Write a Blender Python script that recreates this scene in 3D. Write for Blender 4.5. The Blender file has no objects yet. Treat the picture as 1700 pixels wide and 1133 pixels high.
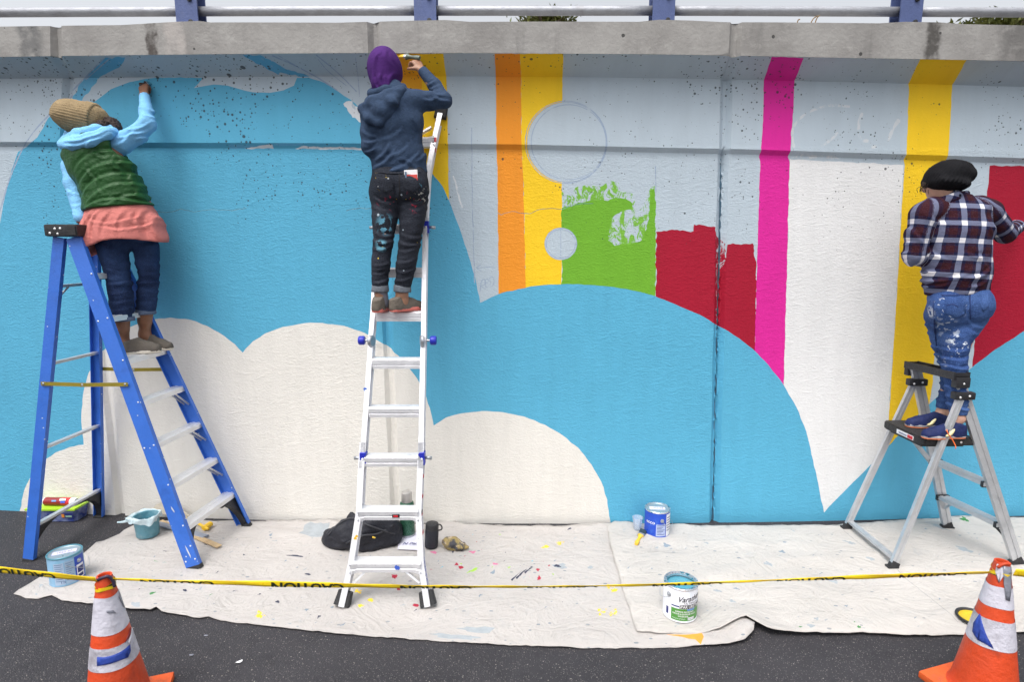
import bpy, bmesh, math, random
import numpy as np
from mathutils import Vector, Matrix
from mathutils.geometry import delaunay_2d_cdt
random.seed(7)
rng = np.random.default_rng(11)
SC = bpy.context.scene
COL = SC.collection
# ------------------------------------------------------------------ camera, sky, sun, exposure
CAM_H, PITCH, FPX = 2.15, math.radians(9.0), 944.4
cam = bpy.data.cameras.new('camera'); cam.lens = 20.0; cam.sensor_width = 36.0
cam.clip_start = 0.05; cam.clip_end = 500
cam.dof.use_dof = True; cam.dof.focus_distance = 3.9; cam.dof.aperture_fstop = 2.8
camo = bpy.data.objects.new('camera', cam); COL.objects.link(camo)
camo.location = (0, 0, CAM_H); camo.rotation_euler = (math.pi/2 - PITCH, 0, 0)
SC.camera = camo
SUN = Vector((-0.22, -0.38, 0.95)).normalized()
world = bpy.data.worlds.new('World'); SC.world = world; world.use_nodes = True
wn, wl = world.node_tree.nodes, world.node_tree.links
wn.clear()
sky = wn.new('ShaderNodeTexSky'); sky.sky_type = 'NISHITA'; sky.sun_disc = False
sky.sun_elevation = math.asin(SUN.z); sky.sun_rotation = math.atan2(SUN.x, SUN.y)
sky.dust_density = 6.0; sky.air_density = 1.0
hs = wn.new('ShaderNodeHueSaturation'); hs.inputs['Saturation'].default_value = 0.20
bg = wn.new('ShaderNodeBackground'); bg.inputs['Strength'].default_value = 0.15
wo = wn.new('ShaderNodeOutputWorld')
wl.new(sky.outputs[0], hs.inputs['Color']); wl.new(hs.outputs[0], bg.inputs['Color']); wl.new(bg.outputs[0], wo.inputs[0])
sl = bpy.data.lights.new('sun', 'SUN'); sl.energy = 0.5; sl.angle = math.radians(34); sl.color = (1, 0.96, 0.9)
slo = bpy.data.objects.new('sun', sl); COL.objects.link(slo)
slo.rotation_euler = SUN.to_track_quat('Z', 'Y').to_euler()
SC.view_settings.view_transform = 'Standard'; SC.view_settings.look = 'None'
SC.view_settings.gamma = 1.0; SC.view_settings.use_curve_mapping = False
SC.view_settings.exposure = 0.83

# ------------------------------------------------------------------ survey: sight lines measured in the photograph -> metres in the place
CT, ST = math.cos(PITCH), math.sin(PITCH)
def ray(x, y):
    u, v = (x-850)/FPX, (y-566.5)/FPX
    return np.array([u, CT - v*ST, -ST - v*CT])
def at(x, y, Y):
    d = ray(x, y); t = Y/d[1]
    return Vector((d[0]*t, Y, CAM_H + d[2]*t))
def gnd(x, y, z=0.0):
    d = ray(x, y); t = (z-CAM_H)/d[2]
    return Vector((d[0]*t, d[1]*t, z))

# ------------------------------------------------------------------ object helpers
def link(o, parent=None):
    COL.objects.link(o)
    if parent is not None: o.parent = parent
    return o
def tag(o, label=None, cat=None, group=None, kind=None):
    if label: o['label'] = label
    if cat: o['category'] = cat
    if group: o['group'] = group
    if kind: o['kind'] = kind
    return o
def thing(name, label, cat, loc=(0, 0, 0), group=None):
    o = bpy.data.objects.new(name, None); COL.objects.link(o); o.location = loc
    o.empty_display_size = 0.1
    return tag(o, label, cat, group)
def putparent(o, parent):
    if parent is not None:
        o.parent = parent
        o.matrix_parent_inverse = Matrix.Translation(wloc(parent)).inverted()
def wloc(o):
    v = Vector(o.location)
    while o.parent is not None:
        o = o.parent
        if not o.matrix_parent_inverse == Matrix.Identity(4): pass
    return v
def mesh_obj(name, me, mats, parent=None, smooth=False, label=None):
    if not isinstance(mats, (list, tuple)): mats = [mats]
    for m in mats: me.materials.append(m)
    if smooth: me.polygons.foreach_set('use_smooth', [True]*len(me.polygons))
    o = bpy.data.objects.new(name, me); COL.objects.link(o)
    if parent is not None:
        o.parent = parent; o.matrix_parent_inverse = parent_inv(parent)
    if label: o['label'] = label
    return o
PINV = {}
def parent_inv(p):
    # everything is modelled in world metres: the inverse of the parent's own world place (translations only)
    t = Vector(p.location); q = p
    if q.parent is not None: return Matrix.Identity(4)      # parts sit at the thing's frame with their own inverse already undone
    return Matrix.Translation(t).inverted()
def bm_obj(name, bm, mats, parent=None, smooth=False, label=None, auto=None):
    me = bpy.data.meshes.new(name); bm.normal_update(); bm.to_mesh(me); bm.free()
    o = mesh_obj(name, me, mats, parent, smooth, label)
    if auto is not None:
        me.polygons.foreach_set('use_smooth', [True]*len(me.polygons))
        me.set_sharp_from_angle(angle=math.radians(auto))
    return o
def np_mesh(name, V, F, mi=None):
    me = bpy.data.meshes.new(name)
    me.from_pydata([tuple(map(float, v)) for v in V], [], [tuple(map(int, f)) for f in F])
    if mi is not None: me.polygons.foreach_set('material_index', [int(i) for i in mi])
    me.update()
    return me

def frame(p0, p1, up=(0, 0, 1)):
    z = (Vector(p1)-Vector(p0)).normalized(); x = Vector(up).cross(z)
    if x.length < 1e-5: x = Vector((1, 0, 0)).cross(z)
    x.normalize(); y = z.cross(x)
    return x, y, z
def beam(bm, p0, p1, prof, up=(0, 0, 1), mi=0, prof1=None):
    """extrude a closed 2-D profile [(a,b)...] from p0 to p1; a runs along up x axis, b along the other"""
    p0, p1 = Vector(p0), Vector(p1); x, y, z = frame(p0, p1, up)
    q = prof1 or prof
    A = [bm.verts.new(p0 + x*a + y*b) for a, b in prof]; B = [bm.verts.new(p1 + x*a + y*b) for a, b in q]
    n = len(prof)
    fs = [bm.faces.new((A[i], A[(i+1) % n], B[(i+1) % n], B[i])) for i in range(n)]
    fs.append(bm.faces.new(A[::-1])); fs.append(bm.faces.new(B))
    for f in fs: f.material_index = mi
    return fs
def rect(w, h, c=0.0):
    w, h = w/2, h/2
    if c <= 0: return [(-w, -h), (w, -h), (w, h), (-w, h)]
    return [(-w+c, -h), (w-c, -h), (w, -h+c), (w, h-c), (w-c, h), (-w+c, h), (-w, h-c), (-w, -h+c)]
def channel(w, h, t):
    """C section: web at a=+w/2, flanges pointing to -a"""
    w, h = w/2, h/2
    return [(-w, -h), (w, -h), (w, h), (-w, h), (-w, h-t), (w-t, h-t), (w-t, -h+t), (-w, -h+t)]
def ibeam(w, h, t):
    w, h, k = w/2, h/2, t/2
    return [(-w, -h), (w, -h), (w, -h+t), (k, -h+t), (k, h-t), (w, h-t), (w, h), (-w, h), (-w, h-t), (-k, h-t), (-k, -h+t), (-w, -h+t)]
def circ(r, n=16): return [(r*math.cos(2*math.pi*i/n), r*math.sin(2*math.pi*i/n)) for i in range(n)]
def box(bm, c, s, M=None, bev=0.0, mi=0):
    m = Matrix.Translation(Vector(c)) @ ((M.to_4x4()) if M is not None else Matrix.Identity(4)) @ Matrix.Diagonal((s[0], s[1], s[2], 1))
    r = bmesh.ops.create_cube(bm, size=1, matrix=m)
    fs = {f for v in r['verts'] for f in v.link_faces}
    if bev > 0:
        e = list({e for v in r['verts'] for e in v.link_edges})
        rr = bmesh.ops.bevel(bm, geom=e, offset=bev, segments=2, affect='EDGES', profile=0.7)
        fs = set(rr['faces']) | {f for f in fs if f.is_valid}
    for f in fs: f.material_index = mi
def lathe(bm, c, prof, n=32, M=None, mi=0, close=False):
    """prof [(r,z)...] turned about the z axis at c; mi may be a list per band"""
    c = Vector(c); R = M or Matrix.Identity(3); rings = []
    for r, z in prof:
        if r <= 1e-6: rings.append([bm.verts.new(c + R @ Vector((0, 0, z)))])
        else: rings.append([bm.verts.new(c + R @ Vector((r*math.cos(2*math.pi*i/n), r*math.sin(2*math.pi*i/n), z))) for i in range(n)])
    for k in range(len(rings)-1):
        a, b = rings[k], rings[k+1]; m = mi[k] if isinstance(mi, (list, tuple)) else mi
        for i in range(n):
            j = (i+1) % n
            if len(a) == 1 and len(b) == 1: continue
            if len(a) == 1: f = bm.faces.new((a[0], b[j], b[i]))
            elif len(b) == 1: f = bm.faces.new((a[i], a[j], b[0]))
            else: f = bm.faces.new((a[i], a[j], b[j], b[i]))
            f.material_index = m
def tube(bm, pts, r, n=8, mi=0, cap=True):
    pts = [Vector(p) for p in pts]; rings = []
    rr = r if isinstance(r, (list, tuple)) else [r]*len(pts)
    ref = Vector((0.13, 0.21, 0.97))
    for k, p in enumerate(pts):
        t = (pts[min(k+1, len(pts)-1)] - pts[max(k-1, 0)]).normalized()
        x = ref.cross(t)
        if x.length < 1e-3: x = Vector((1, 0, 0)).cross(t)
        x.normalize(); y = t.cross(x)
        rings.append([bm.verts.new(p + x*rr[k]*math.cos(2*math.pi*i/n) + y*rr[k]*math.sin(2*math.pi*i/n)) for i in range(n)])
    for k in range(len(rings)-1):
        for i in range(n):
            j = (i+1) % n
            bm.faces.new((rings[k][i], rings[k][j], rings[k+1][j], rings[k+1][i])).material_index = mi
    if cap:
        bm.faces.new(rings[0][::-1]).material_index = mi; bm.faces.new(rings[-1]).material_index = mi
def smooth_path(pts, n=6, closed=False):
    pts = [np.array(p, float) for p in pts]; out = []; N = len(pts)
    for i in range(N if closed else N-1):
        if closed: p0, p1, p2, p3 = pts[i-1], pts[i], pts[(i+1) % N], pts[(i+2) % N]
        else: p0, p1, p2, p3 = pts[max(i-1, 0)], pts[i], pts[i+1], pts[min(i+2, N-1)]
        for k in range(n):
            t = k/n
            out.append(0.5*((2*p1) + (-p0+p2)*t + (2*p0-5*p1+4*p2-p3)*t*t + (-p0+3*p1-3*p2+p3)*t**3))
    if not closed: out.append(pts[-1])
    return out
def text_tris(s, size, shear=0.0, sx=1.0, bold=0.0):
    """outline of the built-in font as flat triangles: (verts Nx2 centred on x, faces)"""
    cu = bpy.data.curves.new('txt', 'FONT'); cu.body = s; cu.size = size; cu.shear = shear; cu.align_x = 'CENTER'; cu.align_y = 'CENTER'
    cu.resolution_u = 3; cu.offset = bold
    o = bpy.data.objects.new('txt', cu); COL.objects.link(o)
    dg = bpy.context.evaluated_depsgraph_get(); me = bpy.data.meshes.new_from_object(o.evaluated_get(dg))
    V = np.array([(v.co.x*sx, v.co.y) for v in me.vertices]); F = [tuple(p.vertices) for p in me.polygons]
    bpy.data.objects.remove(o); bpy.data.meshes.remove(me); bpy.data.curves.remove(cu)
    return V, F

# ------------------------------------------------------------------ materials
class NT:
    def __init__(s, name):
        s.m = bpy.data.materials.new(name); s.m.use_nodes = True
        s.t = s.m.node_tree; s.n = s.t.nodes; s.l = s.t.links
        s.b = s.n['Principled BSDF']; s.o = s.n['Material Output']; s.tc = s.n.new('ShaderNodeTexCoord')
        s.P = s.tc.outputs['Object']
    def set(s, k, v):
        i = s.b.inputs[k]
        if hasattr(v, 'links'): s.l.new(v, i)
        else: i.default_value = v
    def lk(s, v, i):
        if hasattr(v, 'links'): s.l.new(v, i)
        elif isinstance(v, (tuple, list)): i.default_value = tuple(v) if len(v) == len(i.default_value) else tuple(v)+(1,)
        else: i.default_value = v
    def map(s, scale=(1, 1, 1), loc=(0, 0, 0), rot=(0, 0, 0), src=None):
        n = s.n.new('ShaderNodeMapping'); s.l.new(src or s.P, n.inputs[0])
        n.inputs['Scale'].default_value = scale; n.inputs['Location'].default_value = loc; n.inputs['Rotation'].default_value = rot
        return n.outputs[0]
    def noise(s, scale, detail=4, rough=0.55, src=None, dist=0.0):
        n = s.n.new('ShaderNodeTexNoise'); s.l.new(src or s.P, n.inputs['Vector'])
        n.inputs['Scale'].default_value = scale; n.inputs['Detail'].default_value = detail; n.inputs['Roughness'].default_value = rough
        n.inputs['Distortion'].default_value = dist
        return n.outputs['Fac']
    def voro(s, scale, src=None, feature='F1', rnd=1.0):
        n = s.n.new('ShaderNodeTexVoronoi'); n.feature = feature; s.l.new(src or s.P, n.inputs['Vector'])
        n.inputs['Scale'].default_value = scale; n.inputs['Randomness'].default_value = rnd
        return n
    def math(s, op, a, b=0.0, clamp=False):
        n = s.n.new('ShaderNodeMath'); n.operation = op; n.use_clamp = clamp
        s.lk(a, n.inputs[0]); s.lk(b, n.inputs[1]); return n.outputs[0]
    def ramp(s, f, a, b, c=0.0, d=1.0, smooth=True):
        n = s.n.new('ShaderNodeMapRange'); n.interpolation_type = 'SMOOTHSTEP' if smooth else 'LINEAR'
        s.lk(f, n.inputs['Value']); n.inputs['From Min'].default_value = a; n.inputs['From Max'].default_value = b
        n.inputs['To Min'].default_value = c; n.inputs['To Max'].default_value = d
        return n.outputs[0]
    def mix(s, f, a, b, mode='MIX'):
        n = s.n.new('ShaderNodeMix'); n.data_type = 'RGBA'; n.blend_type = mode
        s.lk(f, n.inputs[0]); s.lk(a, n.inputs[6]); s.lk(b, n.inputs[7]); return n.outputs[2]
    def scale_col(s, col, f):
        n = s.n.new('ShaderNodeVectorMath'); n.operation = 'SCALE'
        if hasattr(col, 'links'): s.l.new(col, n.inputs[0])
        else: n.inputs[0].default_value = col[:3]
        s.lk(f, n.inputs['Scale']); return n.outputs[0]
    def sep(s, src=None):
        n = s.n.new('ShaderNodeSeparateXYZ'); s.l.new(src or s.P, n.inputs[0]); return n.outputs
    def bump(s, h, dist=0.01, strength=1.0, prev=None):
        n = s.n.new('ShaderNodeBump'); s.l.new(h, n.inputs['Height']); n.inputs['Distance'].default_value = dist; n.inputs['Strength'].default_value = strength
        if prev is not None: s.l.new(prev, n.inputs['Normal'])
        return n.outputs[0]
    def done(s): return s.m
def M(name, col, rough=0.6, metal=0.0, var=0.12, vs=9.0, bump=0.0, bs=60.0, dirt=None, dirts=5.0, spec=0.5, wear=None):
    t = NT(name)
    f = t.ramp(t.noise(vs, 5, 0.6), 0.25, 0.75, 1-var, 1+var, False)
    c = t.scale_col(col, f)
    if dirt is not None:
        dm = t.ramp(t.noise(dirts, 8, 0.7), 0.52, 0.72, 0, dirt[3]); c = t.mix(dm, c, dirt[:3])
    if wear is not None:     # specks of another colour
        wm = t.math('LESS_THAN', t.voro(wear[3], None).outputs['Distance'], wear[4])
        wm = t.math('MULTIPLY', wm, t.math('GREATER_THAN', t.noise(wear[3]*0.31, 2), 0.5)); c = t.mix(wm, c, wear[:3])
    t.set('Base Color', c); t.set('Metallic', metal)
    t.set('Roughness', t.ramp(t.noise(vs*2.3, 3), 0.3, 0.7, max(rough-0.1, 0.03), min(rough+0.1, 1), False))
    t.set('Specular IOR Level', spec)
    if bump > 0: t.set('Normal', t.bump(t.noise(bs, 6, 0.65), bump))
    return t.done()
def srgb(r, g, b):
    f = lambda c: (c/255/12.92) if c/255 <= 0.04045 else ((c/255+0.055)/1.055)**2.4
    return (f(r), f(g), f(b))
# ------------------------------------------------------------------ the retaining wall: surveyed lines
LOW, OVER = 0.03, 0.20
bl = [(-260, 834), (0, 850), (200, 855.5), (430, 862), (640, 868), (850, 870.5), (1020, 871), (1200, 869), (1370, 865), (1530, 861), (1700, 857), (1960, 849)]
bg_ = [gnd(*p) for p in bl]
BX = np.array([p.x for p in bg_]); BY = np.array([p.y for p in bg_]) - LOW
cf = np.polyfit(BX, BY, 4)
def Yb(X): return float(np.polyval(cf, min(max(X, -5.6), 5.6)))
def hit(x, y, fy):
    d = ray(x, y); a, b = 2.0, 9.0
    for _ in range(50):
        t = (a+b)/2; X, Y, Z = d[0]*t, d[1]*t, CAM_H+d[2]*t
        if Y < fy(X, Z): a = t
        else: b = t
    return X, Z
def wline(px, off):
    q = [hit(x, y, lambda X, Z: Yb(X)+off) for x, y in px]
    return np.array([a for a, _ in q]), np.array([b for _, b in q])
L_bb = wline([(-250, 240), (0, 243.5), (300, 246), (600, 247), (850, 248), (1120, 254), (1230, 256), (1400, 262), (1700, 272), (1950, 284)], LOW)
L_bt = wline([(-250, 232), (0, 235.5), (300, 237), (600, 238), (850, 239.5), (1120, 245.5), (1230, 247.5), (1400, 253), (1700, 262.5), (1950, 273)], 0)
L_cb = wline([(-250, 138), (0, 130.5), (300, 128), (600, 126.5), (850, 127), (1120, 130), (1400, 136), (1700, 144), (1950, 154)], 0)
L_ct = wline([(-250, 104), (0, 94.5), (300, 90.5), (600, 88), (850, 88.5), (1120, 90.5), (1400, 96), (1700, 101.5), (1950, 111)], -OVER)
L_tp = wline([(-250, 60), (0, 44), (200, 41.5), (293, 36), (330, 34.5), (350, 37), (560, 37.5), (690, 34), (740, 33), (780, 36), (1060, 36), (1095, 32.5), (1150, 34), (1200, 36.5), (1460, 38.5), (1500, 36), (1560, 37), (1600, 40), (1700, 42), (1950, 54)], -OVER)
XL, XR = -7.5, 7.5
def lz(L, X): return float(np.interp(X, L[0], L[1]))
# joints: (x px, y px) from base to top, turned into X(Z)
def wsurf_plain(X, Z):
    zs = [0.0, lz(L_bb, X), lz(L_bt, X), lz(L_cb, X), lz(L_ct, X), lz(L_tp, X)+0.001]
    return Yb(X) + float(np.interp(Z, zs, [LOW, LOW, 0, 0, -OVER, -OVER]))
JP = [[(200, 856), (163, 504), (109, 240), (112, 128), (94, 92), (93, 46)],
      [(658, 866), (643, 540), (633, 246), (630, 127), (622, 89), (621, 40)],
      [(1186, 867), (1194, 540), (1201, 260), (1207, 131), (1219, 92), (1222, 38)]]
J = []
for jp in JP:
    q = [hit(x, y, wsurf_plain) for x, y in jp]; q.sort(key=lambda a: a[1])
    q[0] = (q[0][0], 0.0); q[-1] = (q[-1][0], lz(L_tp, q[-1][0]))
    J.append((np.array([a for a, _ in q]), np.array([b for _, b in q])))
def jx(k, Z): return float(np.interp(Z, J[k][1], J[k][0]))
GW, GD = 0.042, 0.035
def Yw(X, Z):
    y = wsurf_plain(X, Z)
    for k in range(3):
        d = abs(X - jx(k, Z))
        if d < GW: y += GD*min(1.0, (GW-d)/(GW*0.65)) + (0.02 if d < GW*0.1 and k == 2 and Z < 2.88 else 0)
    return y
def WP(x, y):
    """photograph sight line -> (X,Z) on the wall"""
    return hit(x, y, wsurf_plain)

# ------------------------------------------------------------------ paint on concrete
def wall_paint(name, col, rough=0.62, sparse=None, pitk=1.0, sheen=0.22):
    t = NT(name)
    X, Y, Z = t.sep()
    big = t.ramp(t.noise(1.1, 3, 0.5), 0.3, 0.7, 0.965, 1.025, False)
    roll = t.ramp(t.noise(3.0, 4, 0.6, t.map((4, 1, 0.7))), 0.3, 0.7, 0.965, 1.025, False)
    c = t.scale_col(col, t.math('MULTIPLY', big, roll))
    if sparse is not None:      # dry brush: the older coat shows through
        ratio, under = sparse
        n = t.noise(13, 9, 0.75, t.map((1.5, 1, 0.9)), 0.9)
        c = t.mix(t.ramp(n, ratio, ratio+0.05), c, under)
    # air holes in the concrete, more of them high on the wall
    zf = t.ramp(Z, 1.6, 2.95, 0.08, 1.15)
    zone = t.ramp(t.noise(1.3, 2), 0.35, 0.6, 0.35, 1.0)
    def pits(sc, p, amp, off):
        v = t.voro(sc, t.map((1, 1, 1), off)); r = t.sep(v.outputs['Color'])[0]
        thr = t.math('MULTIPLY', t.math('MULTIPLY', t.math('POWER', r, p), amp*pitk), t.math('MULTIPLY', zf, zone))
        return t.ramp(t.math('SUBTRACT', thr, v.outputs['Distance']), 0.0, 0.035, 0, 1)
    pm = t.math('MAXIMUM', pits(15, 6.0, 0.25, (0, 0, 0)), t.math('MAXIMUM', pits(34, 2.2, 0.30, (7.3, 2.2, 5.1)), pits(48, 2.4, 0.30, (3.1, 0.4, 1.7))))
    c = t.mix(t.math('MULTIPLY', pm, 0.82), c, (0.035, 0.04, 0.045))  # shadow inside the air holes is painted in as dark dots
    t.set('Base Color', c); t.set('Roughness', rough); t.set('Specular IOR Level', sheen)
    low = t.ramp(Z, 2.86, 2.9, 1.0, 0.3)
    n1 = t.noise(11, 7, 0.68, t.map((1, 1, 2.2)), 0.5); n2 = t.noise(52, 5, 0.65, t.map((1, 1, 1.7)))
    r1 = t.math('ABSOLUTE', t.math('SUBTRACT', n1, 0.5))
    h = t.math('ADD', t.math('MULTIPLY', t.math('ADD', r1, t.math('MULTIPLY', n2, 0.45)), low), t.math('MULTIPLY', pm, -0.5))
    t.set('Normal', t.bump(h, 0.015, 0.6))
    return t.done()
PRIM = (0.47, 0.55, 0.615)
BLUE = (0.10, 0.40, 0.595); CREAM = (0.75, 0.725, 0.675)
mm = {}
order = ['primer', 'white', 'blue', 'blue2', 'cream', 'orange', 'amber', 'yellow', 'green', 'greendry', 'crimson', 'crimsondry', 'magenta', 'pencil', 'crack', 'chalk', 'halfwhite', 'sealant']
mm['sealant'] = M('joint_sealant', (0.09, 0.17, 0.24), .7, 0, .2, 20)
mm['primer'] = wall_paint('primer_paint', PRIM)
mm['white'] = wall_paint('white_paint', (0.76, 0.76, 0.76))
mm['blue'] = wall_paint('sky_blue_paint', BLUE)
mm['blue2'] = wall_paint('thin_blue_paint', (0.13, 0.41, 0.63), sparse=(0.60, PRIM))
mm['cream'] = wall_paint('cream_paint', CREAM)
mm['orange'] = wall_paint('orange_paint', (0.85, 0.30, 0.025))
mm['amber'] = wall_paint('amber_paint', (0.85, 0.40, 0.02))
mm['yellow'] = wall_paint('yellow_paint', (0.90, 0.58, 0.02))
mm['green'] = wall_paint('green_paint', (0.16, 0.41, 0.03))
mm['greendry'] = wall_paint('dry_green_paint', (0.19, 0.45, 0.05), sparse=(0.47, PRIM))
mm['crimson'] = wall_paint('crimson_paint', (0.36, 0.008, 0.03))
mm['crimsondry'] = wall_paint('dry_crimson_paint', (0.36, 0.008, 0.03), sparse=(0.50, PRIM))
mm['magenta'] = wall_paint('magenta_paint', (0.70, 0.022, 0.31))
mm['pencil'] = wall_paint('blue_pencil', (0.32, 0.40, 0.53), sparse=(0.56, PRIM))
mm['crack'] = wall_paint('hairline_crack', (0.12, 0.20, 0.24), sparse=(0.50, (0.20, 0.36, 0.42)))
mm['chalk'] = wall_paint('chalky_white', (0.60, 0.63, 0.66), sparse=(0.50, PRIM))
mm['halfwhite'] = wall_paint('thin_white_paint', (0.70, 0.73, 0.76), sparse=(0.56, PRIM))
MI = {k: i for i, k in enumerate(order)}
POLY = []   # (points in (X,Z), material)
def jit(pts, amp, step=5.0, closed=True):
    out = []; n = len(pts); ph = rng.uniform(0, 6.28, 4)
    s = 0
    for i in range(n if closed else n-1):
        a = np.array(pts[i], float); b = np.array(pts[(i+1) % n], float); L = np.linalg.norm(b-a); k = max(1, int(L/step))
        nrm = np.array([-(b-a)[1], (b-a)[0]])/max(L, 1e-6)
        for j in range(k):
            t = j/k
            w = 0 if j == 0 else amp*(0.6*math.sin((s+t*L)*0.11+ph[0])+0.5*math.sin((s+t*L)*0.31+ph[1])+rng.uniform(-0.7, 0.7))
            out.append(a+(b-a)*t+nrm*w)
        s += L
    if not closed: out.append(np.array(pts[-1], float))
    return out
def add(mat, pts, amp=0.5, step=7.0):
    q = jit(pts, amp, step)
    POLY.append(([WP(*p) for p in q], mat))
def strip(mat, pts, w=1.6, n=6, smooth=True, amp=0.5):
    p = smooth_path(pts, n) if smooth else [np.array(a, float) for a in pts]
    p = jit(p, amp, 6.0, False); L, R = [], []
    for i in range(len(p)):
        d = p[min(i+1, len(p)-1)]-p[max(i-1, 0)]; nn = np.array([-d[1], d[0]])/max(np.linalg.norm(d), 1e-6)
        ww = w/2*rng.uniform(0.6, 1.2)
        L.append(p[i]+nn*ww); R.append(p[i]-nn*ww)
    POLY.append(([WP(*q) for q in L+R[::-1]], mat))
def ring(mat, cx, cy, rx, ry, w=1.6, ph=0.0, a0=0, a1=360):
    strip(mat, [(cx+rx*math.cos(math.radians(a)+ph), cy+ry*math.sin(math.radians(a)+ph)) for a in np.linspace(a0, a1, 40)], w, 1)
def disc(mat, cx, cy, rx, ry, n=56):
    add(mat, [(cx+rx*math.cos(2*math.pi*i/n), cy+ry*math.sin(2*math.pi*i/n)) for i in range(n)], 0.3)
# stripes and fields first, sky-blue hills over them, clouds last
add('amber', [(655, 89), (696, 89), (700, 128), (702, 300), (702, 330), (664, 330), (663, 128)])
add('yellow', [(696, 89), (736, 89), (741, 127), (744, 240), (745, 345), (702, 345), (702, 300), (700, 128)])
add('orange', [(821, 89), (863, 89), (865, 127), (866, 240), (869, 300), (873, 480), (874, 510), (828, 510), (826, 300), (824, 240), (823, 127)])
add('yellow', [(863, 89), (935, 89), (934, 127), (933, 240), (933, 300), (932, 500), (874, 500), (873, 480), (869, 300), (866, 240), (865, 127)])
add('greendry', [(933, 318), (948, 326), (955, 312), (975, 306), (1000, 309), (1012, 300), (1028, 304), (1026, 316), (1050, 322), (1054, 330), (1052, 345), (1058, 352), (1070, 340), (1076, 322), (1080, 312), (1087, 306), (1089, 500), (933, 500)], 1.2, 4)
add('green', [(933, 345), (948, 343), (960, 336), (985, 333), (1005, 333), (1022, 328), (1042, 332), (1050, 338), (1048, 348), (1030, 352), (1020, 360), (1012, 376), (1010, 400), (1020, 408), (1046, 406), (1066, 398), (1074, 380), (1078, 345), (1082, 318), (1088, 308), (1088.5, 505), (933, 500)], 1.2, 4)
disc('greendry', 1030, 376, 17, 22)
add('crimson', [(1089, 385), (1120, 382), (1151, 384), (1152, 373), (1188, 377), (1190, 395), (1193, 520), (1193, 560), (1089, 500)], 1.2, 4)
add('crimsondry', [(1189, 390), (1197, 396), (1205, 405), (1207, 470), (1205, 560), (1193, 560)], 1.5, 4)
add('crimson', [(1193, 455), (1203, 440), (1206, 420), (1208, 406), (1235, 405), (1250, 404), (1252, 425), (1256, 440), (1254, 600), (1192, 560)], 1.2, 4)
add('magenta', [(1281, 94), (1334, 96), (1319, 135), (1316, 200), (1312, 252), (1308, 261), (1311, 268), (1308, 400), (1301, 640), (1300, 660), (1252, 610), (1253, 580), (1258, 400), (1262, 268), (1260, 261), (1263, 252), (1267, 200), (1268, 133)], 0.4)
add('white', [(1311, 264), (1360, 267), (1430, 270), (1500, 274), (1497, 330), (1487, 520), (1478, 640), (1473, 735), (1440, 790), (1368, 870), (1335, 760), (1301, 640), (1308, 400)], 0.8)
add('yellow', [(1528, 97), (1605, 99), (1581, 141), (1578, 200), (1574, 258), (1570, 267), (1572, 275), (1566, 400), (1548, 640), (1540, 690), (1470, 760), (1473, 735), (1487, 520), (1498, 330), (1502, 275), (1500, 266), (1505, 256), (1507, 200), (1509, 137)], 0.4)
add('crimson', [(1643, 275), (1700, 276), (1960, 280), (1960, 520), (1700, 560), (1612, 640), (1625, 480)], 0.8)
disc('primer', 941, 236, 65, 66)
disc('primer', 931, 405, 26, 26)
add('blue', [(-300, 900), (-300, 620), (-60, 540), (0, 370), (13, 302), (30, 252), (45, 243), (62, 228), (80, 196), (105, 176), (135, 170), (158, 168), (184, 148), (215, 136), (240, 131), (262, 128.5), (337, 129), (330, 138), (322, 146), (355, 140), (378, 142), (395, 147), (420, 153), (447, 154), (470, 150), (488, 142), (493, 129), (512, 128.5), (540, 138), (562, 152), (590, 172), (606, 190), (640, 200), (690, 255), (715, 284), (735, 310), (750, 345), (765, 385), (778, 425), (789, 462), (797, 503),
     (815, 494), (832, 487), (880, 476), (915, 472.5), (960, 472), (1000, 475), (1040, 480), (1085, 491), (1120, 505), (1160, 522), (1200, 545), (1227, 562), (1250, 580), (1277, 608), (1300, 638), (1322, 676), (1338, 715), (1350, 765), (1360, 812), (1368, 852), (1384, 834), (1400, 818), (1425, 793), (1450, 768), (1474, 742), (1500, 715), (1530, 683), (1560, 655), (1590, 631), (1612, 612), (1645, 586), (1700, 550), (1780, 505), (1960, 430), (1960, 900)], 0.5, 9)
add('blue2', [(141, 128), (158, 112), (175, 95), (208, 95), (198, 112), (180, 120), (165, 128), (150, 150), (128, 176), (112, 172), (122, 158)], 1.5, 5)
add('blue2', [(403, 91), (432, 91), (470, 112), (514, 127), (500, 128), (465, 120), (462, 124), (448, 117), (430, 107)], 1.2, 5)
add('blue2', [(380, 246.5), (455, 246.5), (455, 238), (500, 238), (520, 247.5), (505, 242), (380, 240)], 0.8, 5)
add('halfwhite', [(570, 172), (585, 168), (600, 185), (606, 205), (585, 195)], 2.0, 4)
add('halfwhite', [(405, 246.5), (454, 247), (452, 240), (430, 242)], 0.8, 4)
add('halfwhite', [(490, 247), (560, 248), (640, 249), (640, 246), (500, 243)], 0.8, 4)
add('cream', [(20, 910), (33, 848), (40, 815), (52, 790), (70, 768), (92, 752), (115, 743), (139, 739), (136, 712), (135, 690), (138, 655), (147, 620), (162, 590), (185, 563), (210, 545), (245, 532), (283, 527.5), (315, 531), (345, 542), (372, 558), (390, 572), (403, 586), (420, 567), (440, 554), (470, 543), (505, 537), (535, 536.5), (570, 541), (605, 553), (640, 574), (668, 597), (692, 628), (708, 660), (716, 688), (720, 707), (740, 694), (765, 687), (800, 683), (835, 685), (870, 692), (905, 706), (935, 724), (960, 744), (982, 772), (998, 800), (1008, 830), (1014, 875), (1014, 910)], 0.6, 8)
strip('sealant', [(1186, 869), (1190, 700), (1194, 540), (1198, 400), (1201, 262)], 1.8, 6)
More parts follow.
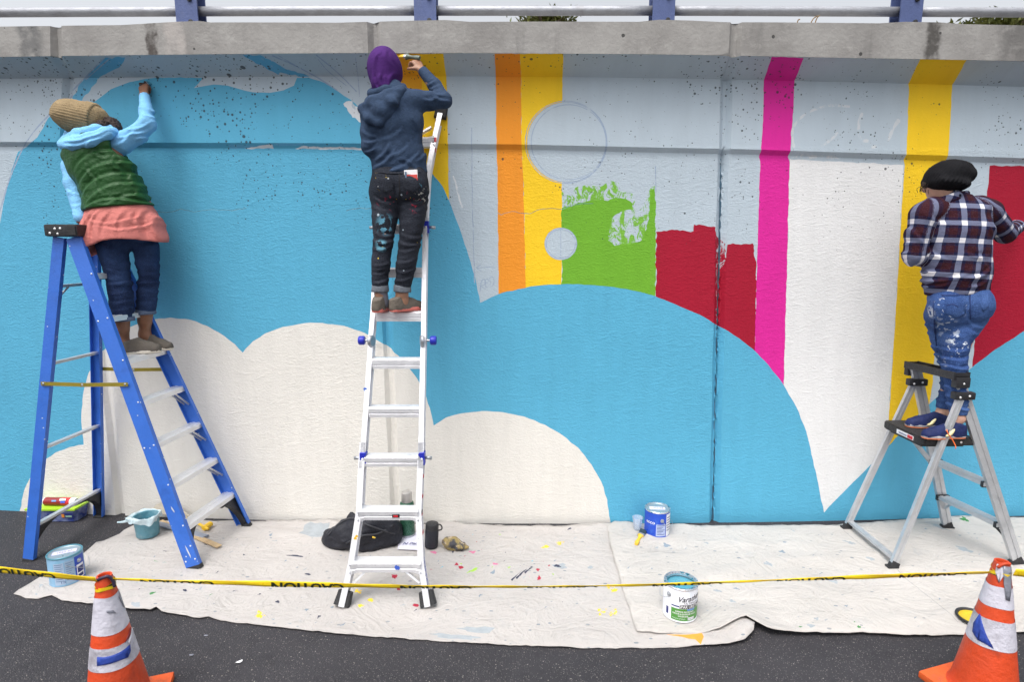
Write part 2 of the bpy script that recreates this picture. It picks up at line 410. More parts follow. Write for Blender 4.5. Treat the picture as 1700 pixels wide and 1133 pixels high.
# pencil, chalk and crack lines
for r_, dx in ((66, 0), (62, 3), (68, -1)): ring('pencil', 941+dx, 236, r_, r_+0.5, 1.3, 0.3*dx)
for r_ in (26.5, 24): ring('pencil', 931, 405, r_, r_, 1.3)
strip('pencil', [(931, 380), (931, 430)], 1.2)
strip('pencil', [(783, 212), (784, 330), (788, 470)], 1.6)
strip('pencil', [(1088, 276), (1089, 320)], 1.8)
strip('pencil', [(792, 445), (822, 443)], 1.3); strip('pencil', [(798, 440), (791, 445), (799, 450)], 1.3); strip('pencil', [(816, 438), (823, 443), (816, 448)], 1.3)
for l in ([(797, 484), (799, 468), (804, 464), (806, 472), (799, 475), (806, 480)], [(806, 470), (811, 469), (809, 463), (805, 468), (807, 477), (812, 474)], [(813, 460), (815, 476), (820, 470), (818, 460), (812, 461)]): strip('pencil', l, 1.3, 3)
strip('pencil', [(172, 97), (140, 130), (100, 172), (60, 214), (36, 250), (15, 300), (0, 350), (-40, 470)], 2.6)
strip('pencil', [(182, 97), (142, 132)], 2.0)
strip('pencil', [(452, 92), (490, 109), (530, 130), (560, 150)], 2.0); strip('pencil', [(462, 92), (500, 114), (525, 128), (545, 141)], 1.4)
strip('pencil', [(525, 91), (560, 120), (592, 152)], 2.2); strip('pencil', [(528, 98), (545, 118), (575, 142)], 1.3)
strip('pencil', [(590, 95), (594, 125), (597, 160)], 1.2)
strip('crack', [(826, 353), (832, 357), (850, 351), (880, 355), (900, 347), (915, 346), (935, 347), (948, 342), (965, 338), (985, 338)], 0.9, 3, False, 0.9)
strip('crack', [(255, 351), (275, 353), (300, 347), (322, 352), (350, 348), (385, 350), (410, 345)], 0.9, 3, False, 0.9)
strip('crack', [(575, 350), (600, 345), (622, 347)], 1.1, 3, False, 0.9)
strip('chalk', [(1318, 245), (1316, 215), (1330, 195), (1352, 182), (1380, 175), (1411, 177)], 4.5)
strip('chalk', [(1364, 243), (1382, 230), (1391, 220)], 4.0); strip('chalk', [(1475, 234), (1482, 215), (1493, 198)], 6.0)
strip('chalk', [(1432, 187), (1426, 205), (1428, 230), (1442, 234)], 5.0); strip('chalk', [(1446, 245), (1458, 243)], 5.0)
add('chalk', [(1312, 262), (1330, 262), (1360, 264), (1395, 264), (1380, 258), (1330, 256)], 0.8)
add('halfwhite', [(143, 93), (168, 93), (166, 89.5), (150, 88.5)], 0.6, 4)
strip('halfwhite', [(752, 292), (757, 306), (763, 332), (768, 345)], 3.0)

def in_poly(C, P):
    lo, hi = P.min(0), P.max(0)
    idx = np.nonzero((C[:, 0] >= lo[0]) & (C[:, 0] <= hi[0]) & (C[:, 1] >= lo[1]) & (C[:, 1] <= hi[1]))[0]
    x, y = C[idx, 0], C[idx, 1]; r = np.zeros(len(idx), bool)
    for i in range(len(P)):
        (x1, y1), (x2, y2) = P[i], P[i-1]
        if y1 == y2: continue
        r ^= ((y1 > y) != (y2 > y)) & (x < (x2-x1)*(y-y1)/(y2-y1)+x1)
    return idx[r]
def paint_sheet(polys, lines, pts, mats, zfun):
    """constrained triangulation of a painted sheet; the last polygon laid wins"""
    V, E, F = [], [], []
    for p in pts: V.append(p)
    for ln in lines:
        i0 = len(V); V += list(ln); E += [(i0+k, i0+k+1) for k in range(len(ln)-1)]
    for pl, _ in polys:
        i0 = len(V); V += list(pl); F.append(list(range(i0, i0+len(pl))))
    vo, eo, fo, _, _, of = delaunay_2d_cdt([Vector((float(a), float(b))) for a, b in V], E, F, 0, 1e-5, True)
    v2 = np.array([(v.x, v.y) for v in vo]); fc = [tuple(f) for f in fo]
    ctr = v2[np.array(fc)].mean(1); mi = np.zeros(len(fc), int)
    for pl, nm in polys:
        mi[in_poly(ctr, np.array(pl, float))] = mats[nm]
    return v2, fc, mi
xs = np.linspace(XL, XR, 121)
lines = []
for L in (L_bb, L_bt, L_cb, L_ct, L_tp):
    lines.append([(x, lz(L, x)) for x in sorted(set(list(xs) + [a for a in L[0] if XL < a < XR]))])
lines.append([(x, 0.0) for x in xs])
for x in (XL, XR): lines.append([(x, 0.0), (x, lz(L_bb, x)), (x, lz(L_bt, x)), (x, lz(L_cb, x)), (x, lz(L_ct, x)), (x, lz(L_tp, x))])
for k in range(3):
    zz = sorted(set(list(np.linspace(0, lz(L_tp, jx(k, 3.6)), 40))))
    for o in (-GW, -GW*0.35, 0.0, GW*0.35, GW):
        wob = 0.004*math.sin(k*3+o*90)
        lines.append([(jx(k, z)+o+(wob if o else 0)*math.sin(z*7+k), z) for z in zz])
grid = [(x, z) for x in xs for z in np.linspace(0.1, 2.8, 9)]
clipP = []
for pl, m_ in POLY:
    clipP.append(([(min(max(x, XL+0.001), XR-0.001), min(max(z, 0.0), lz(L_ct, x) if z > 3.2 else z)) for x, z in pl], m_))
v2, fc, mi = paint_sheet(clipP, lines, grid, MI, None)
wall = thing('retaining_wall', 'long concrete retaining wall with a half painted cloud and stripe mural', 'wall', (0, float(Yb(0)), 0)); wall['kind'] = 'thing'
fcn = np.array(fc); cx = v2[fcn].mean(1)
V3 = np.array([(x, Yw(x, z), z) for x, z in v2])
keep = np.array([cz <= lz(L_tp, cx_)+1e-4 and cz >= 0 for cx_, cz in cx])
par = np.array([cz > lz(L_ct, cx_) for cx_, cz in cx])
seg = np.array([sum(cx_ > jx(k, cz) for k in range(3)) for cx_, cz in cx])
mi = np.array(mi)
def submesh(name, sel):
    f = fcn[sel]; u, inv = np.unique(f.ravel(), return_inverse=True); f2 = inv.reshape(-1, 3)
    n = np.cross(V3[f[:, 1]]-V3[f[:, 0]], V3[f[:, 2]]-V3[f[:, 0]])
    f2 = np.where((n[:, 1] > 0)[:, None], f2[:, ::-1], f2)
    return np_mesh(name, V3[u], f2, mi[sel]), u
for s in range(4):
    me, _ = submesh('wall_panel', keep & ~par & (seg == s))
    mesh_obj('wall_panel', me, [mm[k] for k in order], wall)
# raw concrete parapet
t = NT('raw_concrete')
n1 = t.noise(2.2, 6, 0.65); n2 = t.noise(9, 6, 0.7, t.map((1, 1, 1.6))); n3 = t.noise(5.5, 5, 0.6, t.map((1.6, 1, 0.22)))
c = t.mix(t.ramp(n1, 0.3, 0.7), (0.235, 0.225, 0.215), (0.34, 0.33, 0.315))
c = t.mix(t.ramp(n2, 0.52, 0.74, 0, 0.5), c, (0.42, 0.41, 0.39))
c = t.mix(t.ramp(n3, 0.56, 0.74, 0, 0.45), c, (0.15, 0.145, 0.14))
v = t.voro(15); r = t.sep(v.outputs['Color'])[0]
pm = t.ramp(t.math('SUBTRACT', t.math('MULTIPLY', t.math('POWER', r, 5), 0.2), v.outputs['Distance']), 0, 0.03)
c = t.mix(t.math('MULTIPLY', pm, 0.85), c, (0.03, 0.03, 0.03))  # air holes here too: their inner shade is put into the colour
X, Y, Z = t.sep()
for xd, wd, col in ((-2.43, 0.05, (0.05, 0.04, 0.035)), (-2.27, 0.09, (0.40, 0.37, 0.35)), (2.82, 0.07, (0.055, 0.05, 0.045)), (-3.3, 0.12, (0.14, 0.14, 0.14)), (3.5, 0.3, (0.14, 0.135, 0.13)), (-3.9, 0.4, (0.12, 0.12, 0.12))):
    e = t.math('ABSOLUTE', t.math('SUBTRACT', t.math('ADD', X, t.math('MULTIPLY', t.math('SUBTRACT', t.noise(11, 4), 0.5), 0.12)), xd))
    c = t.mix(t.math('MULTIPLY', t.ramp(e, wd*0.4, wd, 1, 0), t.ramp(t.noise(14, 5), 0.3, 0.6, 0.2, 0.9)), c, col)
t.set('Base Color', c); t.set('Roughness', 0.85)
t.set('Normal', t.bump(t.math('ADD', t.noise(40, 6, 0.6), t.math('MULTIPLY', pm, -0.6)), 0.004))
CONC = t.done()
for s in range(4):
    sel = keep & par & (seg == s); f = fcn[sel]; u, inv = np.unique(f.ravel(), return_inverse=True); f2 = inv.reshape(-1, 3)
    n = np.cross(V3[f[:, 1]]-V3[f[:, 0]], V3[f[:, 2]]-V3[f[:, 0]]); f2 = np.where((n[:, 1] > 0)[:, None], f2[:, ::-1], f2)
    Vp = V3[u].copy(); Vp[:, 1] -= 0.002
    V = [tuple(a) for a in Vp]; F = [tuple(a) for a in f2]
    x0 = XL if s == 0 else jx(s-1, 3.6); x1 = XR if s == 3 else jx(s, 3.6)
    tops = sorted([a for a in set(list(xs)+list(L_tp[0])) if x0+0.03 < a < x1-0.03])
    tops = [x0+0.001]+tops+[x1-0.001]; i0 = len(V)
    for x in tops:
        z = lz(L_tp, x); y = Yw(x, z-0.01)-0.002
        V += [(x, y, z), (x, y+0.42, z-0.01), (x, y+0.42, z-0.25), (x, y+0.02, z-0.19)]
    for i in range(len(tops)-1):
        a, b = i0+4*i, i0+4*i+4
        F += [(a, b, b+1, a+1), (a+1, b+1, b+2, a+2), (a+2, b+2, b+3, a+3)]
    for a in (i0, i0+4*(len(tops)-1)): F.append((a, a+1, a+2, a+3))
    mesh_obj('parapet', np_mesh('parapet', V, F), CONC, wall)
# body of the wall behind the painted face
bm = bmesh.new(); zt = 3.28
q = [(x, Yb(x)+LOW+GD+0.02) for x in np.linspace(XL, XR, 31)]
for (xa, ya), (xb, yb) in zip(q[:-1], q[1:]):
    vs = [bm.verts.new((xa, ya, 0)), bm.verts.new((xb, yb, 0)), bm.verts.new((xb, yb, zt)), bm.verts.new((xa, ya, zt)), bm.verts.new((xa, ya+0.4, zt)), bm.verts.new((xb, yb+0.4, zt))]
    bm.faces.new(vs[:4]); bm.faces.new((vs[3], vs[2], vs[5], vs[4]))
bm_obj('wall_core', bm, CONC, wall)

# ------------------------------------------------------------------ ground
t = NT('asphalt')
n1 = t.noise(0.9, 5, 0.6); n2 = t.noise(260, 3, 0.7); n3 = t.noise(6, 6, 0.7)
c = t.mix(t.ramp(n1, 0.3, 0.7), (0.033, 0.032, 0.037), (0.048, 0.046, 0.052))
c = t.mix(t.ramp(n3, 0.5, 0.75, 0, 0.6), c, (0.024, 0.024, 0.028))
v = t.voro(150); r = t.sep(v.outputs['Color'])
grain = t.math('MULTIPLY', t.math('GREATER_THAN', r[0], 0.66), t.ramp(v.outputs['Distance'], 0.12, 0.4, 1, 0))
c = t.mix(t.math('MULTIPLY', grain, 0.8), c, t.mix(r[1], (0.10, 0.10, 0.105), (0.42, 0.38, 0.34)))
v2_ = t.voro(60); r2 = t.sep(v2_.outputs['Color'])
c = t.mix(t.math('MULTIPLY', t.math('GREATER_THAN', r2[0], 0.90), t.ramp(v2_.outputs['Distance'], 0.08, 0.26, 0.85, 0)), c, (0.40, 0.37, 0.33))
t.set('Base Color', c); t.set('Roughness', 0.82); t.set('Specular IOR Level', 0.3)
t.set('Normal', t.bump(t.math('ADD', t.math('MULTIPLY', v.outputs['Distance'], -0.8), t.math('MULTIPLY', n2, 0.5)), 0.006))
ASPH = t.done()
bm = bmesh.new()
bmesh.ops.create_grid(bm, x_segments=2, y_segments=2, size=1, matrix=Matrix.Diagonal((150, 150, 1, 1)))
tag(bm_obj('asphalt_road', bm, ASPH), kind='structure')
# the raised road behind the parapet
bm = bmesh.new(); box(bm, (0, 35, 1.65), (150, 60.4, 3.2), mi=0)
tag(bm_obj('upper_road', bm, CONC), kind='structure')

# ------------------------------------------------------------------ drop cloths
def vnoise2(x, y, s=0): return math.sin(x*1.7+s)*0.5+math.sin(y*2.3+x*0.9+s*2)*0.3+math.sin(x*4.1-y*3.3+s)*0.2
def canvas_mat(name, base, extra=None):
    t = NT(name)
    c = t.scale_col(base, t.ramp(t.noise(1.6, 5, 0.6), 0.3, 0.7, 0.88, 1.04, False))
    g = t.noise(7, 8, 0.75, None, 0.8); c = t.mix(t.ramp(g, 0.55, 0.72, 0, 0.55), c, (0.40, 0.41, 0.42)); g3 = t.noise(3.2, 6, .7, t.map((1, 2.4, 1), (0, 0, 0), (0, 0, .4)), 1.5); c = t.mix(t.ramp(g3, 0.55, 0.72, 0, 0.45), c, (0.46, 0.45, 0.44))
    g2 = t.noise(90, 3, 0.6); c = t.mix(t.ramp(g2, 0.64, 0.72, 0, 0.5), c, (0.42, 0.42, 0.42))
    v = t.voro(20, t.map((1, 1.8, 1), (0, 0, 0), (0, 0, 0.5))); r = t.sep(v.outputs['Color'])
    sp = t.ramp(t.math('SUBTRACT', t.math('MULTIPLY', t.math('POWER', r[0], 8), 0.30), v.outputs['Distance']), 0, 0.02)
    c = t.mix(t.math('MULTIPLY', sp, 0.8), c, t.mix(r[1], (0.16, 0.21, 0.26), (0.28, 0.30, 0.31)))
    t.set('Base Color', c); t.set('Roughness', 0.9); t.set('Specular IOR Level', 0.2)
    w = t.math('ADD', t.math('MULTIPLY', t.noise(500, 2), 0.2), t.math('MULTIPLY', t.noise(11, 6, 0.6, None, 1.2), 0.8))
    fw = t.noise(2.6, 5, .6, t.map((1, 1.6, 1), (0, 0, 0), (0, 0, .5)), 2.0); fr = t.math('ABSOLUTE', t.math('SUBTRACT', fw, .5)); t.set('Normal', t.bump(w, 0.016, 1.0, t.bump(fr, 0.05, .6)))
    return t.done()
splat_cols = {'fleck': (0.21, 0.26, 0.31), 'slate': (0.33, 0.36, 0.385), 'navy': (0.02, 0.025, 0.06), 'red': (0.38, 0.01, 0.04), 'pink': (0.55, 0.16, 0.28), 'lime': (0.30, 0.52, 0.05),
              'leaf': (0.05, 0.22, 0.06), 'yel': (0.82, 0.55, 0.03), 'oran': (0.83, 0.30, 0.04), 'sky': (0.16, 0.48, 0.62), 'seam': (0.35, 0.34, 0.33)}
smats = {k: M('splat_'+k, v, 0.55, 0, 0.15, 20) for k, v in splat_cols.items()}
snames = list(splat_cols)
def splat(px, py, r, asp=1.0, ang=0.0, rough=0.35, n=12):
    ph = rng.uniform(0, 6.28); out = []
    for i in range(n):
        a = 2*math.pi*i/n; rr = r*(1+rough*(rng.uniform(-1, 1)+0.6*math.sin(3*a+ph)))
        x, y = rr*math.cos(a), rr*math.sin(a)/asp
        out.append((px+x*math.cos(ang)-y*math.sin(ang), py+x*math.sin(ang)+y*math.cos(ang)))
    return out
def inside(pt, poly):
    x, y = pt; c = False; n = len(poly)
    for i in range(n):
        x1, y1 = poly[i]; x2, y2 = poly[i-1]
        if (y1 > y) != (y2 > y) and x < (x2-x1)*(y-y1)/(y2-y1)+x1: c = not c
    return c
def make_cloth(name, outline, splats, base, mat, zf, label, step=0.04):
    opx = jit(outline, 0.7, 9.0)
    og = [tuple(gnd(*p))[:2] for p in opx]
    polys = [(og, 'base')]
    for pts, m_ in splats:
        q = [tuple(gnd(*p))[:2] for p in pts]
        if all(inside(p, og) for p in q): polys.append((q, m_))
    X = [p[0] for p in og]; Yy = [p[1] for p in og]
    gp = []
    for x in np.arange(min(X), max(X), step):
        for y in np.arange(min(Yy), max(Yy), step):
            p = (x+rng.uniform(-.3, .3)*step, y+rng.uniform(-.3, .3)*step)
            if inside(p, og): gp.append(p)
    mats = {'base': 0}; mats.update({k: i+1 for i, k in enumerate(snames)})
    v2, fc, mi = paint_sheet(polys, [], gp, mats, None)
    V = [(x, y, 0.0) for x, y in v2]; F, Mi = [], []
    for f, m_ in zip(fc, mi):
        c = (sum(v2[i][0] for i in f)/3, sum(v2[i][1] for i in f)/3)
        if inside(c, og): F.append(f); Mi.append(m_)
    V = [(x, y, zf(x, y)) for x, y in v2]
    me = np_mesh(name, V, F, Mi)
    # a folded-under hem gives the cloth its thickness
    o = mesh_obj(name, me, [mat]+[smats[k] for k in snames], None, True)
    sm = o.modifiers.new('thickness', 'SOLIDIFY'); sm.thickness = 0.0035; sm.offset = -1
    return tag(o, label, 'drop cloth')
left_px = [(23, 989), (43, 996), (63, 997), (86, 991), (103, 1000), (145, 1006), (160, 1006), (207, 1015), (250, 1018), (260, 1013), (269, 1020), (331, 1030), (347, 1027), (366, 1033), (420, 1040), (500, 1049), (557, 1056), (700, 1066), (827, 1074), (976, 1079.5), (1094, 1078.5), (1208, 1075), (1236, 1070), (1250, 1060), (1252, 1047), (1243, 1039), (1200, 1000), (1130, 880), (1060, 874), (1000, 874), (930, 877), (850, 877), (770, 873), (752, 868), (735, 870), (700, 874), (600, 872), (548, 867), (470, 868), (430, 869), (300, 870), (240, 868), (215, 878), (190, 893), (172, 901), (160, 903), (140, 921), (100, 944), (60, 965)]
right_px = [(1008, 878), (1012, 905), (1023, 945), (1036, 992), (1047, 1026), (1057, 1055), (1100, 1058.5), (1160, 1058.5), (1195, 1053), (1228, 1039), (1238, 1036), (1252, 1046), (1272, 1056), (1292, 1059), (1410, 1058), (1432, 1056), (1460, 1058), (1500, 1061), (1610, 1058), (1700, 1055), (1830, 1048), (1960, 1040), (1960, 862), (1830, 862), (1760, 862), (1700, 864), (1600, 862), (1530, 866), (1380, 876), (1200, 877), (1080, 876), (1040, 870), (1020, 870)]
sp = []
def rnd_splats(n, x0, x1, y0, y1, names, rmin, rmax, asp=(1, 3.5)):
    for _ in range(n):
        r = rmin+(rmax-rmin)*rng.random()**3
        sp.append((splat(rng.uniform(x0, x1), rng.uniform(y0, y1), r, rng.uniform(*asp)*1.4, rng.uniform(-0.8, 0.3), 0.55, 13), names[rng.integers(len(names))]))
rnd_splats(210, 60, 1000, 875, 1065, ['fleck', 'slate', 'fleck', 'navy', 'slate'], 0.6, 4.2)
rnd_splats(60, 680, 930, 890, 970, ['red', 'pink', 'navy', 'sky', 'lime', 'fleck', 'red'], 0.5, 2.6)
rnd_splats(34, 200, 420, 890, 990, ['fleck', 'navy', 'leaf', 'slate'], 0.6, 4, (2, 6))
for a in [((655, 960), 5, 1.0, 'red'), ((660, 950), 3, 1, 'red'), ((765, 945), 4, 1.2, 'red'), ((758, 940), 3, 1, 'red'), ((690, 1008), 5, 1.3, 'red'), ((662, 982), 3, 1.2, 'red'), ((893, 952), 3, .8, 'red'), ((895, 965), 3, .6, 'red'), ((785, 920), 5, 1.6, 'pink'), ((720, 922), 5, 1.6, 'pink'), ((822, 942), 5, 2, 'pink'),
          ((785, 950), 9, 3.5, 'lime'), ((930, 944), 12, 2, 'slate'), ((925, 944), 6, 2, 'navy'), ((461, 1003), 4, 1.2, 'navy'), ((308, 984), 3.5, 1.2, 'navy'), ((253, 991), 6, 2.4, 'leaf'), ((512, 958), 5, 2.2, 'navy'), ((490, 926), 12, 6, 'navy'), ((226, 1010), 8, 1.4, 'slate'), ((980, 945), 5, 1.3, 'slate'), ((795, 1050), 30, 4, 'slate'), ((755, 1060), 40, 6, 'slate'), ((522, 886), 24, 1.5, 'slate'), ((535, 878), 14, 1.5, 'slate')]:
    (x, y), r, asp, m_ = a; sp.append((splat(x, y, r, asp*1.5, -0.35 if m_ in ('lime', 'leaf') else 0.1, 0.3, 14), m_))
for x, y, dx, dy in ((848, 966, 22, -16), (856, 963, 20, -13), (862, 958, 14, -9), (750, 920, 10, -9), (870, 955, 14, -7)):
    sp.append(([(x, y), (x+dx*.5, y+dy*.4-1.5), (x+dx, y+dy), (x+dx*.55, y+dy*.6+1.5), (x+2, y+3)], 'navy'))
for x, y, r in ((1003, 1020, 9), (1018, 1024, 7), (1012, 978, 6), (1020, 985, 4), (436, 1022, 8), (430, 1027, 5), (595, 985, 4), (615, 1000, 3), (600, 1010, 3), (930, 905, 5), (905, 912, 3)):
    for _ in range(7): sp.append((splat(x+rng.normal(0, r*.7), y+rng.normal(0, r*.35), rng.uniform(.6, 3.2), rng.uniform(1, 2.5), rng.uniform(-.5, .5), .5, 9), 'yel'))
sp.append(([(1106, 1058.5), (1140, 1060), (1165, 1058), (1168, 1064), (1163, 1076), (1154, 1068), (1142, 1066), (1132, 1063), (1118, 1061)], 'oran'))
sp.append(([(1098, 1078), (1100, 1066), (1104, 1064), (1107, 1072), (1108, 1078)], 'navy'))
sp_l = list(sp); sp = []
rnd_splats(150, 1020, 1700, 880, 1052, ['fleck', 'slate', 'slate', 'fleck'], 0.5, 3.0)
for a in [((1106, 910), 8, 1.6, 'fleck'), ((1173, 907), 5, 1.8, 'slate'), ((1275, 943), 10, 2, 'slate'), ((1298, 921), 7, 1.6, 'fleck'), ((1215, 1003), 8, 2, 'slate'), ((1190, 987), 8, 2.2, 'slate'), ((1600, 918), 20, 3, 'slate'), ((1385, 972), 9, 2, 'slate'), ((1445, 933), 8, 1.6, 'slate'), ((1410, 905), 14, 4, 'slate'), ((1345, 1048), 9, 1.6, 'slate'), ((1355, 1035), 5, 1, 'slate'), ((1425, 1049), 4, 1, 'leaf'), ((1418, 1041), 2, 1, 'leaf'), ((1328, 1049), 4, 1.4, 'leaf'), ((1515, 872), 8, 1, 'slate'), ((1560, 882), 20, 5, 'slate'), ((1600, 868), 8, 1.4, 'leaf'), ((1125, 1043), 5, 2, 'slate'), ((1180, 979), 4, 1.5, 'slate'), ((1222, 983), 6, 2, 'fleck')]:
    (x, y), r, asp, m_ = a; sp.append((splat(x, y, r*.75, asp*1.6, 0.25, 0.4, 16), m_))
def line_splat(pts, w):
    p = jit(smooth_path(pts, 5), 0.4, 5, False)
    return [(a[0]+w/2, a[1]) for a in p]+[(a[0]-w/2, a[1]) for a in p[::-1]]
sp.append((line_splat([(1400, 885), (1430, 910), (1478, 940), (1500, 963), (1545, 1000), (1590, 1040)], 1.3), 'seam'))
sp_r = sp
cur = gnd(1245, 1052)
def zl(x, y):
    z = 0.012+0.0045*vnoise2(x*3, y*5, 1)+0.003*vnoise2(x*9, y*13, 4)+0.008*max(0, math.sin(x*2.1+y*6+1.2*math.sin(y*3)))**6
    d = math.hypot(x-cur.x, y-cur.y)
    if d < 0.22: z += 0.05*(1-d/0.22)**2
    dw = Yb(x)+LOW-y
    if dw < 0.12: z += 0.012*(1-dw/0.12)
    return z
def zr(x, y):
    z = 0.022+0.004*vnoise2(x*3+5, y*5, 2)+0.003*vnoise2(x*8, y*14, 3)+0.010*max(0, math.sin(y*9-x*3.1+0.8*math.sin(x*3)))**8+0.003*math.sin(y*30+x*2)*max(0, math.sin(x*1.3))
    d = math.hypot(x-cur.x, y-cur.y)
    if d < 0.30: z += 0.055*(1-d/0.30)**1.5
    return z
CANV1 = canvas_mat('worn_canvas', (0.52, 0.49, 0.47)); CANV2 = canvas_mat('clean_canvas', (0.56, 0.53, 0.50))
make_cloth('drop_cloth', left_px, sp_l, None, CANV1, zl, 'large splattered off-white canvas drop cloth under the aluminium ladder')
make_cloth('drop_cloth', right_px, sp_r, None, CANV2, zr, 'cleaner cream canvas drop cloth overlapping the other, under the platform stool')
# ------------------------------------------------------------------ soft shapes: distance fields -> one continuous skin
def vnoise(P):
    """smooth lattice noise 0..1, P (N,3)"""
    I = np.floor(P).astype(np.int64); f = (P-I).astype(np.float32); f = f*f*(3-2*f)
    def h(dx, dy, dz):
        n = ((I[:, 0]+dx)*374761393 + (I[:, 1]+dy)*668265263 + (I[:, 2]+dz)*2147483647) & 0xffffffff
        n = ((n ^ (n >> 13))*1274126177) & 0xffffffff
        return ((n ^ (n >> 16)) & 0xffff).astype(np.float32)/65535.0
    x, y, z = f[:, 0], f[:, 1], f[:, 2]
    a = h(0, 0, 0)*(1-x)+h(1, 0, 0)*x; b = h(0, 1, 0)*(1-x)+h(1, 1, 0)*x
    c = h(0, 0, 1)*(1-x)+h(1, 0, 1)*x; d = h(0, 1, 1)*(1-x)+h(1, 1, 1)*x
    return (a*(1-y)+b*y)*(1-z)+(c*(1-y)+d*y)*z
def A3(p): return np.array(p, np.float32)
def loft(pts, w, d=None, side=(1, 0, 0), k=0.0):
    pts = [A3(p) for p in pts]; d = w if d is None else d; side = A3(side)
    segs = []
    for i in range(len(pts)-1):
        ab = pts[i+1]-pts[i]; L = float(np.linalg.norm(ab)); ax = ab/max(L, 1e-6)
        S = side-ax*float(side@ax)
        if np.linalg.norm(S) < 1e-3: S = np.cross(ax, A3((0.3, 0.9, 0.2)))
        S = S/np.linalg.norm(S); segs.append((pts[i], ax, L, S, np.cross(ax, S), w[i], w[i+1], d[i], d[i+1]))
    pa = np.array(pts); bc = ((pa.min(0)+pa.max(0))/2).astype(np.float32); br = float(np.linalg.norm(pa-bc, axis=1).max()+max(max(w), max(d)))
    def f(PP):
        dc = np.sqrt(((PP-bc)**2).sum(1)); m_ = dc < br+0.10
        if m_.all(): return raw(PP)
        out = dc-br
        if m_.any(): out[m_] = raw(PP[m_])
        return out
    def raw(P):
        out = None
        for a, ax, L, S, Fv, w0, w1, d0, d1 in segs:
            r = P-a; s = r@ax; t = np.clip(s/L, 0, 1); e = s-t*L
            W = w0+(w1-w0)*t; D = d0+(d1-d0)*t; m = np.minimum(W, D)
            lx = (r@S)/W; ly = (r@Fv)/D; ez = e/m
            v = (np.sqrt(lx*lx+ly*ly+ez*ez)-1)*m
            out = v if out is None else (np.minimum(out, v) if k <= 0 else smin(out, v, k))
        return out
    return f
def ell(c, r, R=None):
    c = A3(c); r = A3(r); Rm = np.array(R, np.float32) if R is not None else None   # rows of R = local axes
    def f(P):
        q = P-c
        if Rm is not None: q = q@Rm.T
        k0 = np.sqrt(((q/r)**2).sum(1)); k1 = np.sqrt(((q/(r*r))**2).sum(1))
        return k0*(k0-1)/np.maximum(k1, 1e-6)
    return f
def rbox(c, h, rad, R=None):
    c = A3(c); h = A3(h)-rad; Rm = np.array(R, np.float32) if R is not None else None
    def f(P):
        q = P-c
        if Rm is not None: q = q@Rm.T
        q = np.abs(q)-h
        return np.sqrt((np.maximum(q, 0)**2).sum(1))+np.minimum(q.max(1), 0)-rad
    return f
def smin(a, b, k):
    h = np.clip(0.5+0.5*(b-a)/k, 0, 1); return b*(1-h)+a*h-k*h*(1-h)
def smax(a, b, k): return -smin(-a, -b, k)
def U(*fs, k=0.03):
    def f(P):
        o = fs[0](P)
        for g in fs[1:]: o = smin(o, g(P), k)
        return o
    return f
def cut(f, o, n, k=0.004):
    """keep the side that n points away from"""
    o = A3(o); n = A3(n); n = n/np.linalg.norm(n)
    return lambda P: smax(f(P), (P-o)@n, k)
def sub(f, g, k=0.006): return lambda P: smax(f(P), -g(P), k)
def axes(zv, xh=(1, 0, 0)):
    z = A3(zv); z = z/np.linalg.norm(z); x = A3(xh); x = x-z*float(x@z); x = x/np.linalg.norm(x); y = np.cross(z, x)
    return np.array([x, y, z])
def ridge(P, sc, seed=0.0):
    return 1-np.abs(2*vnoise(P*A3(sc)+seed)-1)
def folds(f, amp, sc, seed=0.0, where=None, ridged=True):
    def g(P):
        d = f(P); n = ridge(P, sc, seed) if ridged else vnoise(P*A3(sc)+seed)
        n = n*0.65+0.35*(ridge(P, (sc[0]*2.1, sc[1]*2.1, sc[2]*2.1), seed+7.3))
        a = amp if where is None else amp*where(P)
        return d-a*(n-0.55)
    return g
def near(c, r):
    c = A3(c)
    return lambda P: np.exp(-((P-c)**2).sum(1)/(r*r))
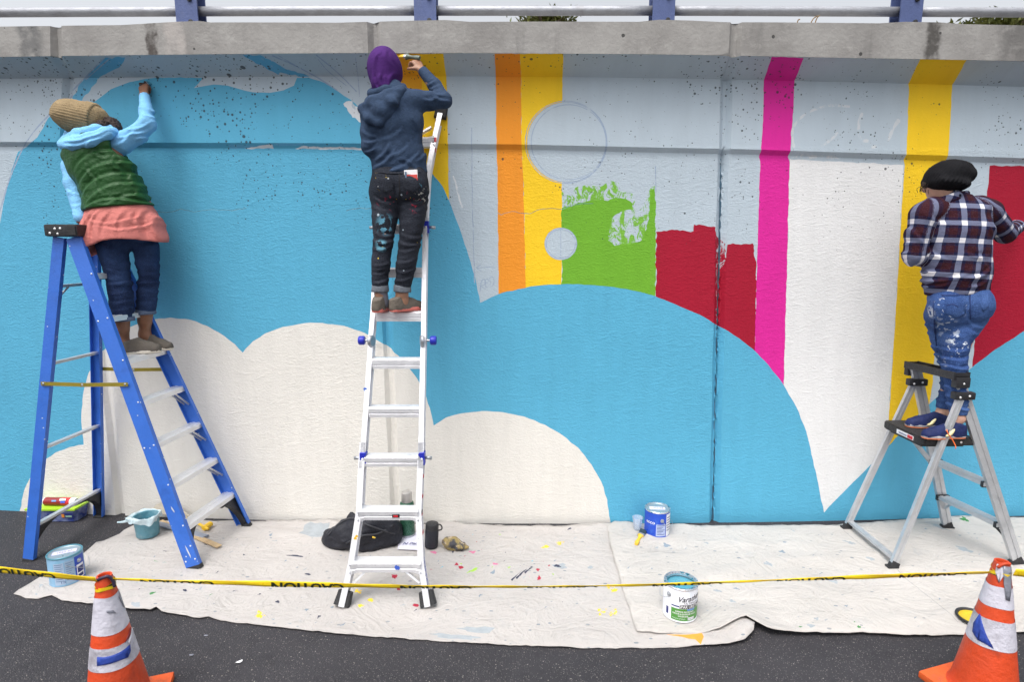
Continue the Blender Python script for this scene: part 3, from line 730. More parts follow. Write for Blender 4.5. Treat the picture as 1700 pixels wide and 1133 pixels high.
def sdf_mesh(name, fn, lo, hi, res, smooth_it=1):
    B = 8; lo = np.array(lo, float); hi = np.array(hi, float)
    nb = np.ceil((hi-lo)/(res*B)).astype(int)+1; n = nb*B
    cs = [lo[i]+(np.arange(nb[i])*B+B/2-0.5)*res for i in range(3)]
    C = np.stack(np.meshgrid(*cs, indexing='ij'), -1).reshape(-1, 3).astype(np.float32)
    d = fn(C); act = np.nonzero(np.abs(d) < res*B*0.5*1.75*1.5+0.012)[0]
    G = np.where(np.repeat(np.repeat(np.repeat((d < 0).reshape(nb), B, 0), B, 1), B, 2), -1.0, 1.0).astype(np.float32)
    o = (np.stack(np.meshgrid(*[np.arange(B)]*3, indexing='ij'), -1).reshape(-1, 3)-B/2+0.5)*res
    bi = np.stack(np.unravel_index(act, nb), -1)
    CH = 400
    for s in range(0, len(act), CH):
        a = act[s:s+CH]; P = (C[a][:, None, :]+o[None].astype(np.float32)).reshape(-1, 3)
        v = fn(P).reshape(len(a), B, B, B)
        for j in range(len(a)):
            x, y, z = bi[s+j]*B; G[x:x+B, y:y+B, z:z+B] = v[j]
    ins = G < 0
    # naive surface nets
    corners = [(i, j, k) for i in (0, 1) for j in (0, 1) for k in (0, 1)]
    sl = lambda a, c: a[c[0]:a.shape[0]-1+c[0], c[1]:a.shape[1]-1+c[1], c[2]:a.shape[2]-1+c[2]]
    cnt = sum(sl(ins, c).astype(np.int8) for c in corners); active = (cnt > 0) & (cnt < 8)
    idx = np.nonzero(active); N = len(idx[0])
    vid = -np.ones(active.shape, np.int64); vid[idx] = np.arange(N)
    acc = np.zeros((N, 3)); w = np.zeros(N)
    vals = {c: sl(G, c)[idx] for c in corners}
    for c in corners:
        for ax in range(3):
            if c[ax] == 0:
                e = list(c); e[ax] = 1; e = tuple(e); a, b = vals[c], vals[e]; m = (a < 0) != (b < 0)
                t = np.where(m, a/np.where(np.abs(a-b) < 1e-9, 1e-9, a-b), 0); p = np.zeros((N, 3)); p[:] = c; p[:, ax] = t
                acc[m] += p[m]; w[m] += 1
    V = lo+(np.stack(idx, -1)+acc/w[:, None])*res
    Fs = []
    for ax in range(3):
        o1, o2 = [(1, 2), (2, 0), (0, 1)][ax]
        a = ins; s0 = [slice(None)]*3; s1 = [slice(None)]*3; s0[ax] = slice(0, -1); s1[ax] = slice(1, None)
        e = np.nonzero(a[tuple(s0)] != a[tuple(s1)]); E = np.stack(e, -1)
        ok = (E[:, o1] > 0) & (E[:, o2] > 0) & (E[:, o1] < a.shape[o1]-1) & (E[:, o2] < a.shape[o2]-1); E = E[ok]
        inside_ = a[E[:, 0], E[:, 1], E[:, 2]]
        q = []
        for da, db in ((1, 1), (0, 1), (0, 0), (1, 0)):
            c = E.copy(); c[:, o1] -= da; c[:, o2] -= db; q.append(vid[c[:, 0], c[:, 1], c[:, 2]])
        q = np.stack(q, -1); q = np.where(inside_[:, None], q, q[:, ::-1]); Fs.append(q)
    F = np.concatenate(Fs); F = F[(F >= 0).all(1)]
    for _ in range(smooth_it):
        S = np.zeros_like(V); k = np.zeros(N)
        for i in range(4):
            np.add.at(S, F[:, i], V[F[:, (i+1) % 4]]); np.add.at(k, F[:, i], 1)
            np.add.at(S, F[:, i], V[F[:, i-1]]); np.add.at(k, F[:, i], 1)
        m = k > 0; V[m] = V[m]*0.5+0.5*S[m]/k[m][:, None]
    me = bpy.data.meshes.new(name)
    me.vertices.add(N); me.vertices.foreach_set('co', V.astype(np.float32).ravel())
    me.loops.add(F.size); me.loops.foreach_set('vertex_index', F.ravel().astype(np.int32))
    me.polygons.add(len(F)); me.polygons.foreach_set('loop_start', np.arange(0, F.size, 4, dtype=np.int32))
    me.polygons.foreach_set('loop_total', np.full(len(F), 4, np.int32))
    me.update(calc_edges=True); me.validate()
    return me
def soft(name, fn, pts, pad, res, mat, parent=None, label=None, it=1):
    P = np.array([tuple(p) for p in pts]); me = sdf_mesh(name, fn, P.min(0)-pad, P.max(0)+pad, res, it)
    return mesh_obj(name, me, mat, parent, True, label)
# ------------------------------------------------------------------ shared materials
ALU = M('aluminium', (0.80, 0.80, 0.81), 0.42, 0.55, 0.06, 14, 0.002, 90, (0.45, 0.45, 0.46, 0.35), 7.0, wear=(0.55, 0.56, 0.58, 40, 0.12))
ALUD = M('dull_aluminium', (0.60, 0.61, 0.63), 0.45, 0.65, 0.08, 14, 0.002, 90, (0.30, 0.31, 0.33, 0.4), 6.0)
BLADE = M('blue_fibreglass', (0.035, 0.14, 0.55), 0.42, 0, 0.08, 7, 0.002, 70, (0.02, 0.07, 0.30, 0.5), 4.0, wear=(0.55, 0.60, 0.66, 20, 0.09))
BLK = M('black_plastic', (0.018, 0.018, 0.021), 0.5, 0, 0.15, 20, 0.003, 80, (0.10, 0.10, 0.10, 0.25), 8)
RUB = M('black_rubber', (0.022, 0.022, 0.024), 0.75, 0, 0.15, 20, 0.003, 80, (0.10, 0.10, 0.10, 0.3), 8)
STEEL = M('galvanised_steel', (0.40, 0.42, 0.45), 0.4, 0.7, 0.14, 20, 0.002, 60)
RAILST = M('weathered_galvanised_rail', (0.36, 0.37, 0.40), 0.55, 0.55, 0.15, 9, 0.003, 60, (0.24, 0.22, 0.2, 0.4), 5)
POSTST = M('blue_grey_post_paint', (0.075, 0.105, 0.24), 0.5, 0.2, 0.12, 9, 0.003, 60, (0.10, 0.12, 0.2, 0.4), 6)
WHITE = M('white_print', (0.78, 0.78, 0.80), 0.5, 0, 0.05, 20)
BLACKP = M('black_print', (0.012, 0.012, 0.014), 0.5, 0, 0.05, 20)
LOCKB = M('blue_lock_plastic', (0.02, 0.03, 0.42), 0.4, 0, 0.08, 20)
GOLD = M('zinc_gold_spreader', (0.42, 0.33, 0.05), 0.4, 0.6, 0.2, 18, 0.002, 60, (0.10, 0.12, 0.05, 0.5), 9)
TEAL = M('teal_blue_paint_wet', (0.085, 0.30, 0.40), 0.28, 0, 0.06, 6)
def proj(P):
    x, y, z = P[0], P[1], P[2]-CAM_H
    zc = y*CT - z*ST
    return 850+FPX*x/zc, 566.5+FPX*(-z*CT - y*ST)/zc
def on_line(p0, p1, ypx):
    a, b = 0.0, 1.0; p0, p1 = Vector(p0), Vector(p1)
    for _ in range(40):
        t = (a+b)/2
        if proj(p0.lerp(p1, t))[1] > ypx: a = t
        else: b = t
    return p0.lerp(p1, (a+b)/2)
def on_z(p0, p1, z): return Vector(p0).lerp(Vector(p1), (z-p0[2])/(p1[2]-p0[2]))
def chU(w, d, t, s):
    pr = [(-w/2, 0), (w/2, 0), (w/2, s*d), (w/2-t, s*d), (w/2-t, s*t), (-w/2+t, s*t), (-w/2+t, s*d), (-w/2, s*d)]
    return pr if s > 0 else pr[::-1]
def one(name, fn, mat, parent, auto=None, label=None):
    bm = bmesh.new(); fn(bm); return bm_obj(name, bm, mat, parent, False, label, auto)
def rivets(parent, pts, n, _z=0, r=0.006, name='rivet', mat=None):
    for p in pts:
        bm = bmesh.new(); lathe(bm, p, [(r, 0), (r*0.9, 0.002), (r*0.5, 0.0035), (0, 0.004)], 10, Vector(n).to_track_quat('Z', 'Y').to_matrix())
        bm_obj(name, bm, mat or ALU, parent, True)

# ------------------------------------------------------------------ guard rail on the parapet
ftop = lambda X: lz(L_tp, X)
guard = thing('guard_rail', 'galvanised tube guard rail on blue grey posts along the top of the wall', 'guard rail', (0, Yb(0)-0.02, ftop(0)))
ptx = [(-72, 16), (318, 17), (708, 16), (1098, 16), (1503, 16), (1900, 20)]
POST = []
for x, _ in ptx:
    p = at(x, 30, Yb((x-850)*0.0042)-0.02); POST.append(p)
    zb = ftop(p.x)-0.012
    bm = bmesh.new()
    # front flange, web and rear flange of a rolled section
    box(bm, (p.x, p.y-0.055, zb+0.26), (0.15, 0.012, 0.52)); box(bm, (p.x, p.y+0.0, zb+0.26), (0.012, 0.098, 0.52)); box(bm, (p.x, p.y+0.055, zb+0.26), (0.15, 0.012, 0.52))
    box(bm, (p.x, p.y, zb+0.006), (0.21, 0.2, 0.012), mi=0)
    post = bm_obj('post', bm, POSTST, guard)
    for dz in (0.055, 0.20):
        bm = bmesh.new(); lathe(bm, (p.x+0.028, p.y-0.061, zb+dz), [(0.016, 0), (0.016, 0.01), (0.009, 0.011), (0.009, 0.018), (0, 0.018)], 8, Vector((0, -1, 0)).to_track_quat('Z', 'Y').to_matrix())
        bm_obj('bolt', bm, BLK, post)
for i in range(len(POST)-1):
    a, b = POST[i], POST[i+1]
    zr_ = 0.097
    bm = bmesh.new(); pts = [a.lerp(b, t) for t in np.linspace(0.0, 1.0, 6)]
    for q in pts: q.z = ftop(q.x)*0+lz((L_tp[0], np.full(len(L_tp[0]), 0)), q.x)
    pts = [Vector((q.x, q.y, at(850+(q.x/ (q.y))*FPX*0.0+ (proj((q.x, q.y, 3.78))[0]-850), 17.5 if abs(q.x) < 1.2 else 17.5+1.2*(abs(q.x)-1.2), q.y).z)) for q in pts]
    tube(bm, pts, 0.031, 14)
    bm_obj('tube_rail', bm, RAILST, guard, True)

# ------------------------------------------------------------------ blue fibreglass step ladder
FN, FF, RN, RF = gnd(321, 944, 0.016), gnd(411, 868.5, 0.016), gnd(46, 932, 0.004), gnd(167, 857, 0.004)
FF.y = min(FF.y, 4.20)
ctr = at(106, 382, 3.79)
capx = ctr.x
FNt, RNt = at(121, 394, 3.80), at(97, 394, 3.80)
FFt, RFt = Vector((FNt.x, 4.14, FNt.z)), Vector((RNt.x, 4.14, RNt.z))
lad = thing('step_ladder', 'tall blue fibreglass step ladder with black top cap, paint flecked', 'ladder', ((FN.x+RN.x)/2, 3.95, 0))
for n_, a, b, w, s in (('front_rail', FN, FNt, 0.098, 1), ('front_rail', FF, FFt, 0.098, -1), ('rear_rail', RN, RNt, 0.072, 1), ('rear_rail', RF, RFt, 0.072, -1)):
    bm = bmesh.new(); beam(bm, a, b, chU(w, 0.032, 0.005, s), (0, 1, 0))
    rail = bm_obj(n_, bm, BLADE, lad)
    bm = bmesh.new(); d = (b-a).normalized(); beam(bm, a-d*0.016+Vector((0, s*0.016, 0)), a+d*0.012+Vector((0, s*0.016, 0)), rect(w+0.006, 0.044, 0.006), (0, 1, 0))
    bm_obj('rubber_foot', bm, RUB, lad)
    if n_ == 'front_rail' and s == 1:
        xx = (Vector((0, 1, 0)).cross(d)).normalized()
        pts = []
        for z in (0.07, 0.16, 0.30, 0.58, 0.85, 1.14, 1.42, 1.70, 1.99):
            q = on_z(a, b, z); pts += [q+xx*0.034+Vector((0, -0.0005, 0))]
            if z in (0.07, 0.85, 1.70): pts += [q-xx*0.034+Vector((0, -0.0005, 0))]
        rivets(lad, pts, (0, -1, 0), 0)
        for z, hgt in ((0.13, 0.10), (0.42, 0.05)):     # bare scraped streaks in the blue gel coat
            q = on_z(a, b, z); bm = bmesh.new(); vs = []
            for u_, v_ in ((-0.002, -.5), (0.005, -.3), (0.006, .2), (0.002, .5), (-0.004, .1)):
                vs.append(bm.verts.new(q+xx*(u_+0.004-v_*0.012)+d*(v_*hgt)+Vector((0, -0.0012, 0))))
            bm.faces.new(vs); bm_obj('scrape', bm, M('bare_scrape', (0.5, 0.52, 0.55), 0.7), lad)
STEPZ = [0.285+0.284*i for i in range(7)]
for i, z in enumerate(STEPZ):
    a, b = on_z(FN, FNt, z), on_z(FF, FFt, z); a.y += 0.006; b.y -= 0.006
    bm = bmesh.new()
    beam(bm, a, b, [(-0.046, -0.024), (-0.043, -0.024), (-0.043, 0.005), (0.043, 0.005), (0.043, -0.034), (0.046, -0.034), (0.046, 0.010), (0.030, 0.010), (0.028, 0.013), (0.014, 0.013), (0.012, 0.010), (-0.010, 0.010), (-0.012, 0.013), (-0.026, 0.013), (-0.028, 0.010), (-0.046, 0.010)][::-1], (0, 0, 1))
    bm_obj('step', bm, ALU, lad)
    if 1 <= i <= 3:
        m_ = a.lerp(b, 0.80); q = on_z(FF, FFt, z-0.13)
        for dx in (-0.02, 0.015):
            bm = bmesh.new(); beam(bm, m_+Vector((dx, 0, -0.02)), q+Vector((dx, -0.012, 0)), rect(0.012, 0.006), (1, 0, 0)); bm_obj('step_brace', bm, ALUD, lad)
    if i in (1, 2):
        m_ = a.lerp(b, 0.25); q = on_z(FN, FNt, z-0.16)
        bm = bmesh.new(); beam(bm, m_+Vector((-0.02, 0, -0.02)), q+Vector((-0.01, 0.012, 0)), rect(0.014, 0.006), (1, 0, 0)); bm_obj('step_brace', bm, ALUD, lad)
def gusset(p_end, foot, along, ht, dirn, w=0.05):
    """curved black corner brace between the lowest step and the rail foot"""
    a = Vector(p_end); f = Vector(foot); bm = bmesh.new()
    prof = []
    for t in np.linspace(0, 1, 9):
        u_ = 1-t; ty, tz = along*(1-math.sin(t*math.pi/2)), -ht*(1-math.cos(t*math.pi/2))
        prof.append((ty, tz))
    rail = [(a + (f-a)*(-tz/ht if ht else 0)) for _, tz in prof]
    front, back = [], []
    for (ty, tz), r_ in zip(prof, rail):
        q = Vector((r_.x, r_.y+dirn*ty+dirn*0.012, r_.z)); front.append((q, Vector((r_.x, r_.y+dirn*0.010, r_.z))))
    vs = [[bm.verts.new(p+Vector((dx, 0, 0))) for p in pr] for dx in (-w/2, w/2) for pr in front]
    n = len(front); L_, R_ = vs[:n], vs[n:]
    for i in range(n-1):
        for k in (0,): bm.faces.new((L_[i][0], L_[i+1][0], R_[i+1][0], R_[i][0]))
        bm.faces.new((L_[i][0], L_[i][1], L_[i+1][1], L_[i+1][0])); bm.faces.new((R_[i][0], R_[i+1][0], R_[i+1][1], R_[i][1]))
    bmesh.ops.recalc_face_normals(bm, faces=bm.faces)
    return bm
z0 = STEPZ[0]-0.03
for a_, b_, s, al in ((FN, FNt, 1, 0.19), (FF, FFt, -1, 0.19)):
    bm_obj('corner_brace', gusset(on_z(a_, b_, z0), on_z(a_, b_, 0.02), al, z0, s), BLK, lad)
RZ = [on_line(RN, RNt, y).z for y in (877, 748, 606, 476)]
for i, z in enumerate(RZ):
    a, b = on_z(RN, RNt, z), on_z(RF, RFt, z); a.y += 0.005; b.y -= 0.005
    bm = bmesh.new(); beam(bm, a, b, rect(0.034, 0.018), (0, 0, 1)); bm_obj('rear_brace', bm, ALUD, lad)
    if i == 3:
        for p, q, s in ((a, on_z(RN, RNt, z-0.11), 1), (b, on_z(RF, RFt, z-0.11), -1)):
            bm = bmesh.new(); beam(bm, p+Vector((0, s*0.12, -0.01)), q+Vector((0, s*0.01, 0)), rect(0.012, 0.006), (1, 0, 0)); bm_obj('step_brace', bm, ALUD, lad)
for a_, b_, s in ((RN, RNt, 1), (RF, RFt, -1)):
    bm_obj('corner_brace', gusset(on_z(a_, b_, RZ[0]-0.012), on_z(a_, b_, 0.02), 0.24, RZ[0], s), BLK, lad)
for s, a_, at_, r_, rt_, ya, yb in ((-1, FN, FNt, RN, RNt, 638, 637), (1, FF, FFt, RF, RFt, 614, 613)):
    a = on_line(a_, at_, ya); b = on_line(r_, rt_, yb); a.y += s*0.008; b.y = b.y + s*0.008; mid = a.lerp(b, 0.52)+Vector((0, 0, -0.006))
    for p, q in ((a, mid), (mid, b)):
        bm = bmesh.new(); e = (q-p).normalized()*0.018; beam(bm, p-e, q+e, rect(0.026, 0.005), (0, 1, 0), prof1=rect(0.026, 0.005))
        for v in bm.verts: v.co.y += (0.003 if q is mid else 0)*s
        bm_obj('spreader', bm, GOLD, lad)
    rivets(lad, [a+Vector((0, -0.004, 0)), mid+Vector((0, -0.004, 0)), b+Vector((0, -0.004, 0))], (0, -1, 0), 0, 0.009, 'hinge_pin', STEEL)
bm = bmesh.new(); box(bm, (capx+0.0, 3.975, 2.283), (0.215, 0.43, 0.078), None, 0.012)
cap = bm_obj('top_cap', bm, BLK, lad, auto=35)
rivets(cap, [Vector((capx+dx, 3.7595, 2.283+dz)) for dx, dz in ((-0.07, -0.018), (-0.035, 0.010), (0.0, 0.012), (-0.02, -0.022))], (0, -1, 0), 0, 0.008)
bm = bmesh.new(); box(bm, (capx+0.075, 3.757, 2.283), (0.05, 0.004, 0.06), None, 0.001); bm_obj('latch_plate', bm, RUB, cap)
print('cap', capx)

# ------------------------------------------------------------------ aluminium telescoping ladder against the wall
B0 = gnd(640, 1011); T0Y = 4.235
T0z = at(690, 186, T0Y).z; KL = (T0Y-B0.y)/T0z
def LP(x, y, off=0.0):
    d = ray(x, y); t = (B0.y+KL*CAM_H-off)/(d[1]-KL*d[2]); return Vector((d[0]*t, d[1]*t, CAM_H+d[2]*t))
ml = thing('telescoping_ladder', 'paint spattered aluminium telescoping ladder with blue locks leaning on the wall', 'ladder', B0)
NRM = Vector((0, 1, -KL)).normalized(); 
ALUW = M('bright_aluminium', (0.78, 0.78, 0.81), 0.38, 0.5, 0.05, 14, 0.002, 90, (0.42, 0.42, 0.44, 0.35), 8.0, wear=(0.35, 0.36, 0.40, 45, 0.10))
def rail(pts, w, dp, mat, off=0.0, name='rail'):
    bm = bmesh.new(); P = [LP(x, y) - NRM*off for x, y in pts]
    pr = [(b_, a_) for a_, b_ in ibeam(w, dp, 0.010)]
    rings = []
    for i, p in enumerate(P):
        dd = (P[min(i+1, len(P)-1)]-P[max(i-1, 0)]).normalized(); side = dd.cross(NRM).normalized()
        rings.append([bm.verts.new(p + NRM*a + side*b) for a, b in pr])
    n = len(pr)
    for A, B in zip(rings[:-1], rings[1:]):
        for i in range(n): bm.faces.new((A[i], A[(i+1) % n], B[(i+1) % n], B[i]))
    for R_ in (rings[0], rings[-1]): bm.faces.new(R_)
    bmesh.ops.recalc_face_normals(bm, faces=bm.faces)
    return bm_obj(name, bm, mat, ml)
Lp = [(569, 1006), (585, 935), (598, 850), (602.5, 762), (604.5, 735)]
Rp = [(711, 1006), (700, 935), (696, 850), (699.5, 762), (700.5, 735)]
Li = [(602.5, 778), (615.5, 600), (618, 560)]; Ri = [(699.5, 778), (703, 600), (704, 560)]
Lj = [(616.5, 572), (621, 520), (624.5, 450), (627, 376), (627.5, 360)]; Rj = [(704, 572), (704.5, 520), (705.5, 450), (706.5, 376), (707, 360)]
Lk = [(627, 392), (627.5, 340), (627, 290), (619, 240), (609, 192)]; Rk = [(706, 392), (708, 340), (711.5, 290), (721, 240), (731.5, 192)]
for p, w in ((Lp, .036), (Rp, .036), (Li, .032), (Ri, .032), (Lj, .030), (Rj, .030), (Lk, .034), (Rk, .034)): rail(p, w, 0.072, ALUW)
def pl(path, y):
    ys = [q[1] for q in path][::-1]; xs_ = [q[0] for q in path][::-1]; return float(np.interp(y, ys, xs_))
for y, PL, PR, kind in ((937, Lp, Rp, 1), (851, Lp, Rp, 1), (763, Lp, Rp, 0), (682, Li, Ri, 0), (602, Li, Ri, 0), (524, Lj, Rj, 0), (452, Lj, Rj, 0), (380, Lk, Rk, 0), (303, Lk, Rk, 0), (236, Lk, Rk, 1)):
    a, b = LP(pl(PL, y), y), LP(pl(PR, y), y); s = (b-a).normalized()
    if kind == 0:
        a += s*0.016; b -= s*0.016
    bm = bmesh.new(); hgt = 0.066
    up = Vector((0, 0, 1)); dx_ = 0.036
    prof = [(-dx_, 0.020), (-dx_, -0.004), (-dx_+0.006, -0.008), (-dx_+0.006, -0.012), (-dx_, -0.016), (-dx_, -0.036), (dx_, -0.036), (dx_, 0.030), (-dx_+0.012, 0.030)]
    # (depth away from the camera, height)
    def pt(base, q, sc=1.0): return base + Vector((0, 1, 0))*q[0] + up*q[1]*sc
    A = [bm.verts.new(pt(a, q, 1.25 if kind else 1)) for q in prof]; m1 = [bm.verts.new(pt(a.lerp(b, 0.10), q)) for q in prof]; m2 = [bm.verts.new(pt(a.lerp(b, 0.9), q)) for q in prof]; B_ = [bm.verts.new(pt(b, q, 1.25 if kind else 1)) for q in prof]
    if kind:
        for vlist in (A, B_):
            for v in vlist: v.co.y -= 0.012
    n = len(prof)
    for X_, Y_ in ((A, m1), (m1, m2), (m2, B_)):
        for i in range(n): bm.faces.new((X_[i], X_[(i+1) % n], Y_[(i+1) % n], Y_[i]))
    bm.faces.new(A); bm.faces.new(B_); bmesh.ops.recalc_face_normals(bm, faces=bm.faces)
    bm_obj('rung', bm, ALUW, ml)
    if kind:
        rivets(ml, [a+Vector((0, -0.052, 0.02)), a+Vector((0, -0.052, -0.03)), b+Vector((0, -0.052, 0.02)), b+Vector((0, -0.052, -0.03))], (0, -1, 0.3), 0, 0.005, 'rivet', STEEL)
for p, q in (((612, 944), (588, 968)), ((668, 944), (697, 968)), ((692, 226), (716, 212)), ((640, 226), (614, 212))):
    bm = bmesh.new(); beam(bm, LP(*p), LP(*q), rect(0.012, 0.030), NRM); bm_obj('corner_brace', bm, ALUW, ml)
for x, y, d in ((569, 1006, -1), (711, 1006, 1)):
    a = LP(x, y); bm = bmesh.new()
    up = (LP(*(Lp[1] if d < 0 else Rp[1]))-a).normalized()
    beam(bm, Vector((a.x+d*0.003, a.y-0.004, 0.021)), a+up*0.085, rect(0.098, 0.056, 0.008), NRM, prof1=rect(0.086, 0.048, 0.008))
    bm_obj('rubber_foot', bm, RUB, ml, auto=40)
for x, y, d in ((609, 190, -1), (732, 190, 1)):
    a = LP(x, y); up = (a-LP(*(Lk[2] if d < 0 else Rk[2]))).normalized()
    bm = bmesh.new(); beam(bm, a-up*0.03, a+up*0.045, rect(0.088, 0.050, 0.01), NRM); bm_obj('rubber_foot', bm, RUB, ml, auto=40)
for y, PL, PR in ((763, Lp, Rp), (377, Lk, Rk)):      # blue J-locks
    for path, d in ((PL, -1), (PR, 1)):
        a = LP(pl(path, y), y, 0.04); s = Vector((1, 0, 0))
        bm = bmesh.new()
        for q in ([(-.020, -.040), (.012, -.040), (.020, -.028), (.008, -.012), (.008, .012), (.020, .028), (.012, .040), (-.020, .040)],):
            vs = [bm.verts.new(a+Vector((-d*u_, 0, v_))) for u_, v_ in q]; f = bm.faces.new(vs)
            r_ = bmesh.ops.extrude_face_region(bm, geom=[f]); bmesh.ops.translate(bm, verts=[v for v in r_['geom'] if isinstance(v, bmesh.types.BMVert)], vec=(0, 0.05, 0))
        bmesh.ops.recalc_face_normals(bm, faces=bm.faces)
        lk_ = bm_obj('lock', bm, LOCKB, ml)
        rivets(lk_, [a+Vector((0.002*d, -0.001, 0))], (0, -1, 0), 0, 0.008, 'lock_pin', WHITE)
        bm = bmesh.new(); beam(bm, a+Vector((d*0.018, 0.03, 0)), a+Vector((d*0.062, 0.03, -0.004)), circ(0.009, 10), (0, 0, 1), prof1=circ(0.012, 10)); bm_obj('lock_handle', bm, STEEL, lk_, True)
for path, d in ((Li, -1), (Ri, 1)):                      # blue knobs at the middle joint
    a = LP(pl(path, 565), 565, 0.0)
    bm = bmesh.new(); lathe(bm, a+Vector((-d*0.006-0.0, -0.042, 0)), [(0, -0.012), (0.034, -0.012), (0.040, -0.006), (0.040, 0.006), (0.034, 0.012), (0, 0.012)], 20, Vector((1, 0.25*d, 0)).to_track_quat('Z', 'Y').to_matrix())
    k_ = bm_obj('hinge_disc', bm, STEEL, ml, auto=35)
    bm = bmesh.new(); M_ = Vector((d, 0, 0)).to_track_quat('Z', 'Y').to_matrix()
    lathe(bm, a+Vector((d*0.02, -0.015, 0)), [(0.008, 0), (0.008, 0.022), (0.026, 0.024), (0.030, 0.030), (0.030, 0.058), (0.025, 0.064), (0, 0.064)], 18, M_, mi=[1, 0, 0, 0, 0, 0])
    bm_obj('lock_knob', bm, [LOCKB, STEEL], k_, auto=40)
RED = M('red_label', (0.55, 0.02, 0.03), 0.5); 
def sticker(parent, p, w, h, mat, n=(0, -1, 0), up=(0, 0, 1), name='sticker', t=0.001):
    n = Vector(n).normalized(); u_ = Vector(up).cross(n).normalized(); v_ = n.cross(u_)
    Mx = Matrix((u_, v_, n)).transposed(); bm = bmesh.new(); box(bm, Vector(p)+n*t, (w, h, t*2), Mx); return bm_obj(name, bm, mat, parent)
for y, m_, w in ((851, BLACKP, .03),):
    p = LP(659, 852)+Vector((0, -0.0365, -0.004)); sticker(ml, p, 0.046, 0.020, BLACKP); sticker(ml, p+Vector((0, -0.002, 0)), 0.028, 0.012, RED)
for y, m_, h in ((823, RED, .02), (850, BLACKP, .03), (853, RED, .012), (884, RED, .03), (893, WHITE, .05), (790, RED, .02), (250, RED, .03)):
    p = LP(pl(Rp if y > 700 else Rk, y), y, 0)+Vector((0.0185, -0.01, 0)); sticker(ml, p, 0.03, h, m_, (1, 0, 0.02))
p = LP(pl(Rk, 232), 232, 0.0375); sticker(ml, p, 0.016, 0.035, RED, -NRM)
def flat_text(name, s, size, org, ux, uy, mat, parent, shear=0, sx=1.0, bold=0.0):
    V, F = text_tris(s, size, shear, sx, bold); ux, uy = Vector(ux).normalized(), Vector(uy).normalized()
    me = np_mesh(name, [tuple(Vector(org)+ux*a+uy*b) for a, b in V], F); return mesh_obj(name, me, mat, parent)
a, b = LP(707, 985), LP(700, 937)
BLUEINK = M('blue_print', (0.03, 0.07, 0.50), 0.5)
flat_text('lettering', 'WERNER', 0.062, a.lerp(b, 0.55)+Vector((0.0192, -0.004, 0)), (b-a), (0, -1, 0.0), BLUEINK, ml, 0, 0.9)
for x, y, c_ in ((592, 892, (0.8, 0.5, 0.03)), (590, 896, (0.8, 0.5, 0.03)), (606, 647, (0.05, 0.16, 0.6)), (658, 943, (0.05, 0.12, 0.55)), (661, 944, (0.05, 0.12, 0.55))):
    p = LP(x, y, 0.0378); bm = bmesh.new()
    vs = [bm.verts.new(p+Vector((0.012*math.cos(t_)*rng.uniform(.6, 1.1), -0.001, 0.016*math.sin(t_)*rng.uniform(.6, 1.2)))) for t_ in np.linspace(0, 6.0, 9)]
    bm.faces.new(vs); bm_obj('paint_fleck', bm, M('fleck_on_ladder', c_, 0.5), ml)

# ------------------------------------------------------------------ platform step stool on the right
SN, SF = gnd(1688, 941), gnd(1572, 881); SNt, SFt = at(1590, 628, 3.70), at(1520, 612, 4.10)
QN, QF = gnd(1481, 947), gnd(1405, 881)
st = thing('platform_stool', 'aluminium platform step stool with black tray rail and black standing platform', 'step stool', ((SN.x+QN.x)/2, 3.85, 0))
for a, b in ((SN, SNt), (SF, SFt)):
    s = 1 if a is SN else -1
    bm = bmesh.new(); beam(bm, a+Vector((0, 0, 0.03)), b, [(-0.034, -0.014), (-0.006, -0.014), (-0.006, -0.009), (0.006, -0.009), (0.006, -0.014), (0.034, -0.014), (0.034, 0.014), (-0.034, 0.014)], (0, 1, 0)); bm_obj('climbing_rail', bm, ALUD, st)
QNt, QFt = on_line(SN, SNt, 662)+Vector((-0.045, -0.02, 0)), on_line(SF, SFt, 640)+Vector((-0.045, 0, 0))
for a, b in ((QN, QNt), (QF, QFt)):
    bm = bmesh.new(); beam(bm, a+Vector((0, 0, 0.03)), b, [(-0.022, -0.012), (-0.004, -0.012), (-0.004, -0.008), (0.004, -0.008), (0.004, -0.012), (0.022, -0.012), (0.022, 0.012), (-0.022, 0.012)], (0, 1, 0)); bm_obj('support_leg', bm, ALUD, st)
for a, b, w in ((SN, SNt, .080), (SF, SFt, .080), (QN, QNt, .058), (QF, QFt, .058)):
    d = (b-a).normalized(); bm = bmesh.new(); beam(bm, Vector((a.x, a.y, 0.022)), a+d*0.062, rect(w, 0.036, 0.004), (0, 1, 0)); beam(bm, Vector((a.x-0.004, a.y, 0.021)), Vector((a.x-0.004, a.y, 0.032)), rect(w+0.016, 0.046, 0.004), (0, 1, 0))
    bm_obj('rubber_foot', bm, RUB, st)
# connector brackets where the support legs meet the rails
for (sa, sb), q, yy in (((SN, SNt), QNt, 656), ((SF, SFt), QFt, 634)):
    r_ = on_line(sa, sb, yy); bm = bmesh.new()
    mid = (r_+q)/2; box(bm, (mid.x+0.003, mid.y-0.008, mid.z+0.012), (0.135, 0.050, 0.052), None, 0.012); br = bm_obj('bracket', bm, BLK, st, auto=35)
    rivets(br, [Vector((mid.x-0.032, mid.y-0.0335, mid.z+0.004)), Vector((mid.x+0.028, mid.y-0.0335, mid.z+0.014))], (0, -1, 0), 0, 0.008)
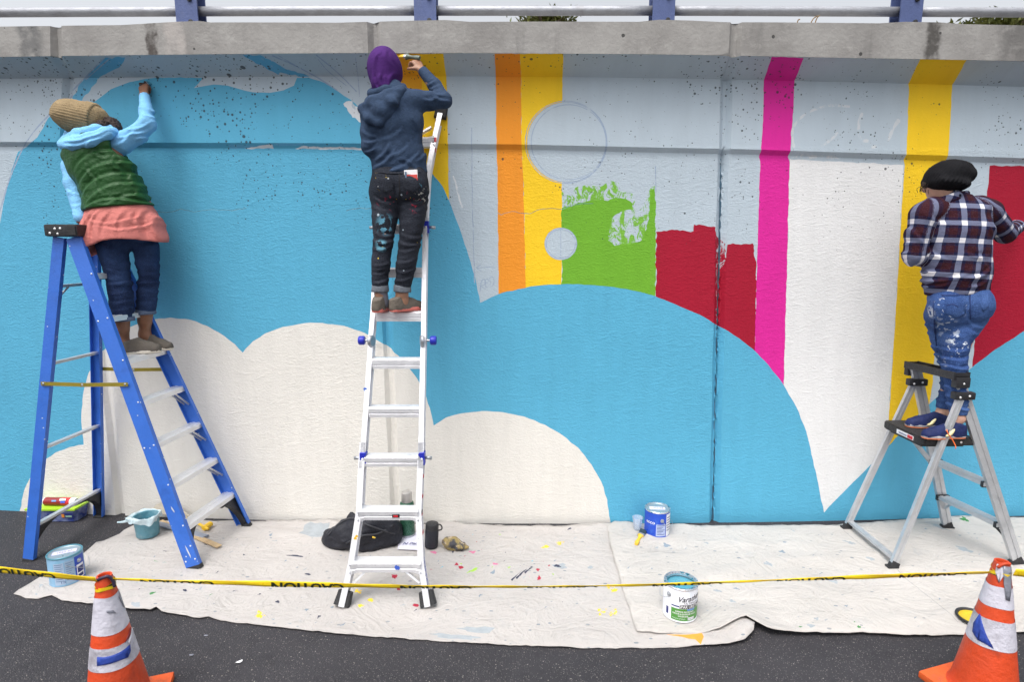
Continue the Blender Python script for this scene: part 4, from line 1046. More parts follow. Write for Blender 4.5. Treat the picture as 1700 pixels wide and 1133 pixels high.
# tray rail with compartments
h0, h1 = (SNt+Vector((0.0, -0.035, 0.02))), (SFt+Vector((0.0, 0.05, 0.02)))
ax = (h1-h0).normalized(); sdv = Vector((0, 0, 1)).cross(ax).normalized(); Lh = (h1-h0).length
Mr = Matrix((sdv, ax, Vector((0, 0, 1)))).transposed(); mid = (h0+h1)/2
bm = bmesh.new(); box(bm, mid+Vector((0, 0, -0.006)), (0.105, Lh, 0.012), Mr)
for s in (-1, 1): box(bm, mid+sdv*s*0.048, (0.012, Lh, 0.052), Mr, 0.004)
for t_ in (-0.5, -0.17, 0.17, 0.5): box(bm, mid+ax*(t_*(Lh-0.012))+Vector((0, 0, -0.001)), (0.085, 0.012, 0.045), Mr)
bm_obj('tray_rail', bm, BLK, st)
for e in (h0, h1):
    bm = bmesh.new(); box(bm, e+Vector((0.006, 0.012 if e is h0 else -0.012, -0.045)), (0.095, 0.045, 0.07), None, 0.008); cp = bm_obj('end_cap', bm, BLK, st, auto=35)
    rivets(cp, [e+Vector((0.01, -0.012 if e is h0 else -0.036, -0.05))], (0, -1, 0), 0, 0.007)
# platform
pzt = 0.905
pn, pf = on_z(SN, SNt, pzt), on_z(SF, SFt, pzt); xl = at(1480, 712, 3.98).x
bm = bmesh.new(); y0, y1 = pn.y+0.0, pf.y-0.02
out = [(pn.x-0.0, y0), (pn.x-0.03, y1), (xl+0.02, y1), (xl, y1-0.04), (xl, y0+0.05), (xl+0.03, y0)]
vs = [bm.verts.new((x, y, pzt-0.055)) for x, y in out]; f = bm.faces.new(vs)
r_ = bmesh.ops.extrude_face_region(bm, geom=[f]); bmesh.ops.translate(bm, verts=[v for v in r_['geom'] if isinstance(v, bmesh.types.BMVert)], vec=(0, 0, 0.055))
bmesh.ops.recalc_face_normals(bm, faces=bm.faces); bmesh.ops.bevel(bm, geom=list(bm.edges), offset=0.007, segments=2, affect='EDGES')
plat = bm_obj('platform', bm, M('black_platform', (0.02, 0.02, 0.022), 0.55, 0, 0.15, 20, 0.012, 120), st, auto=35)
sticker(plat, (xl-0.0005, (y0+y1)/2-0.05, pzt-0.028), 0.17, 0.03, WHITE, (-1, 0, 0), (0, 0, 1)); sticker(plat, (xl-0.003, (y0+y1)/2-0.105, pzt-0.028), 0.05, 0.022, RED, (-1, 0, 0), (0, 0, 1)); sticker(plat, (xl-0.003, (y0+y1)/2-0.03, pzt-0.028), 0.08, 0.012, M('grey_print', (0.3, 0.32, 0.4), .5), (-1, 0, 0), (0, 0, 1))
rivets(plat, [Vector((pn.x-0.10, y0-0.0005, pzt-0.03))], (0, -1, 0), 0, 0.008)
bm = bmesh.new(); box(bm, ((pn.x+xl)/2, (y0+y1)/2, pzt-0.066), (abs(pn.x-xl)-0.08, y1-y0-0.1, 0.022)); bm_obj('platform_bracket', bm, BLK, plat)
for yn in (806, 874):
    a = on_line(SN, SNt, yn); b = on_z(SF, SFt, a.z); a.y += 0.014; b.y -= 0.014
    bm = bmesh.new(); beam(bm, a, b, [(-0.042, -0.014), (0.042, -0.014), (0.042, 0.012), (0.034, 0.012), (0.030, 0.015), (0.012, 0.015), (0.008, 0.012), (-0.008, 0.012), (-0.012, 0.015), (-0.030, 0.015), (-0.034, 0.012), (-0.042, 0.012)], (0, 0, 1)); bm_obj('step', bm, ALUD, st)
    for e, s in ((a, 1), (b, -1)):
        bm = bmesh.new(); box(bm, e+Vector((0, s*0.01, -0.004)), (0.094, 0.022, 0.042), None, 0.005); bm_obj('step_cap', bm, BLK, st)
        if yn == 874:
            bm = bmesh.new(); beam(bm, e+Vector((0, s*0.10, -0.018)), on_z(SN if s > 0 else SF, SNt if s > 0 else SFt, a.z-0.10)+Vector((0, s*0.012, 0)), rect(0.016, 0.006), (1, 0, 0)); bm_obj('step_brace', bm, BLK if s > 0 else ALUD, st)
a, b = on_line(QN, QNt, 930), None; b = on_z(QF, QFt, a.z)
bm = bmesh.new(); beam(bm, a, b, rect(0.040, 0.018), (0, 0, 1)); bm_obj('cross_bar', bm, ALUD, st)
p0_, p1_ = on_z(SF, SFt, pzt-0.06), Vector((xl+0.05, pf.y-0.03, pzt-0.07))
bm = bmesh.new(); beam(bm, on_z(QF, QFt, 0.62)*0.0+Vector((xl+0.16, y1-0.02, pzt-0.06)), on_z(SF, SFt, 0.55)+Vector((-0.02, -0.01, 0)), rect(0.03, 0.02), (0, 1, 0)); bm_obj('platform_strut', bm, ALUD, st)
# ------------------------------------------------------------------ cans and small things on the cloths and road
def zcloth(p): return 0.028
def cyl_wrap(name, c, r, a0, rects, mat, parent, off=0.0006):
    """flat print wrapped on a can: rects = [(angle0, angle1, z0, z1)] in radians from a0"""
    V, F = [], []
    for (t0, t1, z0, z1) in rects:
        n = max(2, int(abs(t1-t0)/0.10)+1); i0 = len(V)
        for k in range(n+1):
            t = a0+t0+(t1-t0)*k/n; V += [(c[0]+(r+off)*math.cos(t), c[1]+(r+off)*math.sin(t), c[2]+z0), (c[0]+(r+off)*math.cos(t), c[1]+(r+off)*math.sin(t), c[2]+z1)]
        F += [(i0+2*k, i0+2*k+2, i0+2*k+3, i0+2*k+1) for k in range(n)]
    return mesh_obj(name, np_mesh(name, V, F), mat, parent, True)
def cyl_text(name, s, size, c, r, a, z, mat, parent, shear=0.0, sx=1.0, bold=0.0, off=0.0014, slope=0.0):
    V, F = text_tris(s, size, shear, sx, bold)
    W = [(c[0]+(r+off)*math.cos(a+x/r), c[1]+(r+off)*math.sin(a+x/r), c[2]+z+y+slope*x) for x, y in V]
    return mesh_obj(name, np_mesh(name, W, F), mat, parent)
def paint_can(label, base, r, h, mats, cam_open, paintz=0.85):
    c = Vector(base); t = thing('paint_can', label, 'paint can', c)
    body, rim, inner = mats
    bm = bmesh.new()
    prof = [(0, 0.004), (r-0.004, 0.004), (r, 0.0), (r+0.0015, 0.003), (r, 0.007), (r, h-0.012), (r-0.001, h-0.010)]
    lathe(bm, c, prof, 48); bm_obj('can_body', bm, body, t, auto=40)
    bm = bmesh.new()
    if cam_open:
        lathe(bm, c, [(r-0.001, h-0.012), (r+0.002, h-0.008), (r+0.0025, h-0.002), (r, h+0.001), (r-0.006, h), (r-0.008, h-0.006), (r-0.013, h-0.006), (r-0.014, h-0.002), (r-0.017, h-0.003), (r-0.016, h-0.016), (r-0.003, h-0.02), (r-0.003, h*paintz-0.01)], 48)
        bm_obj('rim', bm, rim, t, auto=40)
        bm = bmesh.new(); lathe(bm, c, [(r-0.003, h*paintz-0.002), (r*0.6, h*paintz), (0, h*paintz)], 40); bm_obj('wet_paint', bm, inner, t, True)
    else:
        lathe(bm, c, [(r-0.001, h-0.012), (r+0.002, h-0.008), (r+0.0025, h-0.002), (r, h+0.001), (r-0.006, h), (r-0.008, h-0.005)], 48)
        bm_obj('rim', bm, rim, t, auto=40)
        bm = bmesh.new(); lathe(bm, c, [(r-0.0075, h-0.006), (r-0.010, h-0.001), (r-0.014, h-0.001), (r-0.017, h-0.005), (r*0.5, h-0.004), (0, h-0.004)], 48); bm_obj('lid', bm, inner, t, auto=40)
    return t
def ear(t, c, r, z, a, wire=None):
    n = Vector((math.cos(a), math.sin(a), 0)); bm = bmesh.new()
    lathe(bm, Vector(c)+n*(r-0.001)+Vector((0, 0, z)), [(0.015, 0), (0.014, 0.003), (0.008, 0.005), (0.007, 0.010), (0.003, 0.012), (0, 0.012)], 16, n.to_track_quat('Z', 'Y').to_matrix())
    e = bm_obj('handle_ear', bm, STEEL, t, auto=40)
    if wire:
        bm = bmesh.new(); tube(bm, smooth_path([Vector(c)+Vector(w) for w in wire], 6), 0.0018, 6); bm_obj('wire_handle', bm, STEEL, t, True)
SILV = M('tin_rim', (0.62, 0.64, 0.67), 0.3, 0.85, 0.1, 30, wear=(0.10, 0.33, 0.43, 30, 0.30))
# front can: open, white and green label
c = gnd(1128, 1018, 0.026); r, h = 0.097, 0.208
CANW = M('white_can_label', (0.74, 0.75, 0.80), 0.35, 0, 0.04, 10, 0, 60, (0.10, 0.33, 0.43, 0.25), 14)
GREENL = M('green_can_label', (0.07, 0.27, 0.04), 0.35, 0, 0.08, 10); NAVYP = M('navy_print', (0.02, 0.03, 0.16), 0.4); LBLUE = M('pale_blue_print', (0.14, 0.30, 0.62), 0.4)
t = paint_can('open paint can full of teal paint with white and green label, on the cream cloth', c, r, h, (CANW, SILV, TEAL), True, 0.88)
af = math.atan2(-c.y, -c.x); a0 = af+0.10
L0, L1 = -0.60, 1.9
cyl_wrap('label_band', c, r, a0, [(L0, L1, 0.012, 0.086)], GREENL, t)
cyl_wrap('label_band', c, r, a0, [(L0, -0.1, 0.096, 0.104)], NAVYP, t)
cyl_wrap('label_band', c, r, a0, [(-0.12, L1, 0.088, 0.112)], BLACKP, t, 0.0010)
cyl_wrap('label_band', c, r, a0, [(0.34, 0.85, 0.077, 0.0875)], LBLUE, t, 0.0012)
cyl_text('lettering', 'Varathane', 0.046, c, r, a0+0.62, 0.150, BLACKP, t, 0.35, 0.9, 0.0006, 0.0014, 0.10)
cyl_text('lettering', 'ULTIMATE', 0.017, c, r, a0+0.62, 0.122, BLACKP, t, 0, 1.2, 0)
cyl_text('lettering', 'SPAR URETHANE', 0.026, c, r, a0+0.70, 0.0998, WHITE, t, 0, 0.82, 0.0005, 0.0022)
for i, (s, w) in enumerate((('SUPERIOR PROTECTION', 0.25), ('INDOOR & OUTDOOR WOOD', 0.3), ('WATER BASE', 0.05))): cyl_text('lettering', s, 0.0125, c, r, a0+0.22-(0.10 if i == 2 else 0), 0.068-0.014*i, WHITE, t, 0, 0.8, 0.0003)
cyl_text('lettering', 'INTERIOR EXTERIOR', 0.009, c, r, a0-0.14, 0.024, WHITE, t, 0, 0.9)
cyl_wrap('label_band', c, r, a0, [(0.40, 0.85, 0.017, 0.034)], WHITE, t, 0.0012); cyl_text('lettering', 'CLEAR GLOSS', 0.009, c, r, a0+0.62, 0.0255, NAVYP, t, 0, 0.9, 0, 0.0022)
cyl_wrap('label_band', c, r, a0, [(-0.98, -0.80, 0.03, 0.075)], NAVYP, t)
ear(t, c, r, 0.155, a0-0.80, [(-0.085, -0.07, 0.15), (-0.115, -0.06, 0.145), (-0.12, 0.0, 0.12), (-0.10, 0.07, 0.14)])
# blue can by the wall
c = gnd(1090, 884, 0.02); r, h = 0.0935, 0.200
BLUL = M('blue_can_label', (0.012, 0.06, 0.44), 0.35, 0, 0.12, 12, 0, 60, (0.08, 0.20, 0.6, 0.5), 9)
LIDT = M('tin_lid_with_teal_drips', (0.35, 0.42, 0.46), 0.35, 0.5, 0.1, 10, 0, 60, (0.07, 0.28, 0.40, 0.95), 3)
t = paint_can('closed paint can with bright blue label and sticker on its lid, against the blue wall', c, r, h, (BLUL, SILV, LIDT), False)
a0 = math.atan2(-c.y, -c.x)
cyl_wrap('label_panel', c, r, a0, [(-0.05, 0.72, 0.012, 0.105)], M('pale_blue_panel', (0.42, 0.50, 0.74), 0.4), t)
cyl_wrap('label_panel', c, r, a0, [(0.80, 1.55, 0.006, 0.180)], WHITE, t)
for k in range(7): cyl_wrap('label_print', c, r, a0, [(0.02, 0.65-0.13*(k % 3), 0.095-k*0.0115, 0.099-k*0.0115)], NAVYP, t, 0.0012)
for k in range(6): cyl_wrap('label_print', c, r, a0, [(0.86, 1.4, 0.15-k*0.02, 0.156-k*0.02)], NAVYP, t, 0.0012)
cyl_text('lettering', 'behr', 0.036, c, r, a0-0.55, 0.115, WHITE, t, 0, 1.0, 0.0004) if False else cyl_text('lettering', 'ecco', 0.036, c, r, a0-0.55, 0.115, WHITE, t, 0, 1.1, 0.0004)
ear(t, c, r, 0.135, a0+0.42)
ear(t, c, r, 0.135, a0+0.42+math.pi, [(0.09*math.cos(a0+.42), 0.09*math.sin(a0+.42), .135), (0.05, -0.11, .10), (0.10, -0.06, 0.09), (.11, -.0, .10)])
bm = bmesh.new(); box(bm, c+Vector((-0.004, -0.005, h-0.003)), (0.115, 0.045, 0.0012), Matrix.Rotation(-0.12, 3, 'Z')); lb = bm_obj('lid_label', bm, M('lilac_white_label', (0.72, 0.70, 0.86), .5), t)
flat_text('lettering', '1022-68', 0.03, c+Vector((-0.004, -0.005, h-0.0018)), (1, -0.12, 0), (0.12, 1, 0), NAVYP, lb, 0, 0.9)
# can on the left cloth tip
c = gnd(113, 962, 0.012); r, h = 0.0955, 0.195
GREYB = M('blue_smeared_label', (0.20, 0.36, 0.52), 0.4, 0, 0.15, 9, 0, 60, (0.07, 0.27, 0.38, 0.9), 4.5)
t = paint_can('closed paint can smeared with teal drips, at the left tip of the splattered cloth', c, r, h, (GREYB, M('teal_smeared_rim', (0.10, 0.28, 0.36), 0.35, 0.3, 0.2, 14), LIDT), False)
a0 = math.atan2(-c.y, -c.x)
cyl_wrap('label_panel', c, r, a0, [(-0.75, -0.15, 0.012, 0.16)], M('pale_label_panel', (0.36, 0.47, 0.62), .5, 0, .1, 20), t)
cyl_wrap('label_panel', c, r, a0, [(-0.10, 0.42, 0.012, 0.165)], M('grey_label_panel', (0.30, 0.42, 0.56), .5, 0, .1, 20), t)
cyl_wrap('label_panel', c, r, a0, [(0.46, 1.25, 0.010, 0.175)], BLUL, t); cyl_wrap('label_print', c, r, a0, [(0.55, 1.1, 0.02, 0.115)], WHITE, t, 0.0012); cyl_wrap('label_print', c, r, a0, [(0.6, 1.0, 0.03, 0.05), (0.6, 1.05, 0.06, 0.10)], NAVYP, t, 0.0018)
for k in range(9): cyl_wrap('label_print', c, r, a0, [(-0.68, -0.22-0.06*(k % 2), 0.148-k*0.014, 0.152-k*0.014), (-0.05, 0.36-0.08*(k % 3), 0.150-k*0.014, 0.1535-k*0.014)], M('faint_print', (0.12, 0.20, 0.34), .5), t, 0.0012)
cyl_text('lettering', '1.0', 0.022, c, r, a0-0.28, 0.028, NAVYP, t)
ear(t, c, r, 0.14, a0+0.78, [(0.06, -0.08, .14), (0.13, -0.03, .10), (0.12, 0.04, .08), (0.09, 0.08, .12)])
bm = bmesh.new(); box(bm, c+Vector((0.0, -0.0, h-0.003)), (0.13, 0.045, 0.0012), Matrix.Rotation(0.5, 3, 'Z')); lb = bm_obj('lid_label', bm, M('lilac_white_label', (0.62, 0.60, 0.82), .5), t)
flat_text('lettering', '1022-67', 0.028, c+Vector((0, 0, h-0.0018)), (0.88, 0.48, 0), (-0.48, 0.88, 0), NAVYP, lb, 0, 0.9)
# plastic cup and brush by the blue can
c = gnd(1058, 880, 0.02); cupm = NT('clear_cup_plastic'); cupm.set('Base Color', (0.75, 0.82, 0.92, 1)); cupm.set('Roughness', 0.12); cupm.set('Transmission Weight', 0.55); cupm.set('IOR', 1.2); cupm.set('Alpha', 0.62)
bm = bmesh.new(); lathe(bm, c, [(0, 0.003), (0.026, 0.002), (0.028, 0.004), (0.038, 0.098), (0.041, 0.100), (0.041, 0.103), (0.038, 0.103), (0.036, 0.098), (0.0265, 0.006), (0, 0.005)], 28)
tag(bm_obj('plastic_cup', bm, cupm.done(), None, auto=40), 'empty clear plastic cup beside the blue labelled paint can', 'cup')
YELP = M('yellow_plastic', (0.80, 0.50, 0.03), 0.4, 0, 0.1, 14, 0, 60, (0.15, 0.35, 0.3, 0.5), 20)
def place_brush(p0, p1, name, label, hm, bristle, w=0.035, n=(0, -0.3, 1)):
    p0, p1 = Vector(p0), Vector(p1); d = (p1-p0).normalized(); L = (p1-p0).length
    t = thing(name, label, 'paintbrush', p0)
    bm = bmesh.new(); prevs = None
    for s, ww, tt in ((0, .012, .010), (.12, .016, .012), (.3, .010, .010), (.48, .012, .012), (.58, .024, .014)):
        q = p0+d*L*s; x, y, z = frame(p0, p1, n)
        ring_ = [bm.verts.new(q+x*a*ww+y*b*tt) for a, b in ((1, -.4), (1, .4), (.5, 1), (-.5, 1), (-1, .4), (-1, -.4), (-.5, -1), (.5, -1))]
        if prevs:
            for i in range(8): bm.faces.new((prevs[i], prevs[(i+1) % 8], ring_[(i+1) % 8], ring_[i]))
        else: bm.faces.new(ring_[::-1])
        prevs = ring_
    bm.faces.new(prevs); bm_obj('handle', bm, hm, t, auto=60)
    bm = bmesh.new(); beam(bm, p0+d*L*.57, p0+d*L*.70, rect(w*1.45, .018, .004), n); bm_obj('ferrule', bm, STEEL, t)
    bm = bmesh.new(); beam(bm, p0+d*L*.70, p1, rect(w*1.40, .016, .004), n, prof1=rect(w*1.5, .007, .002)); bm_obj('bristles', bm, bristle, t)
    return t
a = gnd(1056, 904, 0.034); b = gnd(1069, 880, 0.045)
DARKB = M('paint_clogged_bristles', (0.03, 0.05, 0.06), 0.6, 0, 0.3, 30, 0.01, 90)
place_brush(a, b, 'paint_brush', 'yellow handled paintbrush lying on the cream cloth against the blue can', YELP, DARKB)
# yellow rimmed can lid behind the right cone
c = gnd(1618, 1029, 0.03); t = thing('can_lid', 'paint can lid with black rim and yellow inside lying by the right cone', 'lid', c)
bm = bmesh.new(); lathe(bm, c, [(0, 0), (0.078, 0), (0.080, 0.010), (0.088, 0.012), (0.090, 0.008), (0.093, 0.010), (0.092, 0.016), (0.084, 0.018), (0.079, 0.014), (0.077, 0.006), (0, 0.006)], 40); bm_obj('rim', bm, BLK, t, auto=40)
bm = bmesh.new(); lathe(bm, c, [(0.076, 0.0075), (0.05, 0.009), (0, 0.0085)], 36); bm_obj('inside', bm, M('dried_yellow_paint', (0.62, 0.44, 0.02), 0.5, 0, 0.2, 20, 0.01, 50, (0.25, 0.20, 0.03, 0.8), 14), t, True)

# pail with a teal smeared plastic liner
c = gnd(246, 889, 0.02); t = thing('paint_pail', 'small teal smeared paint pail with a torn plastic liner, at the edge of the cloth', 'pail', c)
TS = M('teal_smeared_plastic', (0.11, 0.30, 0.38), 0.4, 0, 0.2, 9, 0.01, 30, (0.30, 0.45, 0.50, 0.7), 6)
bm = bmesh.new(); lathe(bm, c, [(0, 0.0), (0.066, 0.0), (0.072, 0.006), (0.086, 0.155), (0.090, 0.158), (0.089, 0.163), (0.083, 0.160), (0.070, 0.03), (0, 0.03)], 32)
for v in bm.verts: v.co += Vector((0.004*math.sin(v.co.z*60+v.co.x*30), 0.003*math.sin(v.co.z*50+v.co.y*40), 0))
bm_obj('pail_body', bm, TS, t, auto=50)
bm = bmesh.new(); lathe(bm, c, [(0.069, 0.032), (0.02, 0.035), (0, 0.034)], 28); bm_obj('wet_paint', bm, TEAL, t, True)
LIN = M('milky_plastic_film', (0.55, 0.68, 0.73), 0.3, 0, 0.15, 14, 0.01, 40, (0.12, 0.35, 0.44, 0.8), 8)
bm = bmesh.new(); n = 44; R_ = []
for k, (rr, zz) in enumerate(((0.074, 0.09), (0.084, 0.150), (0.090, 0.172), (0.098, 0.168), (0.097, 0.150), (0.094, 0.125))):
    ring_ = []
    for i in range(n):
        a = 2*math.pi*i/n; w = 0.007*math.sin(5*a+k)+0.005*math.sin(11*a+2*k)+0.003*rng.uniform(-1, 1)
        dz = (0.012*math.sin(3*a+1)+0.006*math.sin(9*a))*(k/5); ext = 0.03*max(0, math.cos(a-3.4))**6*(k >= 3)
        ring_.append(bm.verts.new(c+Vector(((rr+w*k/4+ext)*math.cos(a), (rr+w*k/4+ext)*math.sin(a), zz+dz))))
    R_.append(ring_)
for A, B in zip(R_[:-1], R_[1:]):
    for i in range(n): bm.faces.new((A[i], A[(i+1) % n], B[(i+1) % n], B[i]))
tw = smooth_path([c+Vector((-0.085, -0.03, 0.15)), c+Vector((-0.12, -0.035, 0.135)), c+Vector((-0.16, -0.03, 0.12)), c+Vector((-0.20, -0.03, 0.118))], 4)
tube(bm, tw, [0.016-0.0009*i for i in range(len(tw))], 7)
bm_obj('plastic_liner', bm, LIN, t, True)

# clear storage box with lime lid, sealant tube on it
c0 = gnd(92, 868); t = thing('storage_box', 'clear blue plastic storage box with a lime green lid behind the blue ladder', 'box', (c0.x, c0.y, 0))
BOXM = NT('blue_clear_plastic'); cc = BOXM.mix(BOXM.ramp(BOXM.noise(14, 5), 0.35, 0.65), (0.03, 0.05, 0.22), (0.20, 0.24, 0.40)); BOXM.set('Base Color', cc); BOXM.set('Roughness', 0.12); BOXM.set('Alpha', 0.88); BOXM = BOXM.done()
bx = c0.x+0.0; by = c0.y+0.07
bm = bmesh.new(); beam(bm, (bx, by, 0.006), (bx, by, 0.105), rect(0.33, 0.135, 0.02), (0, 1, 0), prof1=rect(0.36, 0.155, 0.022)); bb = bm_obj('box_body', bm, BOXM, t)
bm = bmesh.new(); box(bm, (bx-0.02, by, 0.113), (0.40, 0.175, 0.018), None, 0.006); bm_obj('box_lid', bm, M('lime_plastic', (0.36, 0.60, 0.03), 0.4, 0, 0.08, 12), t, auto=35)
sticker(bb, (bx+0.11, by-0.075, 0.06), 0.09, 0.045, NAVYP, (0, -1, -0.1)); sticker(bb, (bx+0.075, by-0.078, 0.06), 0.022, 0.03, M('orange_print', (0.7, 0.25, 0.03), .5), (0, -1, -0.1)); sticker(bb, (bx+0.12, by-0.078, 0.055), 0.05, 0.014, M('green_grey_print', (0.25, 0.4, 0.3), .5), (0, -1, -0.1))
sa = Vector((bx-0.115, by-0.01, 0.122+0.031)); sb = Vector((bx+0.15, by-0.02, 0.122+0.031)); ax_ = (sb-sa).normalized()
t = thing('sealant_tube', 'red and white sealant cartridge lying on the lime green box lid', 'sealant tube', sa)
Mq = ax_.to_track_quat('Z', 'Y').to_matrix(); L = (sb-sa).length
bm = bmesh.new(); lathe(bm, sa, [(0, 0), (0.028, 0), (0.031, 0.004), (0.031, L-0.012), (0.029, L-0.004), (0.026, L), (0.024, L-0.012), (0, L-0.014)], 26, Mq); bm_obj('cartridge', bm, WHITE, t, auto=40)
def tube_band(name, s0, s1, mat, off=0.0008, a0=0, a1=2*math.pi, parent=t):
    bm = bmesh.new(); n = 26; A, B = [], []
    for i in range(n+1):
        a = a0+(a1-a0)*i/n; o = Vector((math.cos(a), math.sin(a), 0))*(0.031+off); A.append(bm.verts.new(sa+Mq@(o+Vector((0, 0, s0))))); B.append(bm.verts.new(sa+Mq@(o+Vector((0, 0, s1)))))
    for i in range(n): bm.faces.new((A[i], A[i+1], B[i+1], B[i]))
    bmesh.ops.recalc_face_normals(bm, faces=bm.faces); return bm_obj(name, bm, mat, parent, True)
tube_band('label_band', 0.012, 0.155, M('dark_red_label', (0.24, 0.012, 0.012), .4, 0, .2, 30)); tube_band('label_band', 0.155, L-0.04, RED)
fa = None
for q_ in ((0.175, 0.036, 0.03, BLUEINK), (0.175, 0.048, 0.016, WHITE), (0.10, 0.035, 0.012, LBLUE)):
    p = sa+ax_*q_[0]; n_ = Vector((0.05, -0.85, 0.5)).normalized(); p = p+n_*0.0322
    sticker(t, p+Vector((0, 0, 0.012 if q_[3] is WHITE else 0)), q_[1], q_[2], q_[3], n_)

# tools half hidden behind the blue ladder's front leg
WOOD = M('raw_wood', (0.52, 0.38, 0.22), 0.7, 0, 0.15, 12, 0.004, 60, (0.30, 0.18, 0.10, 0.5), 10)
a, b = gnd(266, 866, 0.03), gnd(364, 908, 0.03); bm = bmesh.new(); beam(bm, a, b, rect(0.045, 0.008), (0, 0, 1))
bm.free(); bm = bmesh.new(); beam(bm, a, b, rect(0.042, 0.008, 0.001), (0, 0, 1)); tag(bm_obj('stir_stick', bm, WOOD), 'long bare wooden stirring stick lying on the cloth behind the blue ladder leg', 'stick')
t = thing('hand_saw', 'yellow framed hand tool lying on the cloth behind the lowest blue ladder step', 'hand tool', gnd(322, 866, 0.03))
pts = [gnd(302, 860, 0.035), gnd(312, 862, 0.05), gnd(326, 868, 0.05), gnd(340, 876, 0.045), gnd(346, 879, 0.04)]
bm = bmesh.new(); tube(bm, smooth_path(pts, 4), 0.010, 8); bm_obj('frame', bm, YELP, t, True)
a, b = gnd(338, 878, 0.04), gnd(350, 870, 0.045); bm = bmesh.new(); beam(bm, a, b, rect(0.042, 0.036, 0.010), (0, 0, 1)); bm_obj('handle', bm, YELP, t, auto=50)
pts = [gnd(300, 862, 0.03), gnd(318, 876, 0.03), gnd(334, 886, 0.03)]; bm = bmesh.new(); beam(bm, pts[0], pts[2], rect(0.022, 0.004), (0, 0, 1)); bm_obj('blade', bm, STEEL, t)
a, b = gnd(338, 889, 0.035), gnd(344, 892, 0.035); bm = bmesh.new(); beam(bm, gnd(262, 870, .03), gnd(342, 892, .03), rect(0.05, 0.016, .003), (0, 0, 1)); tag(bm_obj('scraper', bm, M('grey_tool_metal', (0.28, 0.31, 0.38), .45, .4)), 'grey metal scraper beside the wooden stick on the cloth', 'scraper')
# stained card leaning at the foot of the wall
bm = bmesh.new(); q = [at(247, 852, 4.30), at(260, 838, 4.33), at(272, 834, 4.33), at(292, 838, 4.33), at(318, 858, 4.28)]
vs = [bm.verts.new(p) for p in q]; f = bm.faces.new(vs); r_ = bmesh.ops.extrude_face_region(bm, geom=[f]); bmesh.ops.translate(bm, verts=[v for v in r_['geom'] if isinstance(v, bmesh.types.BMVert)], vec=(0, -0.006, 0))
bmesh.ops.recalc_face_normals(bm, faces=bm.faces)
tag(bm_obj('scrap_cloth', bm, M('beige_scrap', (0.42, 0.38, 0.31), .8, 0, .2, 10)), 'beige scrap of canvas folded up against the cream wall base', 'scrap')

# flask, paper, bottle, rag
c = gnd(677, 889, 0.024); t = thing('vacuum_flask', 'tall green vacuum flask with steel cup lid standing by the wall', 'flask', c)
GRN = M('hammertone_green', (0.035, 0.125, 0.075), 0.3, 0.35, 0.12, 40, 0.003, 120)
bm = bmesh.new(); lathe(bm, c, [(0, 0), (0.050, 0), (0.054, 0.006), (0.054, 0.24), (0.050, 0.262), (0.040, 0.268), (0.040, 0.272)], 32); bm_obj('flask_body', bm, GRN, t, auto=40)
bm = bmesh.new(); lathe(bm, c, [(0.0405, 0.27), (0.0415, 0.272), (0.039, 0.335), (0.037, 0.345), (0.030, 0.349), (0, 0.350)], 32); bm_obj('cup_lid', bm, M('brushed_steel', (0.55, 0.53, 0.51), 0.42, 0.7, 0.1, 30), t, auto=40)
bm = bmesh.new(); lathe(bm, c, [(0.0545, 0.002), (0.055, 0.004), (0.055, 0.018), (0.0545, 0.020)], 32); bm_obj('base_ring', bm, STEEL, t, True)
bm = bmesh.new(); q = [(660, 912), (698, 914), (696, 884), (664, 886)]; g_ = 6
A = [[None]*(g_+1) for _ in range(g_+1)]
for i in range(g_+1):
    for j in range(g_+1):
        u_, v_ = i/g_, j/g_; x = (q[0][0]*(1-u_)+q[1][0]*u_)*(1-v_)+(q[3][0]*(1-u_)+q[2][0]*u_)*v_; y = (q[0][1]*(1-u_)+q[1][1]*u_)*(1-v_)+(q[3][1]*(1-u_)+q[2][1]*u_)*v_
        A[i][j] = bm.verts.new(gnd(x, y, 0.026+0.006*abs(math.sin(u_*4+v_*2))*(1-v_)))
for i in range(g_):
    for j in range(g_): bm.faces.new((A[i][j], A[i+1][j], A[i+1][j+1], A[i][j+1]))
t = bm_obj('paper_bag', bm, M('white_paper', (0.72, 0.71, 0.82), .7, 0, .05, 8), None, True); t.modifiers.new('t', 'SOLIDIFY').thickness = 0.002
tag(t, 'flat white paper bag with blue print under the green flask', 'paper bag')
flat_text('lettering', 'N Pauls', 0.045, gnd(684, 903, 0.036), (1, 0.03, 0), (-0.03, 1, 0), NAVYP, t, 0.3, 1.0, 0.0006)
c = gnd(716, 908, 0.022); t = thing('water_bottle', 'short black insulated bottle with a loop cap beside the ladder leg', 'bottle', c)
tilt = Matrix.Rotation(0.06, 3, 'Y')
bm = bmesh.new(); lathe(bm, c, [(0, 0), (0.045, 0), (0.049, 0.006), (0.049, 0.125), (0.047, 0.137)], 28, tilt); bm_obj('bottle_body', bm, M('matt_black_coat', (0.016, 0.019, 0.028), .55, 0, .1, 40), t, auto=40)
bm = bmesh.new(); lathe(bm, c, [(0.0475, 0.138), (0.0475, 0.172), (0.044, 0.180), (0.02, 0.184), (0, 0.184)], 28, tilt); cp = bm_obj('cap', bm, BLK, t, auto=40)
bm = bmesh.new(); tube(bm, smooth_path([c+Vector((0.035, -0.01, 0.176)), c+Vector((0.068, -0.015, 0.178)), c+Vector((0.082, -0.015, 0.16)), c+Vector((0.078, -0.012, 0.138)), c+Vector((0.052, -0.01, 0.130))], 5), 0.005, 8); bm_obj('loop', bm, BLK, cp, True)
